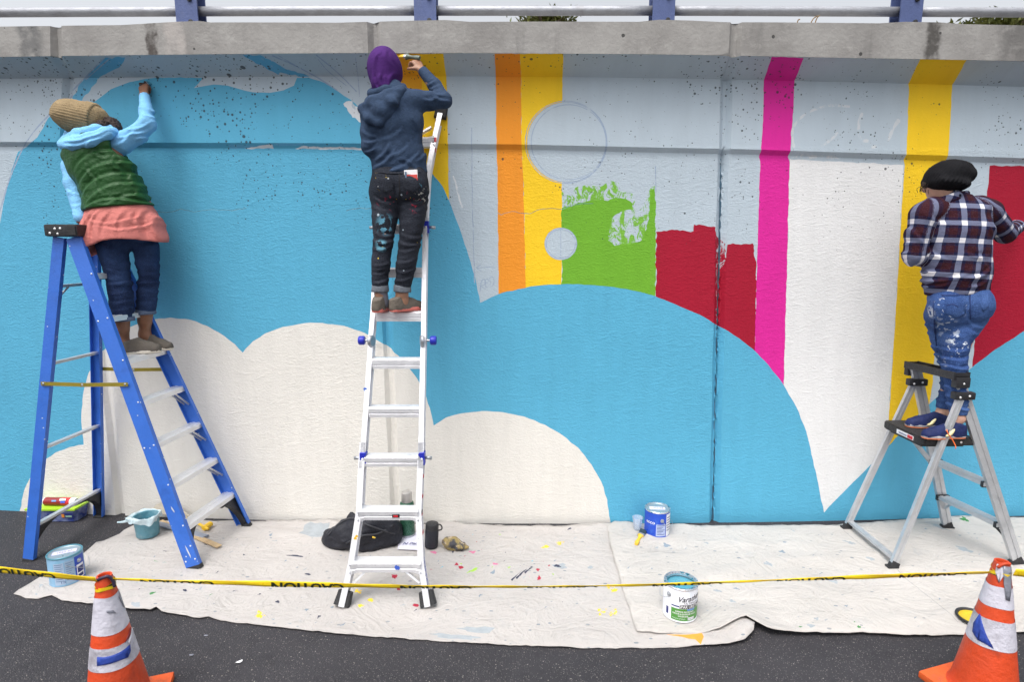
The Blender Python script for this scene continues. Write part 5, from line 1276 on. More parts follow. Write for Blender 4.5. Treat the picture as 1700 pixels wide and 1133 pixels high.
rc_ = gnd(752, 903, 0.055); f = U(ell(rc_, (0.055, 0.045, 0.042)), ell(rc_+Vector((0.05, -0.01, -0.015)), (0.05, 0.035, 0.022)), ell(rc_+Vector((-0.035, 0.0, 0.01)), (0.04, 0.03, 0.035)), ell(rc_+Vector((0.085, -0.015, -0.022)), (0.03, 0.018, 0.012)), k=0.02)
f = folds(f, 0.022, (26, 26, 26), 3.0)
RAGM = NT('stained_rag'); cc = RAGM.mix(RAGM.ramp(RAGM.noise(16, 4), .42, .58), (0.06, 0.06, 0.07), (0.33, 0.25, 0.10)); cc = RAGM.mix(RAGM.ramp(RAGM.noise(23, 3), .55, .62), cc, (0.45, 0.36, 0.26)); RAGM.set('Base Color', cc); RAGM.set('Roughness', .9)
tag(soft('rag', f, [rc_-Vector((.1, .07, .06)), rc_+Vector((.13, .07, .06))], 0.02, 0.006, RAGM.done()), 'crumpled paint stained rag lying on the splattered cloth', 'rag')
# black jacket dumped against the wall
jc = lambda x, y, z, dy=0.0: gnd(x, y, z)+Vector((0, dy, 0))
f = U(loft([jc(552, 893, .06), jc(575, 888, .10), jc(605, 884, .12), jc(640, 880, .11), jc(655, 880, .07)], [.06, .095, .12, .11, .07], [.055, .085, .11, .10, .06], k=.02),
      loft([jc(595, 872, .17), jc(620, 870, .20), jc(640, 872, .17)], [.05, .06, .05], k=.02), loft([jc(590, 905, .05), jc(620, 901, .06), jc(655, 895, .06)], [.04, .055, .04], k=.02), loft([jc(548, 896, .045), jc(560, 900, .045), jc(585, 898, .06)], [.045, .05, .05], k=.02), ell(jc(583, 866, .15), (.05, .03, .06)), k=.035)
f = folds(folds(f, 0.034, (7, 9, 11), 1.0), .014, (20, 22, 24), 4.0)
JK = M('black_nylon', (0.010, 0.011, 0.018), 0.55, 0, 0.2, 9, 0.006, 90, spec=0.4)
t = soft('jacket', f, [jc(535, 900, 0), jc(665, 860, .34)], 0.10, 0.010, JK)
tag(t, 'black nylon jacket dumped in a heap against the cream wall', 'jacket')
JS = M('black_webbing', (0.03, 0.031, 0.038), .7, 0, .15, 60)
def on_cloth(q):
    ok, loc, n, _ = t.ray_cast(Vector((0, 0, CAM_H)), Vector(ray(*q)).normalized()); return (loc+n*.004) if ok else gnd(q[0], q[1], .03)
for path in ([(545, 890), (562, 872), (585, 862), (610, 872), (632, 880), (655, 888)], [(575, 902), (600, 890), (628, 886), (652, 872)], [(590, 860), (600, 850), (616, 846), (634, 852)]):
    bm = bmesh.new(); tube(bm, smooth_path([on_cloth(q) for q in path], 5), .007, 6); bm_obj('strap', bm, JS, t, True)
bm = bmesh.new(); a = jc(624, 886, .18, -0.06); box(bm, a, (0.022, 0.006, 0.008), Matrix.Rotation(.3, 3, 'Y')); bm_obj('zip_tag', bm, YELP, t)

# ------------------------------------------------------------------ traffic cones and the caution tape
ORG = M('faded_orange_vinyl', (0.60, 0.062, 0.014), 0.5, 0, 0.14, 6, 0.006, 30, (0.20, 0.035, 0.02, 0.7), 4)
ORGB = M('scuffed_orange_base', (0.72, 0.11, 0.02), 0.6, 0, 0.15, 9, 0.004, 40, (0.10, 0.07, 0.06, 0.8), 6)
REFL = M('dirty_reflective_sleeve', (0.55, 0.54, 0.61), 0.45, 0, 0.12, 9, 0.010, 20, (0.22, 0.21, 0.24, 0.85), 5)
DUCT = M('grey_duct_tape', (0.20, 0.21, 0.25), 0.45, 0, 0.15, 20, 0.006, 40)
BTAPE = M('blue_masking_tape', (0.02, 0.055, 0.32), 0.6, 0, 0.1, 20, 0.004, 60)
def cone(label, top, base_rot, bands, ph):
    H = 0.71; c = Vector((top.x, top.y, 0)); t = thing('traffic_cone', label, 'traffic cone', c, 'traffic cones holding the caution tape')
    rr = lambda z: 0.030+(0.137-0.030)*(1-(z-0.04)/(H-0.04))
    bm = bmesh.new(); lathe(bm, c, [(0.150, 0.034), (0.141, 0.045)]+[(rr(z), z) for z in np.linspace(0.06, H-0.008, 12)]+[(0.030, H), (0.024, H), (0.022, H-0.01), (0.06, 0.4)], 40); bm_obj('cone_body', bm, ORG, t, auto=40)
    bm = bmesh.new(); Rz = Matrix.Rotation(base_rot, 3, 'Z'); box(bm, c+Vector((0, 0, 0.019)), (0.37, 0.37, 0.036), Rz, 0.010)
    bm_obj('base', bm, ORGB, t, auto=35)
    for z0, z1 in bands:
        bm = bmesh.new(); n = 44; zs = np.linspace(z0, z1, 5); R_ = []
        for z in zs: R_.append([bm.verts.new(c+Vector(((rr(z)+0.002)*math.cos(2*math.pi*i/n), (rr(z)+0.002)*math.sin(2*math.pi*i/n), z+0.003*math.sin(2*math.pi*i/n*3+ph)*(1 if z in (z0, z1) else 0)))) for i in range(n)])
        for A, B in zip(R_[:-1], R_[1:]):
            for i in range(n): bm.faces.new((A[i], A[(i+1) % n], B[(i+1) % n], B[i]))
        bm_obj('reflective_sleeve', bm, REFL, t, True)
    return t, c, rr
def patch(t, c, rr, poly, mat, name, off=0.0035):
    """patch of tape stuck on the cone; poly in (angle, z)"""
    P = np.array(poly, float); a0, z0 = P.min(0); a1, z1 = P.max(0); pts = [Vector(p) for p in poly]; F = [list(range(len(pts)))]
    g = [(a, z) for a in np.linspace(a0, a1, 9)[1:-1] for z in np.linspace(z0, z1, 7)[1:-1] if inside((a, z), poly)]
    vo, _, fo, *_ = delaunay_2d_cdt(pts+[Vector(p) for p in g], [], F, 1, 1e-6, True)
    V = [(c.x+(rr(v.y)+off)*math.cos(v.x), c.y+(rr(v.y)+off)*math.sin(v.x), v.y) for v in vo]
    o = mesh_obj(name, np_mesh(name, V, fo), mat, t, True); sm = o.modifiers.new('t', 'SOLIDIFY'); sm.thickness = 0.0015; sm.offset = 1; return o
topL = at(173, 955, 2.36); aL = math.atan2(-topL.y, -topL.x)
t, c, rr = cone('orange traffic cone at the left with two white sleeves and a blue tape patch', topL, math.radians(64-45), ((0.295, 0.398), (0.455, 0.622)), 0.3)
patch(t, c, rr, [(aL-0.75, 0.330), (aL+0.55, 0.325), (aL+0.75, 0.345), (aL+0.80, 0.372), (aL-0.75, 0.368)], BTAPE, 'tape_patch')
patch(t, c, rr, [(aL+0.55, 0.395), (aL+1.2, 0.41), (aL+1.25, 0.435), (aL+0.65, 0.405)], M('torn_maroon_edge', (0.20, 0.02, 0.02), .6), 'torn_edge')
patch(t, c, rr, [(aL+0.72, 0.375), (aL+1.3, 0.405), (aL+1.3, 0.43), (aL+1.0, 0.40), (aL+0.72, 0.39)], REFL, 'torn_edge', .006)
patch(t, c, rr, [(aL-0.15, 0.568), (aL+0.30, 0.560), (aL+0.45, 0.540), (aL+0.25, 0.548), (aL-0.1, 0.556)], DUCT, 'tear')
patch(t, c, rr, [(aL+0.95, 0.60), (aL+1.35, 0.62), (aL+1.35, 0.53), (aL+1.15, 0.55)], DUCT, 'tear')
topR = at(1664, 931, 2.475); aR = math.atan2(-topR.y, -topR.x)
t, c, rr = cone('orange traffic cone at the right with a grey duct tape flap and torn blue tape', topR, math.radians(152-45), ((0.305, 0.440), (0.500, 0.600)), 1.4)
patch(t, c, rr, [(aR-0.95, 0.385), (aR-0.75, 0.445), (aR-0.45, 0.40), (aR-0.1, 0.34), (aR+0.15, 0.315), (aR-0.2, 0.325), (aR-0.5, 0.325), (aR-0.85, 0.345)], BTAPE, 'tape_patch')
patch(t, c, rr, [(aR+0.10, 0.703), (aR+1.25, 0.700), (aR+1.05, 0.60), (aR+0.85, 0.545), (aR+0.55, 0.55), (aR+0.35, 0.63)], DUCT, 'tape_flap', .004)
patch(t, c, rr, [(aR-0.5, 0.704), (aR+0.4, 0.704), (aR+0.3, 0.66), (aR+0.0, 0.62), (aR-0.5, 0.67)], REFL, 'tear', .003)
# tape: one long ribbon, knotted at both cones
TAPEY = M('yellow_barricade_film', (0.84, 0.60, 0.015), 0.35, 0, 0.06, 7, 0.004, 16)
TAPEK = M('black_tape_print', (0.012, 0.022, 0.012), 0.45)
tape = thing('caution_tape', 'yellow caution tape with black letters tied between the two cones', 'barrier tape', (topL.x, topL.y, 0.66))
def ribbon(pts, wfun, tfun, name='tape_strip', txt0=0.0, rep=0.62, band=(-.5, .25), upside=True):
    """pts centre line; width wfun(s); tilt tfun(s) of the face about the line; printed CAUTION repeats"""
    P = [Vector(p) for p in smooth_path(pts, 14)]; S = [0.0]
    for a, b in zip(P[:-1], P[1:]): S.append(S[-1]+(b-a).length)
    V, F = [], []
    def fr(s, w, off):
        i = min(max(int(np.searchsorted(S, s))-1, 0), len(P)-2); u_ = (s-S[i])/max(S[i+1]-S[i], 1e-6); p = P[i].lerp(P[i+1], u_); d = (P[i+1]-P[i]).normalized()
        a = tfun(s); vdir = Vector((0, math.sin(a), math.cos(a))); vdir = (vdir-d*vdir.dot(d)).normalized(); n = d.cross(vdir)
        return p+vdir*w+n*off
    ss = np.linspace(0, S[-1], max(60, int(S[-1]/0.02)))
    for s in ss:
        w = wfun(s)
        for k in (-.5, -.17, .17, .5): V.append(fr(s, w*k, 0.0015*math.sin(s*23+k*4)))
    for i in range(len(ss)-1):
        for k in range(3): F.append((4*i+k, 4*i+4+k, 4*i+5+k, 4*i+1+k))
    o = mesh_obj(name, np_mesh(name, V, F), TAPEY, tape, True); sm = o.modifiers.new('t', 'SOLIDIFY'); sm.thickness = 0.0008; sm.offset = 0
    # lettering, folded so that only part of each word's height lies on the near face
    TV, TF = text_tris('CAUTION', 0.058, 0, 1.25, 0.002)
    s0 = txt0; nb = 0
    while s0 < S[-1]-0.2:
        bm = bmesh.new(); vs = [bm.verts.new((x, y, 0)) for x, y in TV]
        for f in TF:
            try: bm.faces.new([vs[i] for i in f])
            except ValueError: pass
        lo_, hi_ = band
        for co, no in (((0, hi_*0.058, 0), (0, 1, 0)), ((0, lo_*0.058, 0), (0, -1, 0))):
            bmesh.ops.bisect_plane(bm, geom=list(bm.verts)+list(bm.edges)+list(bm.faces), plane_co=co, plane_no=no, clear_outer=True)
        for xx in np.arange(-0.16, 0.17, 0.02): bmesh.ops.bisect_plane(bm, geom=list(bm.verts)+list(bm.edges)+list(bm.faces), plane_co=(xx, 0, 0), plane_no=(1, 0, 0))
        for v in bm.verts:
            s = s0+0.16+(-v.co.x if upside else v.co.x); fy = (v.co.y/0.058-lo_)/(hi_-lo_)-0.5
            if upside: fy = -fy
            v.co = fr(min(max(s, 0), S[-1]), wfun(s)*fy*0.98, 0.0028)
        bm_obj('lettering', bm, TAPEK, o); s0 += rep; nb += 1
    return o
mid_px = [(188, 962), (330, 967), (500, 971), (680, 974.5), (850, 975), (1000, 973.5), (1150, 969.5), (1300, 963.5), (1450, 958), (1644, 951)]
pts = []
for i, (x, y) in enumerate(mid_px):
    u_ = (x-188)/(1644-188); pts.append(at(x, y, (topL.y-0.01)*(1-u_)+(topR.y-0.01)*u_))
wf = lambda s: 0.0185+0.010*math.sin(s*2.1-0.6)*abs(math.sin(s*1.3+0.4))-0.004*math.sin(s*6.7)
tf = lambda s: -0.35+0.25*math.sin(s*2.6)
ribbon(pts, wf, tf, txt0=0.12, rep=0.58, band=(-.42, .06))
ptl = [at(-420, 925, topL.y+.25), at(-120, 938, topL.y+.06), at(0, 946.5, topL.y), at(80, 955, topL.y-.02), at(160, 963, topL.y-.045)]
ribbon(ptl, lambda s: 0.030-0.004*math.sin(s*3), lambda s: -0.2+0.2*math.sin(s*2), txt0=0.25, rep=0.6, band=(-.45, .2))
ptr = [at(1684, 951, topR.y-.01), at(1760, 958, topR.y), at(1900, 966, topR.y+.05), at(2100, 970, topR.y+.1)]
ribbon(ptr, lambda s: 0.040, lambda s: -0.1, txt0=0.3, rep=0.6, band=(-.5, .4))
for tp, ph in ((topL, 0.0), (topR, 1.0)):
    for k, zz in enumerate((0.672, 0.660, 0.652)):
        bm = bmesh.new(); n = 30; R_ = [[], []]
        for i in range(n):
            a = 2*math.pi*i/n; r_ = 0.038+0.002*k+0.002*math.sin(4*a+k); z = zz+0.010*math.sin(a+ph+k*1.3)
            for j, dz in enumerate((-0.007, 0.007)): R_[j].append(bm.verts.new((tp.x+r_*math.cos(a), tp.y+r_*math.sin(a), z+dz)))
        for i in range(n): bm.faces.new((R_[0][i], R_[0][(i+1) % n], R_[1][(i+1) % n], R_[1][i]))
        bm_obj('tape_wrap', bm, TAPEY if k != 1 else M('printed_tape_wrap', (0.10, 0.085, 0.02), .4, 0, .8, 60), tape, True)
DBAG = M('dark_purple_tape_end', (0.03, 0.02, 0.05), .5)
bm = bmesh.new(); q = Vector((topL.x, topL.y, 0.71)); tube(bm, smooth_path([q+Vector((-0.015, -0.03, -0.01)), q+Vector((0.012, -0.028, 0.004)), q+Vector((0.034, -0.02, 0.006)), q+Vector((0.045, -0.012, -0.02)), q+Vector((0.05, -0.012, -0.05))], 4), 0.007, 7); bm_obj('tape_knot', bm, DBAG, tape, True)
bm = bmesh.new(); q = Vector((topR.x, topR.y, 0.71)); tube(bm, smooth_path([q+Vector((-0.035, -0.02, -0.02)), q+Vector((-0.02, -0.03, 0.004)), q+Vector((0.01, -0.03, 0.004))], 4), 0.007, 7); bm_obj('tape_knot', bm, ORG, tape, True)

# ------------------------------------------------------------------ litter on the asphalt, plants beyond the parapet
for x, y, s, lab in ((397, 1100, .013, 'small torn white paper scrap on the asphalt in front of the cloth'), (342, 1057, .008, 'tiny grey scrap on the asphalt close to the cloth edge'), (318, 1089, .012, 'flattened grey scrap on the asphalt beside the left cone base')):
    p = gnd(x, y, 0.004); bm = bmesh.new(); vs = []
    for i in range(7):
        a = 2*math.pi*i/7; rr_ = s*rng.uniform(.5, 1.3); vs.append(bm.verts.new(p+Vector((rr_*1.3*math.cos(a), rr_*math.sin(a), 0.002+0.004*rng.random()))))
    ce = bm.verts.new(p+Vector((0, 0, .007)))
    for i in range(7): bm.faces.new((vs[i], vs[(i+1) % 7], ce))
    tag(bm_obj('paper_scrap', bm, WHITE if s > .0125 else DUCT), lab, 'litter')
def bush(name, label, top, w, hgt, zbase, n, lm):
    t = thing(name, label, 'tree', (top.x, top.y, zbase)); bm = bmesh.new()
    zt_ = top.z; tube(bm, smooth_path([(top.x, top.y, zbase), (top.x+.1, top.y, (zbase+zt_)/2), (top.x, top.y, zt_-.25)], 4), [0.13-.009*i for i in range(9)], 8)
    limbs = []
    for i in range(14):
        a = rng.uniform(0, 6.28); z = zbase+(zt_-zbase)*rng.uniform(.5, .9); e = Vector((top.x+w*.8*math.cos(a)*rng.uniform(.4, 1), top.y+w*.8*math.sin(a), min(zt_-.1, z+rng.uniform(.4, 1.1)))); limbs.append(e); tube(bm, smooth_path([(top.x, top.y, z), (Vector((top.x, top.y, z))+e)/2+Vector((0, 0, .1)), e], 3), 0.025, 5)
    bm_obj('trunk', bm, M('bark', (0.10, 0.075, 0.05), .9, 0, .2, 20), t)
    V, F = [], []
    cl = [(Vector((top.x+rng.normal(0, w*.42), top.y+rng.normal(0, w*.4), zt_-abs(rng.normal(0, hgt*.35))-0.02)), rng.uniform(.12, .3)) for _ in range(n//40)]
    for cp_, cr in cl:
        for _ in range(40):
            p = cp_+Vector(rng.normal(0, cr*.5, 3)); 
            if p.z > zt_+.05: continue
            a = Vector(rng.normal(0, 1, 3)).normalized(); b = a.cross(Vector((.3, .2, 1))).normalized(); s = rng.uniform(.05, .10); i0 = len(V)
            V += [tuple(p-a*s), tuple(p+b*s*.35), tuple(p+a*s), tuple(p-b*s*.35)]; F.append((i0, i0+1, i0+2, i0+3))
    mesh_obj('crown', np_mesh('crown', V, F), lm, t)
LEAF = NT('leaf'); LEAF.set('Base Color', LEAF.mix(LEAF.noise(5, 3), (0.04, 0.085, 0.015), (0.16, 0.14, 0.02))); LEAF.set('Roughness', .6); LEAF = LEAF.done()
bush('roadside_tree', 'leafy treetop peeking over the parapet left of the middle rail post', at(905, 24, 13), .55, .8, 3.25, 1500, LEAF)
bush('roadside_tree', 'wide leafy treetop showing above the parapet at far right', at(1668, 30, 14), 1.0, .9, 3.25, 3200, LEAF)
tw_ = thing('dry_weed', 'dry weed stalks sticking up from the parapet top near the magenta stripe', 'weed', at(1347, 37, Yb(1.9)-0.1))
for px in ([(1344, 38), (1350, 31), (1357, 26)], [(1352, 38), (1356, 30), (1361, 25)], [(1323, 37), (1325, 33), (1328, 32)]):
    bm = bmesh.new(); tube(bm, smooth_path([at(x, y+ (4 if i == 0 else 0), Yb(1.9)-.1) for i, (x, y) in enumerate(px)], 3), 0.004, 5); bm_obj('stalk', bm, M('dry_stalk', (0.22, 0.14, 0.06), .8), tw_)
# ------------------------------------------------------------------ people
def px(n, Y): return n/FPX*Y
def unit(v): v = np.array(v, float); return v/np.linalg.norm(v)
def hand(w, d, n, s=1.0, curl=(0.5, 0.6, 0.5), flip=1, thumb=0.6, spread=0.10):
    """w wrist, d pointing direction, n palm-facing direction"""
    w = np.array(w, float); d = unit(d); n = np.array(n, float); n = unit(n-d*np.dot(n, d)); lat = np.cross(d, n)*flip
    fs = [loft([w-d*.01*s, w+d*.03*s, w+d*.085*s], [.024*s, .033*s, .038*s], [.018*s, .016*s, .013*s], side=lat)]
    for i, (off, L, r) in enumerate(((.028, .070, .0085), (.0095, .079, .009), (-.0095, .073, .0087), (-.027, .058, .0078))):
        p = w+d*.08*s+lat*off*s; a = 0.0; dirn = d+lat*(off*spread/.028); pts = [p-d*.02*s, p]
        for j, fr_ in enumerate((.44, .31, .25)):
            a += curl[j]*(1+0.12*i); q = unit(dirn*math.cos(a)+n*math.sin(a)); p = p+q*L*fr_*s; pts.append(p)
        fs.append(loft(pts, [r*1.1*s, r*1.1*s, r*s, r*.95*s, r*.82*s]))
    p0 = w+d*.022*s+lat*.022*s; q1 = unit(lat*.75+d*.6+n*thumb*.6); p1 = p0+q1*.036*s; q2 = unit(lat*.25+d*.85+n*thumb); p2 = p1+q2*.030*s; p3 = p2+unit(d*.9+n*thumb*1.3-lat*.2)*.024*s
    fs.append(loft([p0, p1, p2, p3], [.014*s, .0115*s, .0105*s, .009*s]))
    return U(*fs, k=0.007)
def head(c, fwd, up, s=1.0):
    c = np.array(c, float); f = unit(fwd); u = np.array(up, float); u = unit(u-f*np.dot(u, f)); r = np.cross(f, u)
    R = np.array([r, f, u]); g = lambda a, b, z: c+(r*a+f*b+u*z)*s
    skull = U(ell(g(0, -.01, .03), (.076*s, .096*s, .090*s), R), ell(g(0, .025, -.045), (.058*s, .066*s, .070*s), R), k=.04)
    fs = U(skull, ell(g(0, .075, -.092), (.024*s, .02*s, .016*s), R), loft([g(0, .085, .012), g(0, .100, -.022)], [.008*s, .0135*s]), ell(g(.038, .062, -.022), (.02*s, .014*s, .014*s), R), ell(g(-.038, .062, -.022), (.02*s, .014*s, .014*s), R), loft([g(-.045, .072, .028), g(0, .085, .024), g(.045, .072, .028)], [.009*s, .010*s, .009*s]), k=.012)
    fs = U(fs, ell(g(0, .084, -.053), (.022*s, .009*s, .005*s), R), ell(g(0, .083, -.064), (.019*s, .009*s, .006*s), R), k=.004)
    fs = sub(fs, U(ell(g(.03, .088, .006), (.016*s, .012*s, .010*s), R), ell(g(-.03, .088, .006), (.016*s, .012*s, .010*s), R), k=.004), .006)
    ears = [sub(ell(g(sx*.078, -.008, -.01), (.010*s, .020*s, .032*s), R), ell(g(sx*.086, -.006, -.008), (.006*s, .011*s, .02*s), R), .004) for sx in (-1, 1)]
    return U(fs, *ears, k=.008), g, R
def eyes(g, parent):
    wm = M('eye_white', (0.7, 0.68, 0.65), 0.2); im = M('iris', (0.03, 0.02, 0.012), 0.15)
    for sx in (-1, 1):
        bm = bmesh.new(); bmesh.ops.create_uvsphere(bm, u_segments=14, v_segments=10, radius=.0115, matrix=Matrix.Translation(Vector(g(sx*.03, .0755, .006)))); e = bm_obj('eye', bm, wm, parent, True)
        bm = bmesh.new(); bmesh.ops.create_uvsphere(bm, u_segments=12, v_segments=8, radius=.0062, matrix=Matrix.Translation(Vector(g(sx*.03, .0825, .006)))); bm_obj('iris', bm, im, e, True)
def shoe(parent, heel, toe, z0, w, upm, solem, lacem, h=0.075, tilt=0.0, sole_h=0.030, stripe=None, ribm=None):
    heel = np.array(heel, float); toe = np.array(toe, float); heel[2] = z0; toe[2] = z0+tilt
    d = unit(toe-heel); L = np.linalg.norm(toe-heel); zz = np.array((0, 0, 1.0)); up = unit(zz-d*np.dot(zz, d)); s = np.cross(d, up)
    g = lambda t, a, b: heel+d*L*t+s*a+up*b
    R = np.array([s, d, up])
    core = loft([g(.13, 0, .035), g(.4, 0, .030), g(.70, 0, .024), g(.87, 0, .020)], [w*.76, w*.78, w, w*.84], [.066, .066, .056, .044], side=s)
    up_ = U(core, loft([g(.20, 0, .03), g(.17, 0, h)], [w*.70, w*.62], [.055, .050], side=s), loft([g(.24, 0, h-.022), g(.45, 0, h-.040), g(.66, 0, .042)], [w*.50, w*.52, w*.56], [.030, .032, .026], side=s), k=.02)
    up_ = cut(up_, g(0, 0, .012), -up); up_ = cut(up_, g(.18, 0, h), up*1.0+d*-.30)
    up_ = folds(up_, .006, (30, 30, 18), 2.0)
    bb = [g(-.1, -.07, -.03), g(1.1, .07, .14), g(-.1, .07, .14), g(1.1, -.07, -.03)]
    o = soft('shoe', up_, bb, .02, .006, upm, parent)
    sl_ = loft([g(.13, 0, .012), g(.4, 0, .012), g(.70, 0, .012), g(.87, 0, .012)], [w*.80, w*.80, w*1.06, w*.84], [.062, .07, .07, .058], side=s)
    sl_ = cut(cut(sl_, g(0, 0, sole_h), up, .006), g(0, 0, 0.0), -up, .004)
    if ribm is not None: sl_b = cut(sl_, g(0, 0, .009), up, .003); sl_ = cut(sl_, g(0, 0, .009), -up, .003); soft('outsole', sl_b, bb, .02, .005, ribm, o)
    soft('sole', sl_, bb, .02, .005, solem, o)
    for i in range(4):
        t_ = .36+.075*i; hh = h-.004-.013*i; bm = bmesh.new(); ww = w*.40
        tube(bm, smooth_path([g(t_-.02, -ww, hh-.006), g(t_, 0, hh+.009), g(t_+.02, ww, hh-.006)], 4), .0035, 6); bm_obj('lace', bm, lacem, o, True)
    if stripe is not None:
        for sd in (-1, 1):
            bm = bmesh.new(); pts = [g(.36, sd*w*.70, .070), g(.44, sd*w*.86, .048), g(.50, sd*w*.95, .034), g(.58, sd*w*1.0, .028)]; tube(bm, smooth_path(pts, 4), [.004, .007, .009, .010, .011, .011, .011, .011, .010, .009, .008, .007, .004], 8); bm_obj('side_stripe', bm, stripe, o, True)
    return o
def denim(name, col, fade, splats=(), amp=0.0, wear=None):
    t = NT(name)
    c = t.mix(t.ramp(t.noise(5, 5, .6), .35, .7), col, fade)
    c = t.mix(t.math('MULTIPLY', t.ramp(t.noise(220, 2), .45, .7), .35), c, tuple(min(1, x*2.2+.01) for x in fade))
    for (cc, rad, sc, thr, colr) in splats:      # paint on the cloth at a place
        q = t.n.new('ShaderNodeVectorMath'); q.operation = 'DISTANCE'; t.l.new(t.P, q.inputs[0]); q.inputs[1].default_value = tuple(cc)
        m_ = t.math('MULTIPLY', t.ramp(q.outputs['Value'], rad*.3, rad, 1, 0), t.ramp(t.noise(sc, 4), thr, thr+.03)); c = t.mix(m_, c, colr)
    if wear:
        for sc, p_, colr, off in wear:
            v = t.voro(sc, t.map((1, 1, 1), off)); r = t.sep(v.outputs['Color'])
            m_ = t.ramp(t.math('SUBTRACT', t.math('MULTIPLY', t.math('POWER', r[0], p_), 0.24), v.outputs['Distance']), 0, .02); c = t.mix(m_, c, colr)
    t.set('Base Color', c); t.set('Roughness', .85); t.set('Specular IOR Level', .2)
    t.set('Normal', creases(t, t.noise(160, 3), 12.0, .008))
    return t.done()
def creases(t, fine, scale=8.0, dist=.008):
    w = t.noise(scale, 4, .55, t.map((1, 1, 1.5), (0, 0, 0), (.3, .5, .2)), .9); r1 = t.math('ABSOLUTE', t.math('SUBTRACT', w, .5))
    w2 = t.noise(scale*2.3, 4, .55, t.map((1, 1, 1.9), (3, 1, 2), (.2, -.5, .1)), .7); r2 = t.math('ABSOLUTE', t.math('SUBTRACT', w2, .5))
    n = t.bump(t.math('ADD', r1, t.math('MULTIPLY', r2, .45)), dist, 1.0); return t.bump(fine, .004, 1.0, n)
def cloth(name, col, rough=.85, bs=120, bump=.005, var=.12, vs=7):
    t = NT(name); c = t.scale_col(col, t.ramp(t.noise(vs, 5, .6), .3, .7, 1-var, 1+var, False)); t.set('Base Color', c); t.set('Roughness', rough); t.set('Specular IOR Level', .25)
    t.set('Normal', creases(t, t.noise(bs, 4))); return t.done()
def skin(name, col):
    t = NT(name); c = t.scale_col(col, t.ramp(t.noise(18, 4), .3, .7, .85, 1.12, False)); t.set('Base Color', c); t.set('Roughness', .5); t.set('Subsurface Weight', .12); t.set('Subsurface Radius', (.02, .008, .004)); t.set('Subsurface Scale', .3)
    t.set('Normal', t.bump(t.noise(140, 3), .002)); return t.done()
def knit(name, col, d, n=34):
    """ribbed wool: the ribs run along axis d (unit) and are real ridges in the shape; this adds the yarn"""
    return M(name, col, .95, 0, .18, 30, .006, 180, spec=.15)
def hatshape(f, c, ax, nrib, amp, rmin=.03):
    c = A3(c); R = axes(ax, (0.2, 1, 0.1))
    def g(P):
        q = (P-c)@R.T; a = np.arctan2(q[:, 1], q[:, 0]); rr_ = np.sqrt(q[:, 0]**2+q[:, 1]**2)
        return f(P)-amp*np.cos(a*nrib)*np.clip(rr_/rmin-0.4, 0, 1)
    return g
def pocket(parent, tgt, pts, mat, name, off=.003):
    """flat sewn-on piece that follows the cloth below it: sight-line outline dropped onto the garment"""
    dg = bpy.context.evaluated_depsgraph_get(); o_ = Vector((0, 0, CAM_H)); V2 = [Vector(p) for p in pts]
    xs_ = [p[0] for p in pts]; ys_ = [p[1] for p in pts]
    g = [(x, y) for x in np.linspace(min(xs_), max(xs_), 9) for y in np.linspace(min(ys_), max(ys_), 9) if inside((x, y), pts)]
    vo, _, fo, *_ = delaunay_2d_cdt(V2+[Vector(p) for p in g], [], [list(range(len(pts)))], 1, 1e-6, True)
    V = []
    T = parent_world(tgt)
    for v in vo:
        d = Vector(ray(v.x, v.y)).normalized(); ok, loc, n, _ = tgt.ray_cast(T.inverted() @ o_, d)
        V.append((T @ loc + n*off) if ok else None)
    if any(v is None for v in V):
        good = [v for v in V if v is not None]
        if not good: return None
        V = [v if v is not None else min(good, key=lambda q: (Vector(proj(q))-Vector((vo[i].x, vo[i].y))).length) for i, v in enumerate(V)]
    o = mesh_obj(name, np_mesh(name, V, [tuple(f) for f in fo]), mat, parent, True); sm = o.modifiers.new('t', 'SOLIDIFY'); sm.thickness = .003; sm.offset = 1
    return o
def parent_world(o): return Matrix.Identity(4)

def drape(f, segs, Y, k=1.0):
    """worked folds of cloth: a ridge with a valley beside it along each sight-line segment"""
    S = []
    for (x0, y0, x1, y1, amp, wd) in segs:
        a, b = at(x0, y0, Y), at(x1, y1, Y); a = A3((a.x, a.z)); b = A3((b.x, b.z)); L = float(np.linalg.norm(b-a)); S.append((a, (b-a)/L, L, amp*.001*k, wd*.001))
    def g(P):
        d = f(P); q = P[:, [0, 2]]
        for a, t_, L, amp, wd in S:
            r = q-a; s = r@t_; n = r[:, 0]*-t_[1]+r[:, 1]*t_[0]+.12*L*np.sin(s/L*3.1); m = np.abs(n) < 4*wd
            if not m.any(): continue
            e = np.clip(np.minimum(s, L-s)/(.35*L)+.35, 0, 1); d = d-np.where(m, amp*e*(np.exp(-(n/wd)**2)-.8*np.exp(-((n-1.7*wd)/wd)**2)), 0)
        return d
    return g
# ---- the painter on the blue ladder -------------------------------------------------
z0 = STEPZ[4]+0.0135
pL = thing('person', 'person in green vest and tan knit hat reaching up from the blue ladder', 'person', (at(230, 580, 4.03).x, 4.03, z0))
SK1 = skin('deep_brown_skin', (0.25, 0.115, 0.065))
j = dict(anL=at(205, 572, 3.97), anR=at(240, 556, 4.10), knL=at(200, 462, 3.97), knR=at(246, 452, 4.08), hpL=at(186, 392, 3.99), hpR=at(236, 386, 4.05), pel=at(209, 372, 4.02), wai=at(192, 320, 4.02), che=at(166, 262, 4.03), nb=at(150, 226, 4.05),
         shR=at(193, 240, 4.06), elR=at(246, 206, 4.12), wrR=at(240, 158, 4.24), shL=at(126, 272, 4.07), elL=at(122, 306, 4.02), wrL=at(133, 366, 3.93))
hc = at(148, 196, 4.09); hf, hg, hR = head(hc, (0.62, 0.75, 0.28), (-0.55, 0.05, 0.85))
hdR = unit(np.array(at(238, 140, 4.285))-np.array(j['wrR']))
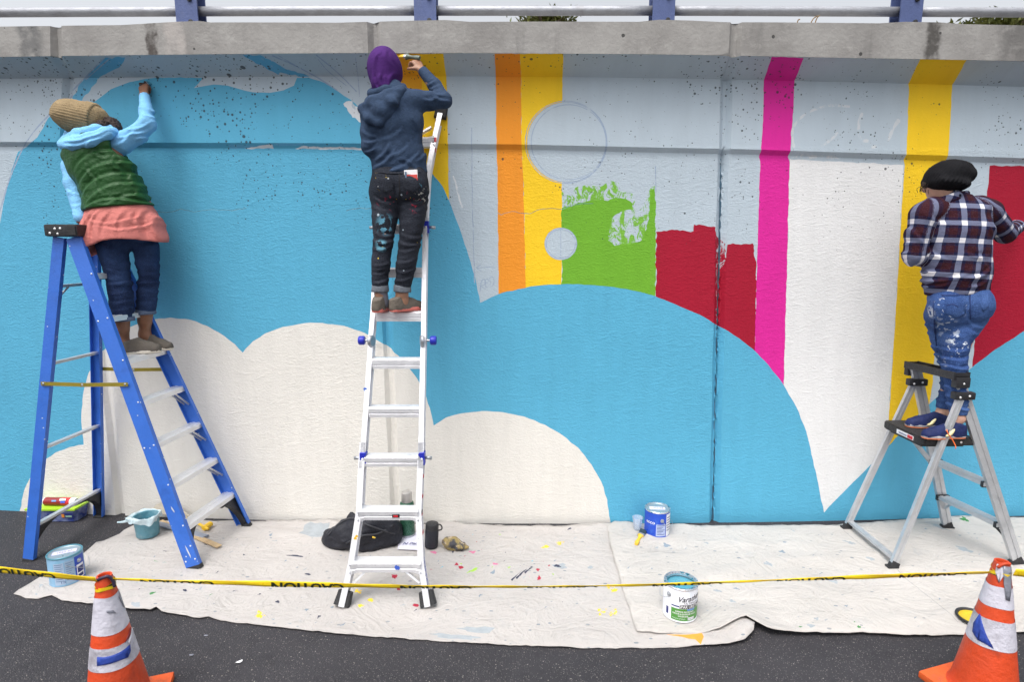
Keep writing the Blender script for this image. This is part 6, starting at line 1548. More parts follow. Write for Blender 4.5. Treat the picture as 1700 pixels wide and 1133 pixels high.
body = U(hf, loft([j['nb'], hc], [.052, .050]), loft([j['pel'], j['wai'], j['che'], j['nb']], [.15, .125, .15, .06], [.10, .09, .10, .05]),
         loft([j['shR'], j['elR'], j['wrR']], [.05, .042, .028]), loft([j['shL'], j['elL'], j['wrL']], [.036, .030, .026]),
         loft([j['hpL'], j['knL'], j['anL']], [.08, .055, .036]), loft([j['hpR'], j['knR'], j['anR']], [.08, .055, .036]),
         loft([at(201, 545, 3.95), at(202, 520, 3.95)], [.040, .046]), loft([at(239, 532, 4.09), at(241, 510, 4.08)], [.040, .046]),
         loft([j['anL'], Vector((-2.62, 3.97, z0+.035))], [.033, .022]), loft([j['anR'], Vector((-2.59, 4.10, z0+.035))], [.033, .022]), k=.03)
HL1 = hand(j['wrR'], hdR, (0.1, 1, -0.2), .98, (0.9, 1.0, 0.6), 1, 0.9); HL2 = hand(j['wrL'], (0.25, 0.25, -0.35), (0, 0, -1), .98, (0.35, 0.5, 0.4), 1)
body = U(body, HL1, HL2, k=.012)
bL = soft('body', body, list(j.values())+[hc, Vector((-2.58, 4.1, z0+.03)), at(238, 135, 4.3)], .14, .0065, SK1, pL)
eyes(hg, pL)
BJ = denim('dark_indigo_denim', (0.008, 0.016, 0.050), (0.022, 0.045, 0.115))
lw = lambda *a: at(*a)
def legs(segsL, segsR, pel, butt, amp, seeds, knees):
    f = U(loft(*pel), *[ell(c, r) for c, r in butt], loft(*segsL), k=.05); g = loft(*segsR)
    base = lambda P: smin(f(P), g(P), .006)
    wh = lambda P: .5+sum(1.1*near(k_, r_)(P) for k_, r_ in knees)
    return folds(base, amp, (6, 6, 20), seeds, wh)
LgL = ([lw(183, 388, 3.99), lw(188, 420, 3.975), lw(197, 460, 3.965), lw(201, 495, 3.955), lw(203, 529, 3.95)], [.098, .090, .076, .072, .070])
LgR = ([lw(238, 384, 4.05), lw(243, 420, 4.06), lw(247, 455, 4.07), lw(245, 485, 4.08), lw(242, 518, 4.09)], [.088, .080, .068, .064, .060])
f = legs(LgL, LgR, ([lw(204, 345, 4.02), lw(208, 385, 4.02)], [.155, .175], [.11, .125]), [(lw(188, 378, 3.95), (.09, .085, .10)), (lw(226, 376, 3.97), (.09, .085, .10))], .016, 2.0, [(lw(200, 470, 3.9), .10), (lw(245, 462, 4.0), .10), (lw(203, 515, 3.9), .08), (lw(242, 505, 4.0), .08)])
f = cut(cut(f, LgL[0][-1], (0, 0, -1)), LgR[0][-1]+Vector((0, 0, -.05)), (0, 0, -1)) if False else f
def cutleg(f, end, d, r=.13):
    e = A3(end); d = A3(unit(d))
    def g(P):
        dd = f(P); s = (P-e)@d; m = (s > -.02) & (((P-e)**2).sum(1) < r*r) | (s > 0) & (((P-e-d*np.clip(s, 0, .2)[:, None])**2).sum(1) < r*r)
        return np.where(m, np.maximum(dd, s), dd)
    return g
f = drape(f, [(178, 428, 215, 438, 7, 11), (181, 446, 219, 452, 8, 10), (182, 472, 221, 462, 9, 10), (183, 487, 221, 479, 8, 9), (184, 500, 222, 497, 8, 9), (186, 513, 222, 509, 7, 9), (228, 440, 263, 434, 7, 10), (228, 456, 264, 449, 8, 10), (228, 470, 265, 462, 8, 9), (229, 486, 264, 479, 8, 9), (230, 499, 262, 494, 7, 9), (168, 402, 206, 416, 7, 12), (214, 406, 256, 398, 7, 12), (205, 420, 200, 500, 4, 10)], 3.93, .7)
f = cutleg(f, LgL[0][-1], (0, 0, -1)); f = cutleg(f, LgR[0][-1], (0, 0, -1))
jL = soft('jeans', f, LgL[0]+LgR[0]+[lw(204, 340, 4.02)], .22, .008, BJ, pL)
CF = cloth('turned_up_denim', (0.10, 0.13, 0.20))
for e, r_ in ((LgL[0][-1], .076), (LgR[0][-1], .066)):
    c_ = folds(cut(cut(loft([e+Vector((0, 0, .022)), e+Vector((0, 0, -.014))], [r_*.96, r_], None), e+Vector((0, 0, .020)), (0.1, 0, 1)), e+Vector((0, 0, -.018)), (0, 0, -1)), .004, (9, 9, 30), 1.0); soft('rolled_cuff', c_, [e], .13, .006, CF, jL)
# coral shirt tail below the vest
PK = cloth('faded_coral_cotton', (0.52, 0.17, 0.15), .9, 90, .006, .14, 6)
Sp = [lw(199, 318, 4.02), lw(203, 345, 4.02), lw(205, 372, 4.015), lw(204, 402, 4.01), lw(203, 430, 4.0)]
f = loft(Sp, [.155, .190, .246, .288, .30], [.09, .140, .190, .205, .205], side=(1, -.1, 0.02), k=.03)
pleat = lambda P: .010*np.sin((P[:, 0]*1.0+P[:, 2]*0.25)*38+3*vnoise(P*A3((4, 4, 4))))*np.clip((lw(200, 335, 4).z-P[:, 2])*4, 0, 1)
f2 = (lambda ff: (lambda P: ff(P)-pleat(P)))(f); f2 = folds(f2, .010, (4, 4, 6), 5.0); f2 = drape(f2, [(150, 352, 138, 400, 9, 12), (166, 350, 156, 402, 8, 11), (184, 350, 176, 399, 8, 12), (206, 350, 202, 399, 7, 12), (226, 348, 236, 399, 9, 12), (241, 348, 257, 400, 9, 12), (150, 366, 226, 359, 6, 9), (170, 377, 245, 369, 6, 9), (215, 352, 222, 372, 6, 9)], 3.86)
inn = loft(Sp, [.13, .16, .205, .252, .27], [.07, .115, .160, .175, .18], side=(1, -.1, .02), k=.03)
hem = lambda P: P[:, 2]-(lw(200, 399, 3.85).z + .10*np.abs((P[:, 0]-lw(208, 400, 3.9).x)/.30)**2*np.where(P[:, 0] > lw(208, 400, 3.9).x, -.15, -.75)+.008*np.sin(P[:, 0]*14))
def f3(P):
    d = f2(P); return smax(smax(d, -hem(P), .006), -np.maximum(d+.022, P[:, 2]-lw(200, 385, 4).z), .006)
soft('shirt_tail', f3, Sp, .33, .008, PK, pL)
# green quilted vest
GV = cloth('bottle_green_nylon', (0.016, 0.072, 0.017), .45, 60, .006, .12, 10)
Vp = [lw(195, 349, 4.01), lw(189, 322, 4.02), lw(177, 290, 4.02), lw(161, 263, 4.03), lw(149, 245, 4.04), lw(146, 233, 4.06)]
f = loft(Vp, [.232, .206, .200, .216, .196, .085], [.172, .148, .132, .130, .115, .075], side=(1, -.12, .42), k=.03)
axv = A3(unit(np.array(Vp[0])-np.array(Vp[-1]))); sdv_ = A3(unit(np.cross(np.cross(axv, (1, 0, .4)), axv)))
def quilt(P):
    q = P-A3(Vp[0]); s = q@axv; l = q@sdv_
    w = s+0.55*np.abs(l-.02)*np.where(l > .02, -.35, .30)+.012*np.sin(l*9)+.03*(vnoise(P*A3((5, 5, 5)))-.5)
    return .0085*(np.abs(np.sin(w*math.pi/.092))**.35-.6)
f2 = folds(folds(f, .014, (6, 6, 6), 9.0), .007, (17, 17, 17), 3.0)
f2 = drape(f2, [(196, 243, 118, 277, -8, 12), (208, 262, 124, 303, -8, 12), (220, 281, 130, 322, -8, 12), (231, 300, 146, 331, -7, 12), (240, 318, 186, 336, -7, 11), (248, 338, 138, 345, -10, 9), (140, 268, 160, 300, 7, 10), (180, 262, 195, 284, 8, 10), (205, 285, 214, 306, 7, 10), (160, 300, 172, 322, 7, 9), (150, 250, 168, 262, 7, 10), (216, 312, 226, 330, 7, 9)], 3.88)
f2 = cut(f2, lw(195, 347, 4.01), unit((.10, 0, -1)), .012)
arm = U(ell(lw(88, 284, 4.04), (.05, .12, .06)), ell(lw(212, 240, 4.06), (.075, .14, .12)), k=.01); f2 = sub(f2, arm, .012)
soft('quilted_vest', f2, Vp, .27, .0075, GV, pL)
# light blue hooded sweatshirt: sleeves, hood
LB = cloth('pale_blue_jersey', (0.20, 0.47, 0.76), .9, 90, .005, .10, 6)
slR = loft([lw(180, 246, 4.05), lw(200, 238, 4.06), lw(226, 224, 4.09), lw(245, 205, 4.12), lw(243, 185, 4.17), lw(240, 158, 4.235)], [.078, .072, .058, .050, .042, .033], k=.02)
slL = loft([lw(130, 264, 4.07), lw(120, 278, 4.06), lw(121, 305, 4.02), lw(130, 338, 3.98), lw(133, 362, 3.93)], [.070, .062, .052, .043, .036], k=.02)
f = cutleg(slR, lw(240, 158, 4.235), np.array(lw(240, 158, 4.235))-np.array(lw(243, 185, 4.17)), .07)
wh = lambda P: .35+1.0*near(lw(246, 206, 4.12), .11)(P)+.7*near(lw(241, 168, 4.2), .07)(P)
f = drape(f, [(216, 217, 248, 200, 6, 10), (222, 226, 250, 207, 7, 10), (229, 232, 248, 216, 9, 9), (231, 186, 252, 190, 8, 9), (232, 175, 250, 178, 7, 9), (233, 166, 248, 168, 6, 8), (200, 246, 222, 226, 8, 11), (206, 232, 228, 219, 7, 10)], 4.06)
soft('sleeve', folds(f, .008, (9, 9, 9), 4.0, wh), [lw(180, 246, 4.05), lw(246, 205, 4.12), lw(240, 155, 4.24)], .12, .007, LB, pL)
soft('sleeve', drape(folds(slL, .008, (9, 9, 9), 6.0), [(106, 290, 132, 302, 4, 10), (109, 316, 134, 322, 5, 10), (118, 342, 140, 338, 4, 9)], 3.95), [lw(122, 262, 4.0), lw(116, 305, 3.94), lw(129, 362, 3.9)], .12, .007, LB, pL)
hood = U(loft([lw(106, 240, 3.98), lw(122, 238, 3.92), lw(150, 231, 3.90), lw(176, 221, 3.94), lw(190, 219, 4.02)], [.032, .044, .046, .038, .026], [.03, .038, .040, .034, .024], side=(0, .4, 1), k=.02),
         loft([lw(108, 232, 4.0), lw(130, 222, 3.96), lw(160, 214, 3.97), lw(182, 213, 4.03)], [.024, .030, .030, .024], k=.02), loft([lw(104, 240, 4.0), lw(120, 222, 4.12), lw(160, 210, 4.16), lw(190, 218, 4.08)], [.03, .034, .034, .026], k=.02), loft([lw(150, 236, 4.05), lw(147, 210, 4.07)], [.085, .075]), k=.016)
soft('hood', drape(folds(hood, .010, (8, 8, 10), 8.0), [(108, 243, 182, 222, 8, 9), (112, 235, 180, 215, 7, 9), (128, 250, 165, 236, 6, 9)], 3.92), [lw(100, 245, 4.0), lw(195, 205, 4.2), lw(150, 235, 3.88)], .09, .007, LB, pL)
# slouchy knit hat and curls
HT = knit('tan_wool', (0.30, 0.225, 0.130), None)
ha = unit(np.array(lw(88, 186, 4.02))-np.array(lw(172, 205, 4.08))); hcx = lw(128, 194, 4.04)
f = U(ell(lw(131, 197, 4.06), (.132, .118, .102), axes(ha, (0, 1, 0))[[2, 0, 1]]), ell(lw(116, 191, 4.04), (.098, .11, .094), axes(ha, (0, 1, 0))[[2, 0, 1]]), ell(lw(150, 199, 4.07), (.11, .115, .105)), k=.05)
f = hatshape(f, hcx, ha, 38, .0035); dent = folds(f, .014, (6, 6, 6), 3.3)
soft('knit_hat', dent, [lw(85, 165, 4.0), lw(178, 222, 4.1)], .18, .006, HT, pL)
bc_ = np.array(lw(152, 199, 4.07)); bandf = loft([bc_-ha*.05, bc_+ha*.05], [.124, .126], [.112, .116], side=(0, 1, 0)); bandf = cut(cut(bandf, bc_-ha*.032, -ha, .014), bc_+ha*.032, ha, .014); bandf = hatshape(bandf, hcx, ha, 38, .0035)
soft('hat_brim', bandf, [lw(155, 168, 4.06), lw(176, 216, 4.08)], .18, .006, HT, pL)
HB = M('dark_brown_curls', (0.028, 0.012, 0.008), .6, 0, .3, 40, .02, 50)
f = U(ell(lw(182, 207, 4.09), (.060, .06, .045)), ell(lw(190, 214, 4.08), (.035, .05, .032)), ell(lw(172, 212, 4.02), (.04, .05, .04)), k=.02)
f = folds(f, .030, (42, 42, 42), 5.0); soft('curly_hair', f, [lw(165, 195, 4.05), lw(198, 222, 4.1)], .08, .0055, HB, pL)
TAU = cloth('taupe_canvas', (0.115, 0.10, 0.085), .9, 140, .004); SOL = M('off_white_rubber', (0.60, 0.55, 0.47), .6, 0, .12, 20); LAC = cloth('grey_lace', (0.25, 0.22, 0.19))
xs0 = on_z(FN, FNt, z0).x
shoe(pL, (xs0-.095, 3.94, 0), (xs0+.125, 3.99, 0), z0, .043, TAU, SOL, LAC, .098)
shoe(pL, (xs0-.085, 4.11, 0), (xs0+.145, 4.09, 0), z0, .043, TAU, SOL, LAC, .098)
tipb = at(241, 136, Yb(-2.7)-.004)
a = at(232, 141, 4.27)
place_brush(a, (tipb.x+.04, tipb.y, tipb.z-.006), 'paint_brush', 'thin brush held against the wall by the reaching person in the green vest', M('dark_brush_handle', (0.05, 0.03, 0.02), .4), TEAL, .022, (0, -1, 0.2))

# ---- the painter on the aluminium ladder -------------------------------------------------
rg = LP(660, 524); zc_ = rg.z+.032
pC = thing('person', 'person in navy hoodie and purple hat on the aluminium ladder painting the yellow stripe', 'person', (rg.x, rg.y, zc_))
SK2 = skin('warm_brown_skin', (0.33, 0.17, 0.105))
YC = 3.80
hc = at(639, 116, 3.86); hf, hg, hR = head(hc, (0.10, 1, 0.12), (-0.03, -0.08, 1))
wrR = at(701, 118, 3.965); hdd = unit(np.array(at(685, 92, 4.01))-np.array(wrR))
body = U(hf, loft([at(648, 150, 3.81), at(641, 128, 3.85)], [.052, .05]), loft([at(664, 305, YC), at(661, 250, YC), at(656, 190, YC), at(650, 155, YC)], [.15, .125, .15, .06], [.10, .09, .095, .05]),
         loft([at(688, 168, 3.82), at(737, 167, 3.84), wrR], [.05, .042, .028]), loft([at(618, 185, 3.80), at(615, 240, 3.75), at(634, 262, 3.95)], [.05, .042, .028]),
         loft([at(643, 320, YC), at(637, 400, 3.72), at(631, 488, 3.70)], [.08, .055, .036]), loft([at(685, 320, YC), at(678, 402, 3.74), at(668, 488, 3.71)], [.08, .055, .036]),
         loft([at(633, 492, 3.70), Vector((at(634, 510, 3.8).x, 3.83, zc_+.035))], [.033, .022]), loft([at(667, 492, 3.71), Vector((at(680, 510, 3.8).x, 3.81, zc_+.035))], [.033, .022]), k=.03)
body = U(body, hand(wrR, hdd, (-0.55, 0.6, 0.1), .98, (0.75, 0.8, 0.5), 1, 0.8), hand(at(632, 262, 3.95), (.25, .9, .05), (.6, 0, -.4), .98, (.8, .8, .6), 1), k=.012)
soft('body', body, [hc, at(740, 165, 3.84), at(684, 92, 4.03), at(605, 250, 3.74), at(634, 515, 3.7), at(690, 515, 3.83)], .13, .0065, SK2, pC); eyes(hg, pC)
BK = denim('washed_black_denim', (0.011, 0.013, 0.020), (0.024, 0.028, 0.040),
   [(at(640, 372, 3.66), .085, 22, .50, (0.10, 0.27, 0.38)), (at(633, 408, 3.66), .05, 26, .48, (0.12, 0.30, 0.40)), (at(632, 300, 3.66), .07, 34, .56, (0.62, 0.44, 0.05)), (at(690, 335, 3.66), .09, 40, .60, (0.40, 0.02, 0.05)), (at(640, 335, 3.66), .09, 44, .62, (0.40, 0.02, 0.06)), (at(703, 325, 3.7), .08, 36, .57, (0.45, 0.45, 0.42)), (at(692, 305, 3.66), .05, 30, .55, (0.08, 0.22, 0.30))], wear=[(26, 9, (0.35, 0.42, 0.48), (0, 0, 0)), (33, 10, (0.50, 0.36, 0.05), (2, 1, 3))])
LgL = ([at(642, 326, 3.80), at(639, 360, 3.76), at(636, 400, 3.72), at(632, 440, 3.705), at(631, 480, 3.70)], [.098, .083, .062, .059, .049])
LgR = ([at(686, 326, 3.80), at(685, 360, 3.77), at(681, 400, 3.74), at(674, 440, 3.72), at(668, 480, 3.71)], [.098, .083, .067, .064, .048])
f = legs(LgL, LgR, ([at(663, 278, 3.80), at(664, 318, 3.80)], [.172, .186], [.115, .12]), [(at(644, 308, 3.73), (.098, .085, .10)), (at(684, 308, 3.73), (.098, .085, .10))], .013, 12.0, [(at(641, 405, 3.66), .08), (at(677, 405, 3.68), .08), (at(636, 460, 3.66), .08), (at(664, 460, 3.68), .08), (at(664, 345, 3.7), .08)])
f = cutleg(f, LgL[0][-1], (0, 0, -1), .10); f = cutleg(f, LgR[0][-1], (0, 0, -1), .10)
f = drape(f, [(620, 329, 656, 337, 8, 10), (668, 338, 708, 328, 8, 10), (619, 343, 650, 350, 6, 10), (676, 350, 706, 342, 6, 10), (619, 384, 652, 392, 8, 9), (618, 399, 652, 401, 9, 9), (618, 413, 650, 409, 8, 9), (662, 387, 700, 394, 8, 9), (661, 402, 700, 405, 9, 9), (659, 417, 694, 411, 8, 9), (618, 440, 648, 436, 6, 9), (617, 455, 646, 450, 8, 8), (617, 469, 645, 464, 8, 8), (658, 436, 690, 430, 6, 9), (656, 451, 690, 446, 8, 8), (656, 466, 684, 460, 8, 8), (660, 312, 662, 345, -6, 9)], 3.68)
jC = soft('jeans', f, LgL[0]+LgR[0]+[at(663, 270, 3.8)], .2, .008, BK, pC)
GC = cloth('grey_turned_up_denim', (0.13, 0.145, 0.17))
for e, tx in ((LgL[0][-1], -.02), (LgR[0][-1], .05)):
    c_ = folds(cut(cut(loft([e+Vector((tx*-.02, 0, .022)), e+Vector((0, 0, -.016))], [.054, .057], None), e+Vector((0, 0, .026)), (tx, 0, 1)), e+Vector((0, 0, -.020)), (-tx, 0, -1)), .004, (9, 9, 30), 1.0); soft('rolled_cuff', c_, [e], .11, .006, GC, jC)
PKT = denim('pocket_black_denim', (0.012, 0.014, 0.021), (0.026, 0.030, 0.042), wear=[(30, 9, (0.40, 0.42, 0.44), (5, 0, 0))])
pocket(jC, jC, [(624, 292), (655, 294), (655, 314), (641, 321), (626, 313)], PKT, 'back_pocket'); pocket(jC, jC, [(668, 295), (698, 293), (698, 313), (685, 321), (670, 314)], PKT, 'back_pocket')
SEAM = M('dark_seam', (0.006, 0.006, 0.009), .9)
pocket(jC, jC, [(662, 288), (664, 288), (665, 330), (663, 330)], SEAM, 'seam', .002)
pocket(jC, jC, [(619, 287), (640, 289), (664, 289), (690, 288), (708, 286), (708, 283), (690, 285), (664, 286), (640, 286), (619, 284)], PKT, 'waistband', .004)
# navy hoodie
NV = cloth('heather_navy_fleece', (0.030, 0.052, 0.098), .95, 110, .006, .16, 40)
tor = loft([at(664, 287, YC), at(662, 265, YC), at(660, 240, YC), at(658, 205, 3.79), at(655, 175, 3.79), at(650, 155, 3.80), at(645, 142, 3.82)], [.178, .165, .150, .165, .156, .090, .060], [.128, .120, .110, .118, .106, .078, .06], k=.03)
sR = loft([at(672, 172, 3.80), at(692, 168, 3.81), at(716, 168, 3.83), at(737, 167, 3.84), at(722, 142, 3.90), at(701, 117, 3.965)], [.076, .066, .056, .047, .041, .034], k=.02)
sL = loft([at(624, 178, 3.80), at(617, 190, 3.79), at(614, 220, 3.765), at(615, 243, 3.75), at(634, 262, 3.95)], [.078, .068, .056, .052, .038], k=.02)
sR = cutleg(sR, at(701, 117, 3.965), np.array(at(701, 117, 3.965))-np.array(at(722, 142, 3.90)), .06)
base = U(tor, sR, sL, k=.035); base = cut(base, at(664, 290, YC), (0.03, 0, -1), .01)
wh = lambda P: .45+.9*near(at(735, 168, 3.8), .10)(P)+.7*near(at(690, 180, 3.75), .09)(P)+.6*near(at(612, 245, 3.75), .09)(P)+.6*near(at(664, 280, 3.7), .12)(P)
hdy = drape(folds(base, .010, (6, 6, 7), 21.0, wh), [(622, 264, 646, 240, 9, 11), (619, 277, 656, 250, 10, 11), (636, 286, 694, 254, 9, 12), (628, 232, 668, 214, 5, 12), (692, 283, 664, 264, 8, 11), (692, 232, 682, 190, 4, 12), (700, 188, 736, 180, 9, 10), (712, 150, 744, 160, 9, 10), (708, 142, 730, 150, 8, 9), (706, 134, 724, 128, 8, 8), (701, 126, 717, 119, 7, 8), (598, 214, 620, 226, 8, 10), (600, 234, 624, 232, 9, 9), (602, 252, 622, 245, 9, 9), (640, 262, 680, 238, 6, 11), (690, 268, 704, 245, 7, 10), (700, 160, 722, 156, 7, 10)], 3.68)
soft('hoodie', hdy, [at(600, 180, 3.8), at(745, 165, 3.84), at(700, 112, 3.98), at(664, 292, 3.65), at(664, 292, 3.95), at(650, 138, 3.8)], .10, .0072, NV, pC)
NV2 = M('lighter_hood_fleece', (0.075, 0.115, 0.185), .95, 0, .10, 60, .006, 110, spec=.15)
hood = U(loft([at(660, 152, 3.74), at(645, 168, 3.70), at(632, 184, 3.685), at(624, 196, 3.69)], [.060, .075, .062, .030], [.030, .040, .040, .026], side=(1, 0, .8), k=.03),
         loft([at(668, 148, 3.73), at(645, 157, 3.695), at(620, 168, 3.69), at(602, 180, 3.73)], [.024, .028, .030, .024], k=.02), loft([at(602, 182, 3.73), at(612, 197, 3.685), at(630, 204, 3.675), at(646, 190, 3.68), at(664, 160, 3.71)], [.024, .024, .022, .022, .022], k=.02), ell(at(627, 182, 3.715), (.07, .045, .06)), k=.022)
soft('hood', folds(hood, .010, (11, 11, 11), 2.0), [at(598, 143, 3.7), at(668, 206, 3.7)], .08, .0065, NV, pC, None)
nk = U(loft([at(668, 146, 3.80), at(640, 150, 3.72), at(616, 156, 3.78)], [.028, .032, .026], k=.01), loft([at(668, 146, 3.82), at(640, 140, 3.92), at(616, 154, 3.82)], [.026, .026, .026], k=.01), k=.02)
soft('neck_band', nk, [at(612, 140, 3.75), at(670, 160, 3.9)], .07, .0065, NV, pC)
# purple knit hat pulled down to the neck
PU = M('purple_fleece', (0.066, 0.020, 0.135), .95, 0, .14, 20, .005, 130, spec=.15)
f = U(ell(at(639, 115, 3.86), (.104, .140, .128)), loft([at(639, 118, 3.85), at(639, 142, 3.82), at(640, 151, 3.80)], [.098, .082, .064], [.138, .115, .095]), ell(at(636, 92, 3.86), (.05, .055, .04)), k=.03)
f = drape(folds(f, .010, (6, 6, 5), 2.0), [(620, 120, 629, 150, 6, 9), (634, 122, 637, 150, 6, 9), (656, 118, 648, 150, 6, 9), (630, 88, 624, 112, 5, 10), (640, 84, 650, 108, 5, 10)], 3.74); soft('hat', f, [at(612, 82, 3.86), at(666, 152, 3.86)], .20, .0065, PU, pC)
PKW = M('pale_pink_pattern', (0.62, 0.42, 0.44), .9, 0, .3, 50)
hatc = [o for o in pC.children if o.name.startswith('hat')][0]
0 and pocket(hatc, hatc, [(616, 101), (618, 94), (624, 88), (631, 85.5), (630, 90), (623, 96), (619, 104)], PKW, 'hat_trim', .002); 0 and pocket(hatc, hatc, [(642, 87), (650, 90), (657, 98), (659, 105), (654, 98), (646, 92)], PKW, 'hat_trim', .002)
SH2 = cloth('olive_grey_suede', (0.14, 0.12, 0.10), .9, 140, .004, .2, 20); COR = M('coral_rubber', (0.62, 0.16, 0.13), .6, 0, .1, 20); RL = cloth('pink_lace', (0.45, 0.10, 0.12)); GSO = M('grey_midsole', (0.30, 0.28, 0.25), .6, 0, .1, 20)
xl_, xr_ = at(634, 510, 3.75).x, at(673, 510, 3.75).x
shoe(pC, (xl_-.008, rg.y-.145, 0), (xl_+.02, rg.y+.10, 0), zc_, .046, SH2, COR, RL, .096)
shoe(pC, (xr_-.075, rg.y-.10, 0), (xr_+.095, rg.y+.07, 0), zc_, .046, SH2, COR, RL, .096)
SOCK = cloth('grey_sock', (0.20, 0.20, 0.24), .95, 140, .004)
for c0_ in (at(633, 491, 3.70), at(667, 491, 3.71)):
    soft('sock', loft([c0_+Vector((0, 0, .03)), Vector((c0_.x, c0_.y+.01, zc_+.06))], [.041, .044]), [c0_], .10, .007, SOCK if c0_.x < at(648, 490, 3.7).x else SK2, pC)
# cards sticking out of the back pocket
cc_ = at(682, 286, 3.655); t = thing('card_packet', 'white and red card packet sticking out of the back pocket of the black jeans', 'packet', cc_)
bm = bmesh.new(); box(bm, cc_+Vector((0, .012, -.022)), (.082, .016, .075), Matrix.Rotation(-.05, 3, 'Y'), .002); bm_obj('packet', bm, WHITE, t)
bm = bmesh.new(); box(bm, cc_+Vector((.004, .002, -.037)), (.072, .006, .045), Matrix.Rotation(-.05, 3, 'Y'), .001); bm_obj('red_card', bm, M('coral_red_card', (.62, .06, .05), .5), t)
bm = bmesh.new(); box(bm, cc_+Vector((-.031, .000, -.022)), (.010, .010, .05), Matrix.Rotation(-.05, 3, 'Y'), .001); bm_obj('blue_edge', bm, M('steel_blue_card', (.10, .16, .25), .5), t)
tipY = at(660, 92, 4.055)
place_brush(at(697, 96, 3.985), tipY, 'paint_brush', 'slim brush loaded with yellow held by the person in the navy hoodie', M('grey_green_handle', (0.10, 0.13, 0.10), .4), YELP, .016, (0, -1, .3))

# ---- the painter on the platform stool -------------------------------------------------
pR = thing('person', 'person in plaid flannel shirt and black beanie standing on the platform stool', 'person', ((pn.x+xl)/2+.12, 3.82, pzt))
SK3 = skin('fair_skin', (0.52, 0.30, 0.22))
hc = at(1563, 304, 3.92); hf, hg, hR = head(hc, (-0.72, 0.66, -0.22), (-0.05, 0.12, 1))
wL, wR = at(1548, 434, 4.04), at(1688, 376, 4.14)
body = U(hf, loft([at(1580, 340, 3.87), at(1568, 318, 3.90)], [.055, .052]), loft([at(1592, 505, 3.86), at(1588, 450, 3.86), at(1590, 385, 3.86), at(1584, 345, 3.87)], [.16, .14, .165, .07], [.105, .10, .105, .055]),
         loft([at(1533, 352, 3.86), at(1518, 424, 3.86), wL], [.05, .045, .03]), loft([at(1638, 348, 3.90), at(1668, 386, 3.96), wR], [.05, .045, .03]),
         loft([at(1568, 530, 3.90), at(1580, 610, 3.91), at(1566, 682, 3.93)], [.07, .045, .036]), loft([at(1608, 530, 3.84), at(1585, 610, 3.77), at(1591, 694, 3.71)], [.07, .045, .036]),
         loft([at(1591, 696, 3.71), Vector((2.92, 3.687, pzt+.035))], [.034, .018]), loft([at(1566, 684, 3.93), Vector((2.96, 3.92, pzt+.035))], [.034, .018]), k=.03)
body = U(body, hand(wL, (.2, .9, .1), (.5, 0, -.6), 1.0, (.7, .8, .6), 1), hand(wR, (.05, .9, .25), (-.5, .3, -.5), 1.0, (.8, .8, .6), 1), k=.012)
soft('body', body, [hc, at(1512, 430, 3.86), at(1695, 370, 4.2), at(1592, 710, 3.69), Vector((2.8, 3.93, pzt))], .13, .0065, SK3, pR); eyes(hg, pR)
BR = denim('bright_blue_denim', (0.020, 0.048, 0.155), (0.055, 0.110, 0.27),
   [(at(1572, 553, 3.74), .11, 26, .53, (0.62, 0.68, 0.74)), (at(1538, 520, 3.8), .06, 30, .47, (0.65, 0.70, 0.75)), (at(1560, 602, 3.75), .055, 24, .47, (0.72, 0.74, 0.76)), (at(1578, 512, 3.72), .12, 46, .60, (0.62, 0.66, 0.72)), (at(1552, 545, 3.75), .05, 40, .55, (0.5, 0.3, 0.1)), (at(1645, 492, 3.8), .05, 30, .5, (0.7, 0.72, 0.74)), (at(1590, 575, 3.72), .10, 38, .60, (0.65, 0.70, 0.76)), (at(1558, 596, 3.78), .022, 10, .2, (0.28, 0.09, 0.07))], wear=[(24, 10, (0.62, 0.68, 0.75), (1, 2, 0))])
LgL = ([at(1566, 528, 3.88), at(1571, 565, 3.885), at(1581, 606, 3.90), at(1580, 645, 3.915), at(1567, 678, 3.93)], [.104, .090, .072, .066, .050])
LgR = ([at(1612, 526, 3.83), at(1587, 565, 3.80), at(1584, 606, 3.765), at(1588, 645, 3.74), at(1591, 688, 3.715)], [.098, .082, .069, .063, .050])
f = legs(LgL, LgR, ([at(1591, 478, 3.86), at(1592, 515, 3.86)], [.188, .196], [.125, .13]), [(at(1571, 512, 3.79), (.105, .09, .11)), (at(1620, 508, 3.77), (.108, .095, .11))], .015, 31.0, [(at(1575, 600, 3.75), .09), (at(1600, 610, 3.7), .09), (at(1592, 665, 3.7), .10), (at(1590, 545, 3.72), .08)])
f = cutleg(f, LgL[0][-1], (0, 0, -1), .10); f = cutleg(f, LgR[0][-1], (0, 0, -1), .10)
f = drape(f, [(1545, 534, 1592, 545, 7, 11), (1549, 551, 1596, 557, 7, 10), (1600, 530, 1638, 545, 8, 11), (1602, 546, 1626, 556, 7, 10), (1555, 575, 1602, 580, 8, 10), (1558, 590, 1606, 593, 9, 9), (1562, 604, 1606, 607, 9, 9), (1566, 620, 1606, 618, 7, 9), (1568, 641, 1608, 646, 8, 9), (1570, 656, 1608, 661, 9, 9), (1573, 671, 1606, 674, 9, 8), (1556, 672, 1580, 668, 7, 8), (1598, 506, 1596, 545, -7, 11)], 3.74)
jR = soft('jeans', f, LgL[0]+LgR[0]+[at(1592, 470, 3.86)], .22, .008, BR, pR)
PK2 = denim('pocket_blue_denim', (0.022, 0.052, 0.165), (0.058, 0.115, 0.28)); SM2 = M('pale_stitching', (0.012, 0.03, 0.12), .9)
pocket(jR, jR, [(1565, 491), (1603, 490), (1604, 520), (1588, 530), (1568, 522)], PK2, 'back_pocket'); pocket(jR, jR, [(1630, 484), (1643, 480), (1641, 510), (1632, 518), (1626, 508)], PK2, 'back_pocket')
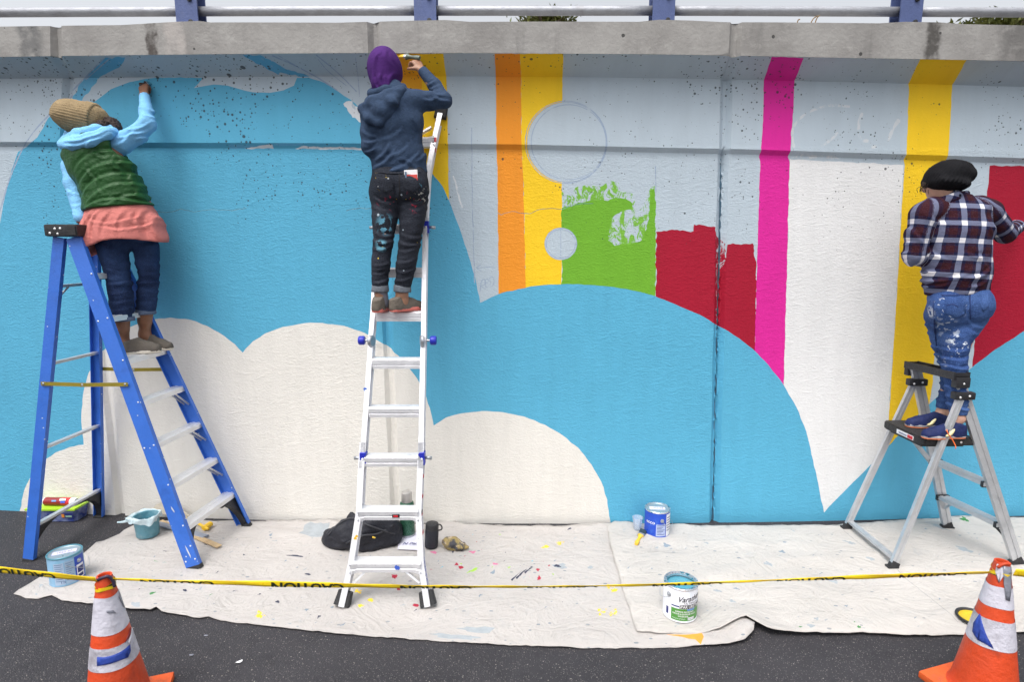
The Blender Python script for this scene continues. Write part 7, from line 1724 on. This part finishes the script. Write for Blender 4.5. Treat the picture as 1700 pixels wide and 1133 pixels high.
for q in ([(1564, 490), (1604, 489), (1604, 491), (1564, 492)], [(1572, 506), (1582, 504), (1590, 509), (1590, 511), (1582, 506), (1572, 508)], [(1609, 484), (1611, 484), (1612, 530), (1610, 530)], [(1549, 500), (1550.5, 500), (1553, 545), (1557, 585), (1555.5, 585), (1551, 545)]): pocket(jR, jR, q, SM2, 'stitching', .0042)
# plaid shirt
PLM = NT('plaid_flannel'); at_ = PLM.n.new('ShaderNodeAttribute'); at_.attribute_name = 'weave'
sx_ = PLM.sep(at_.outputs['Vector'])
def fr_(v, per, off): return PLM.math('FRACT', PLM.math('ADD', PLM.math('MULTIPLY', v, 1/per), off))
fu, fv = fr_(sx_[0], .118, .25), fr_(sx_[1], .112, .1)
band_ = lambda f_, a, b: PLM.math('MULTIPLY', PLM.math('GREATER_THAN', f_, a), PLM.math('LESS_THAN', f_, b))
def yarn(f_):
    c = PLM.mix(band_(f_, .0, .28), (0.008, 0.010, 0.040), (0.62, 0.62, 0.68)); c = PLM.mix(band_(f_, .45, .83), c, (0.038, 0.009, 0.014)); return c
c = PLM.mix(.5, yarn(fu), yarn(fv)); tw_n = PLM.math('SINE', PLM.math('MULTIPLY', PLM.math('ADD', sx_[0], sx_[1]), 1400)); 
bothw = PLM.math('MULTIPLY', band_(fu, 0, .28), band_(fv, 0, .28)); anyw = PLM.math('MULTIPLY', PLM.math('MAXIMUM', band_(fu, 0, .28), band_(fv, 0, .28)), PLM.math('SUBTRACT', 1.0, bothw))
c = PLM.mix(PLM.math('MULTIPLY', anyw, .70), c, (0.045, 0.068, 0.170)); c = PLM.mix(PLM.math('MULTIPLY', bothw, .6), c, (0.72, 0.70, 0.72))
c = PLM.mix(PLM.ramp(PLM.noise(160, 3), .5, .75, 0, .08), c, (0.35, 0.30, 0.32))
PLM.set('Base Color', c); PLM.set('Roughness', .95); PLM.set('Specular IOR Level', .15); PLM.set('Normal', creases(PLM, PLM.noise(140, 4), 8.0, .008)); PLM = PLM.done()
Tp = [at(1588, 486, 3.86), at(1588, 455, 3.855), at(1588, 425, 3.855), at(1591, 385, 3.86), at(1589, 358, 3.87), at(1584, 340, 3.875), at(1578, 330, 3.88)]
tor = loft(Tp, [.188, .196, .188, .194, .176, .102, .064], [.142, .148, .142, .140, .120, .08, .06], side=(1, -.10, 0), k=.03)
SLp = [at(1550, 348, 3.87), at(1533, 357, 3.865), at(1524, 390, 3.86), at(1518, 424, 3.865), at(1548, 434, 4.03)]; sL = loft(SLp, [.085, .080, .070, .066, .052], k=.02)
SRp = [at(1624, 346, 3.89), at(1640, 352, 3.90), at(1656, 372, 3.93), at(1669, 388, 3.96), at(1687, 377, 4.13)]; sR = loft(SRp, [.085, .080, .070, .064, .050], k=.02)
base = U(tor, sL, sR, k=.03); base = cut(base, at(1588, 487, 3.86), (0.10, 0, -1), .01)
wh = lambda P: .40+.9*near(at(1518, 424, 3.85), .10)(P)+.9*near(at(1665, 385, 3.94), .10)(P)+.9*near(at(1625, 430, 3.75), .12)(P)+.5*near(at(1560, 470, 3.7), .12)(P)+.6*near(at(1540, 350, 3.8), .08)(P)
sh = drape(folds(base, .012, (5, 5, 8), 41.0, wh), [(1530, 440, 1572, 452, 9, 12), (1534, 466, 1602, 455, 9, 12), (1598, 462, 1645, 445, 11, 12), (1608, 477, 1642, 462, 9, 11), (1538, 479, 1584, 470, 7, 11), (1530, 362, 1546, 404, 8, 12), (1508, 398, 1532, 405, 9, 10), (1504, 414, 1530, 420, 9, 10), (1502, 430, 1528, 436, 8, 9), (1641, 356, 1652, 388, 9, 11), (1658, 372, 1674, 396, 9, 10), (1556, 395, 1576, 432, 6, 13), (1618, 390, 1632, 440, 8, 13), (1600, 420, 1640, 425, 7, 12), (1546, 352, 1600, 372, 4, 14)], 3.72)
shirt = soft('plaid_shirt', sh, [at(1505, 430, 3.86), at(1700, 375, 4.15), at(1588, 495, 3.7), at(1588, 495, 4.0), at(1580, 322, 3.88)], .10, .0072, PLM, pR)
me = shirt.data; n = len(me.vertices); co = np.empty(n*3, np.float32); me.vertices.foreach_get('co', co); co = co.reshape(-1, 3)
def limb_uv(P, pts, rmean):
    best = None; s0 = 0.0
    for a, b in zip(pts[:-1], pts[1:]):
        a, b = A3(a), A3(b); ab = b-a; L = np.linalg.norm(ab); ax_ = ab/L; t_ = np.clip((P-a)@ax_/L, 0, 1); r_ = P-a-t_[:, None]*ab; dd = np.sqrt((r_**2).sum(1))
        S = np.cross(ax_, A3((0, 1, 0))); S /= np.linalg.norm(S); F_ = np.cross(ax_, S); uu = np.arctan2(r_@S, -(r_@F_))*rmean; vv = s0+t_*L
        if best is None: best = [dd, uu, vv]
        else:
            m = dd < best[0]; best = [np.where(m, x, y) for x, y in zip((dd, uu, vv), best)]
        s0 += L
    return best[1], best[2]
dT, dL, dR = tor(co), sL(co), sR(co)
uT = (co[:, 0]-Tp[0].x)*1.0; uT = .30*np.arcsin(np.clip(uT/.30, -.99, .99))-.06*(co[:, 2]-Tp[0].z); vT = co[:, 2]-Tp[0].z+.05*(co[:, 0]-Tp[0].x)
uL, vL = limb_uv(co, SLp[1:], .075); uR, vR = limb_uv(co, SRp[1:], .075)
isL, isR = (dL < dT-.003) & (dL <= dR), (dR < dT-.003) & (dR < dL)
W = np.zeros((n, 3), np.float32); W[:, 0] = np.where(isL, uL, np.where(isR, uR, uT)); W[:, 1] = np.where(isL, vL+.058, np.where(isR, vR+.058, vT))
att = me.attributes.new('weave', 'FLOAT_VECTOR', 'POINT'); att.data.foreach_set('vector', W.ravel())
def plaid_uv(o, rot=0.0):
    m_ = o.data; k = len(m_.vertices); q = np.empty(k*3, np.float32); m_.vertices.foreach_get('co', q); q = q.reshape(-1, 3); w_ = np.zeros((k, 3), np.float32)
    u_, v_ = q[:, 0]-Tp[0].x, q[:, 2]-Tp[0].z; w_[:, 0] = u_*math.cos(rot)-v_*math.sin(rot); w_[:, 1] = u_*math.sin(rot)+v_*math.cos(rot); m_.attributes.new('weave', 'FLOAT_VECTOR', 'POINT').data.foreach_set('vector', w_.ravel())
cl_ = U(loft([at(1552, 338, 3.90), at(1566, 334, 3.83), at(1590, 325, 3.81), at(1606, 322, 3.88)], [.022, .030, .030, .022], [.014, .018, .018, .014], side=(.3, 0, 1), k=.01), loft([at(1552, 338, 3.92), at(1570, 328, 3.98), at(1604, 322, 3.92)], [.022, .022, .022], k=.01), k=.015)
o = soft('collar', cl_, [at(1548, 318, 3.85), at(1610, 342, 3.95)], .06, .006, PLM, shirt); plaid_uv(o, .35)
yk = o
0 and pocket(shirt, shirt, [(1533, 352), (1560, 346), (1590, 349), (1612, 344), (1636, 340), (1636, 341.6), (1612, 345.6), (1590, 350.8), (1560, 347.8), (1533, 353.8)], M('dark_yoke_seam', (0.02, 0.015, 0.03), .95), 'yoke_seam', .001)
# black slouch beanie
BB = knit('black_wool', (0.010, 0.010, 0.012), None)
ha = unit((0.45, -0.30, 0.85)); hcx = at(1572, 292, 3.92)
f = U(ell(at(1567, 296, 3.92), (.104, .140, .108)), ell(at(1582, 288, 3.90), (.098, .12, .078)), ell(at(1603, 290, 3.87), (.045, .07, .046)), loft([at(1549, 304, 3.92), at(1586, 309, 3.90)], [.038, .036], [.130, .130], side=(0, 0, 1)), k=.03)
f = hatshape(f, hcx, ha, 46, .0018); f = folds(f, .020, (7, 7, 9), 6.0)
soft('knit_hat', f, [at(1530, 266, 3.9), at(1618, 316, 3.9)], .20, .006, BB, pR)
bm = bmesh.new()
HR = M('dark_brown_hair', (0.03, 0.015, 0.008), .5)
for k in range(26):
    p = at(1534+rng.uniform(-2, 9), 306+rng.uniform(-4, 6), 3.93+rng.uniform(-.05, .05)); q = p+Vector((rng.uniform(-.035, .0), rng.uniform(-.02, .02), rng.uniform(-.055, -.02)))
    m_ = (p+q)/2+Vector((rng.uniform(-.025, 0), 0, rng.uniform(0, .015))); tube(bm, smooth_path([p, m_, q], 3), .0016, 4)
bm_obj('hair_strands', bm, HR, pR, True)
NVS = cloth('navy_mesh_shoe', (0.012, 0.020, 0.085), .6, 120, .004, .2, 20); ORS = M('orange_outsole', (0.70, 0.20, 0.08), .6, 0, .1, 20); ORL = cloth('orange_lace', (0.80, 0.16, 0.04)); GRS = M('pale_midsole', (0.42, 0.40, 0.42), .6, 0, .1, 20); CRS = M('cream_stripe', (0.70, 0.62, 0.34), .5)
shoe(pR, (3.055, 3.69, 0), (2.755, 3.675, 0), pzt+.001, .046, NVS, GRS, ORL, .100, stripe=CRS, ribm=ORS)
shoe(pR, (3.10, 3.915, 0), (2.82, 3.93, 0), pzt+.001, .046, NVS, GRS, ORL, .100, stripe=CRS, ribm=ORS)
bm = bmesh.new(); q = Vector((2.90, 3.655, pzt+.075)); tube(bm, smooth_path([q, q+Vector((-.01, -.02, -.02)), q+Vector((.02, -.035, -.07)), q+Vector((.025, -.06, -.105)), q+Vector((.022, -.062, -.12))], 5), .003, 6); bm_obj('loose_lace', bm, ORL, pR, True)
wallR = Yb(3.55)+LOW
place_brush(at(1676, 379, 4.17), (at(1700, 372, 4.3).x, wallR-.004, at(1700, 370, 4.3).z), 'paint_brush', 'brush held to the crimson area by the person in the plaid shirt', M('wood_handle', (0.40, 0.25, 0.10), .5), M('crimson_bristles', (0.3, 0.01, 0.03), .6), .030, (0, -.3, 1))
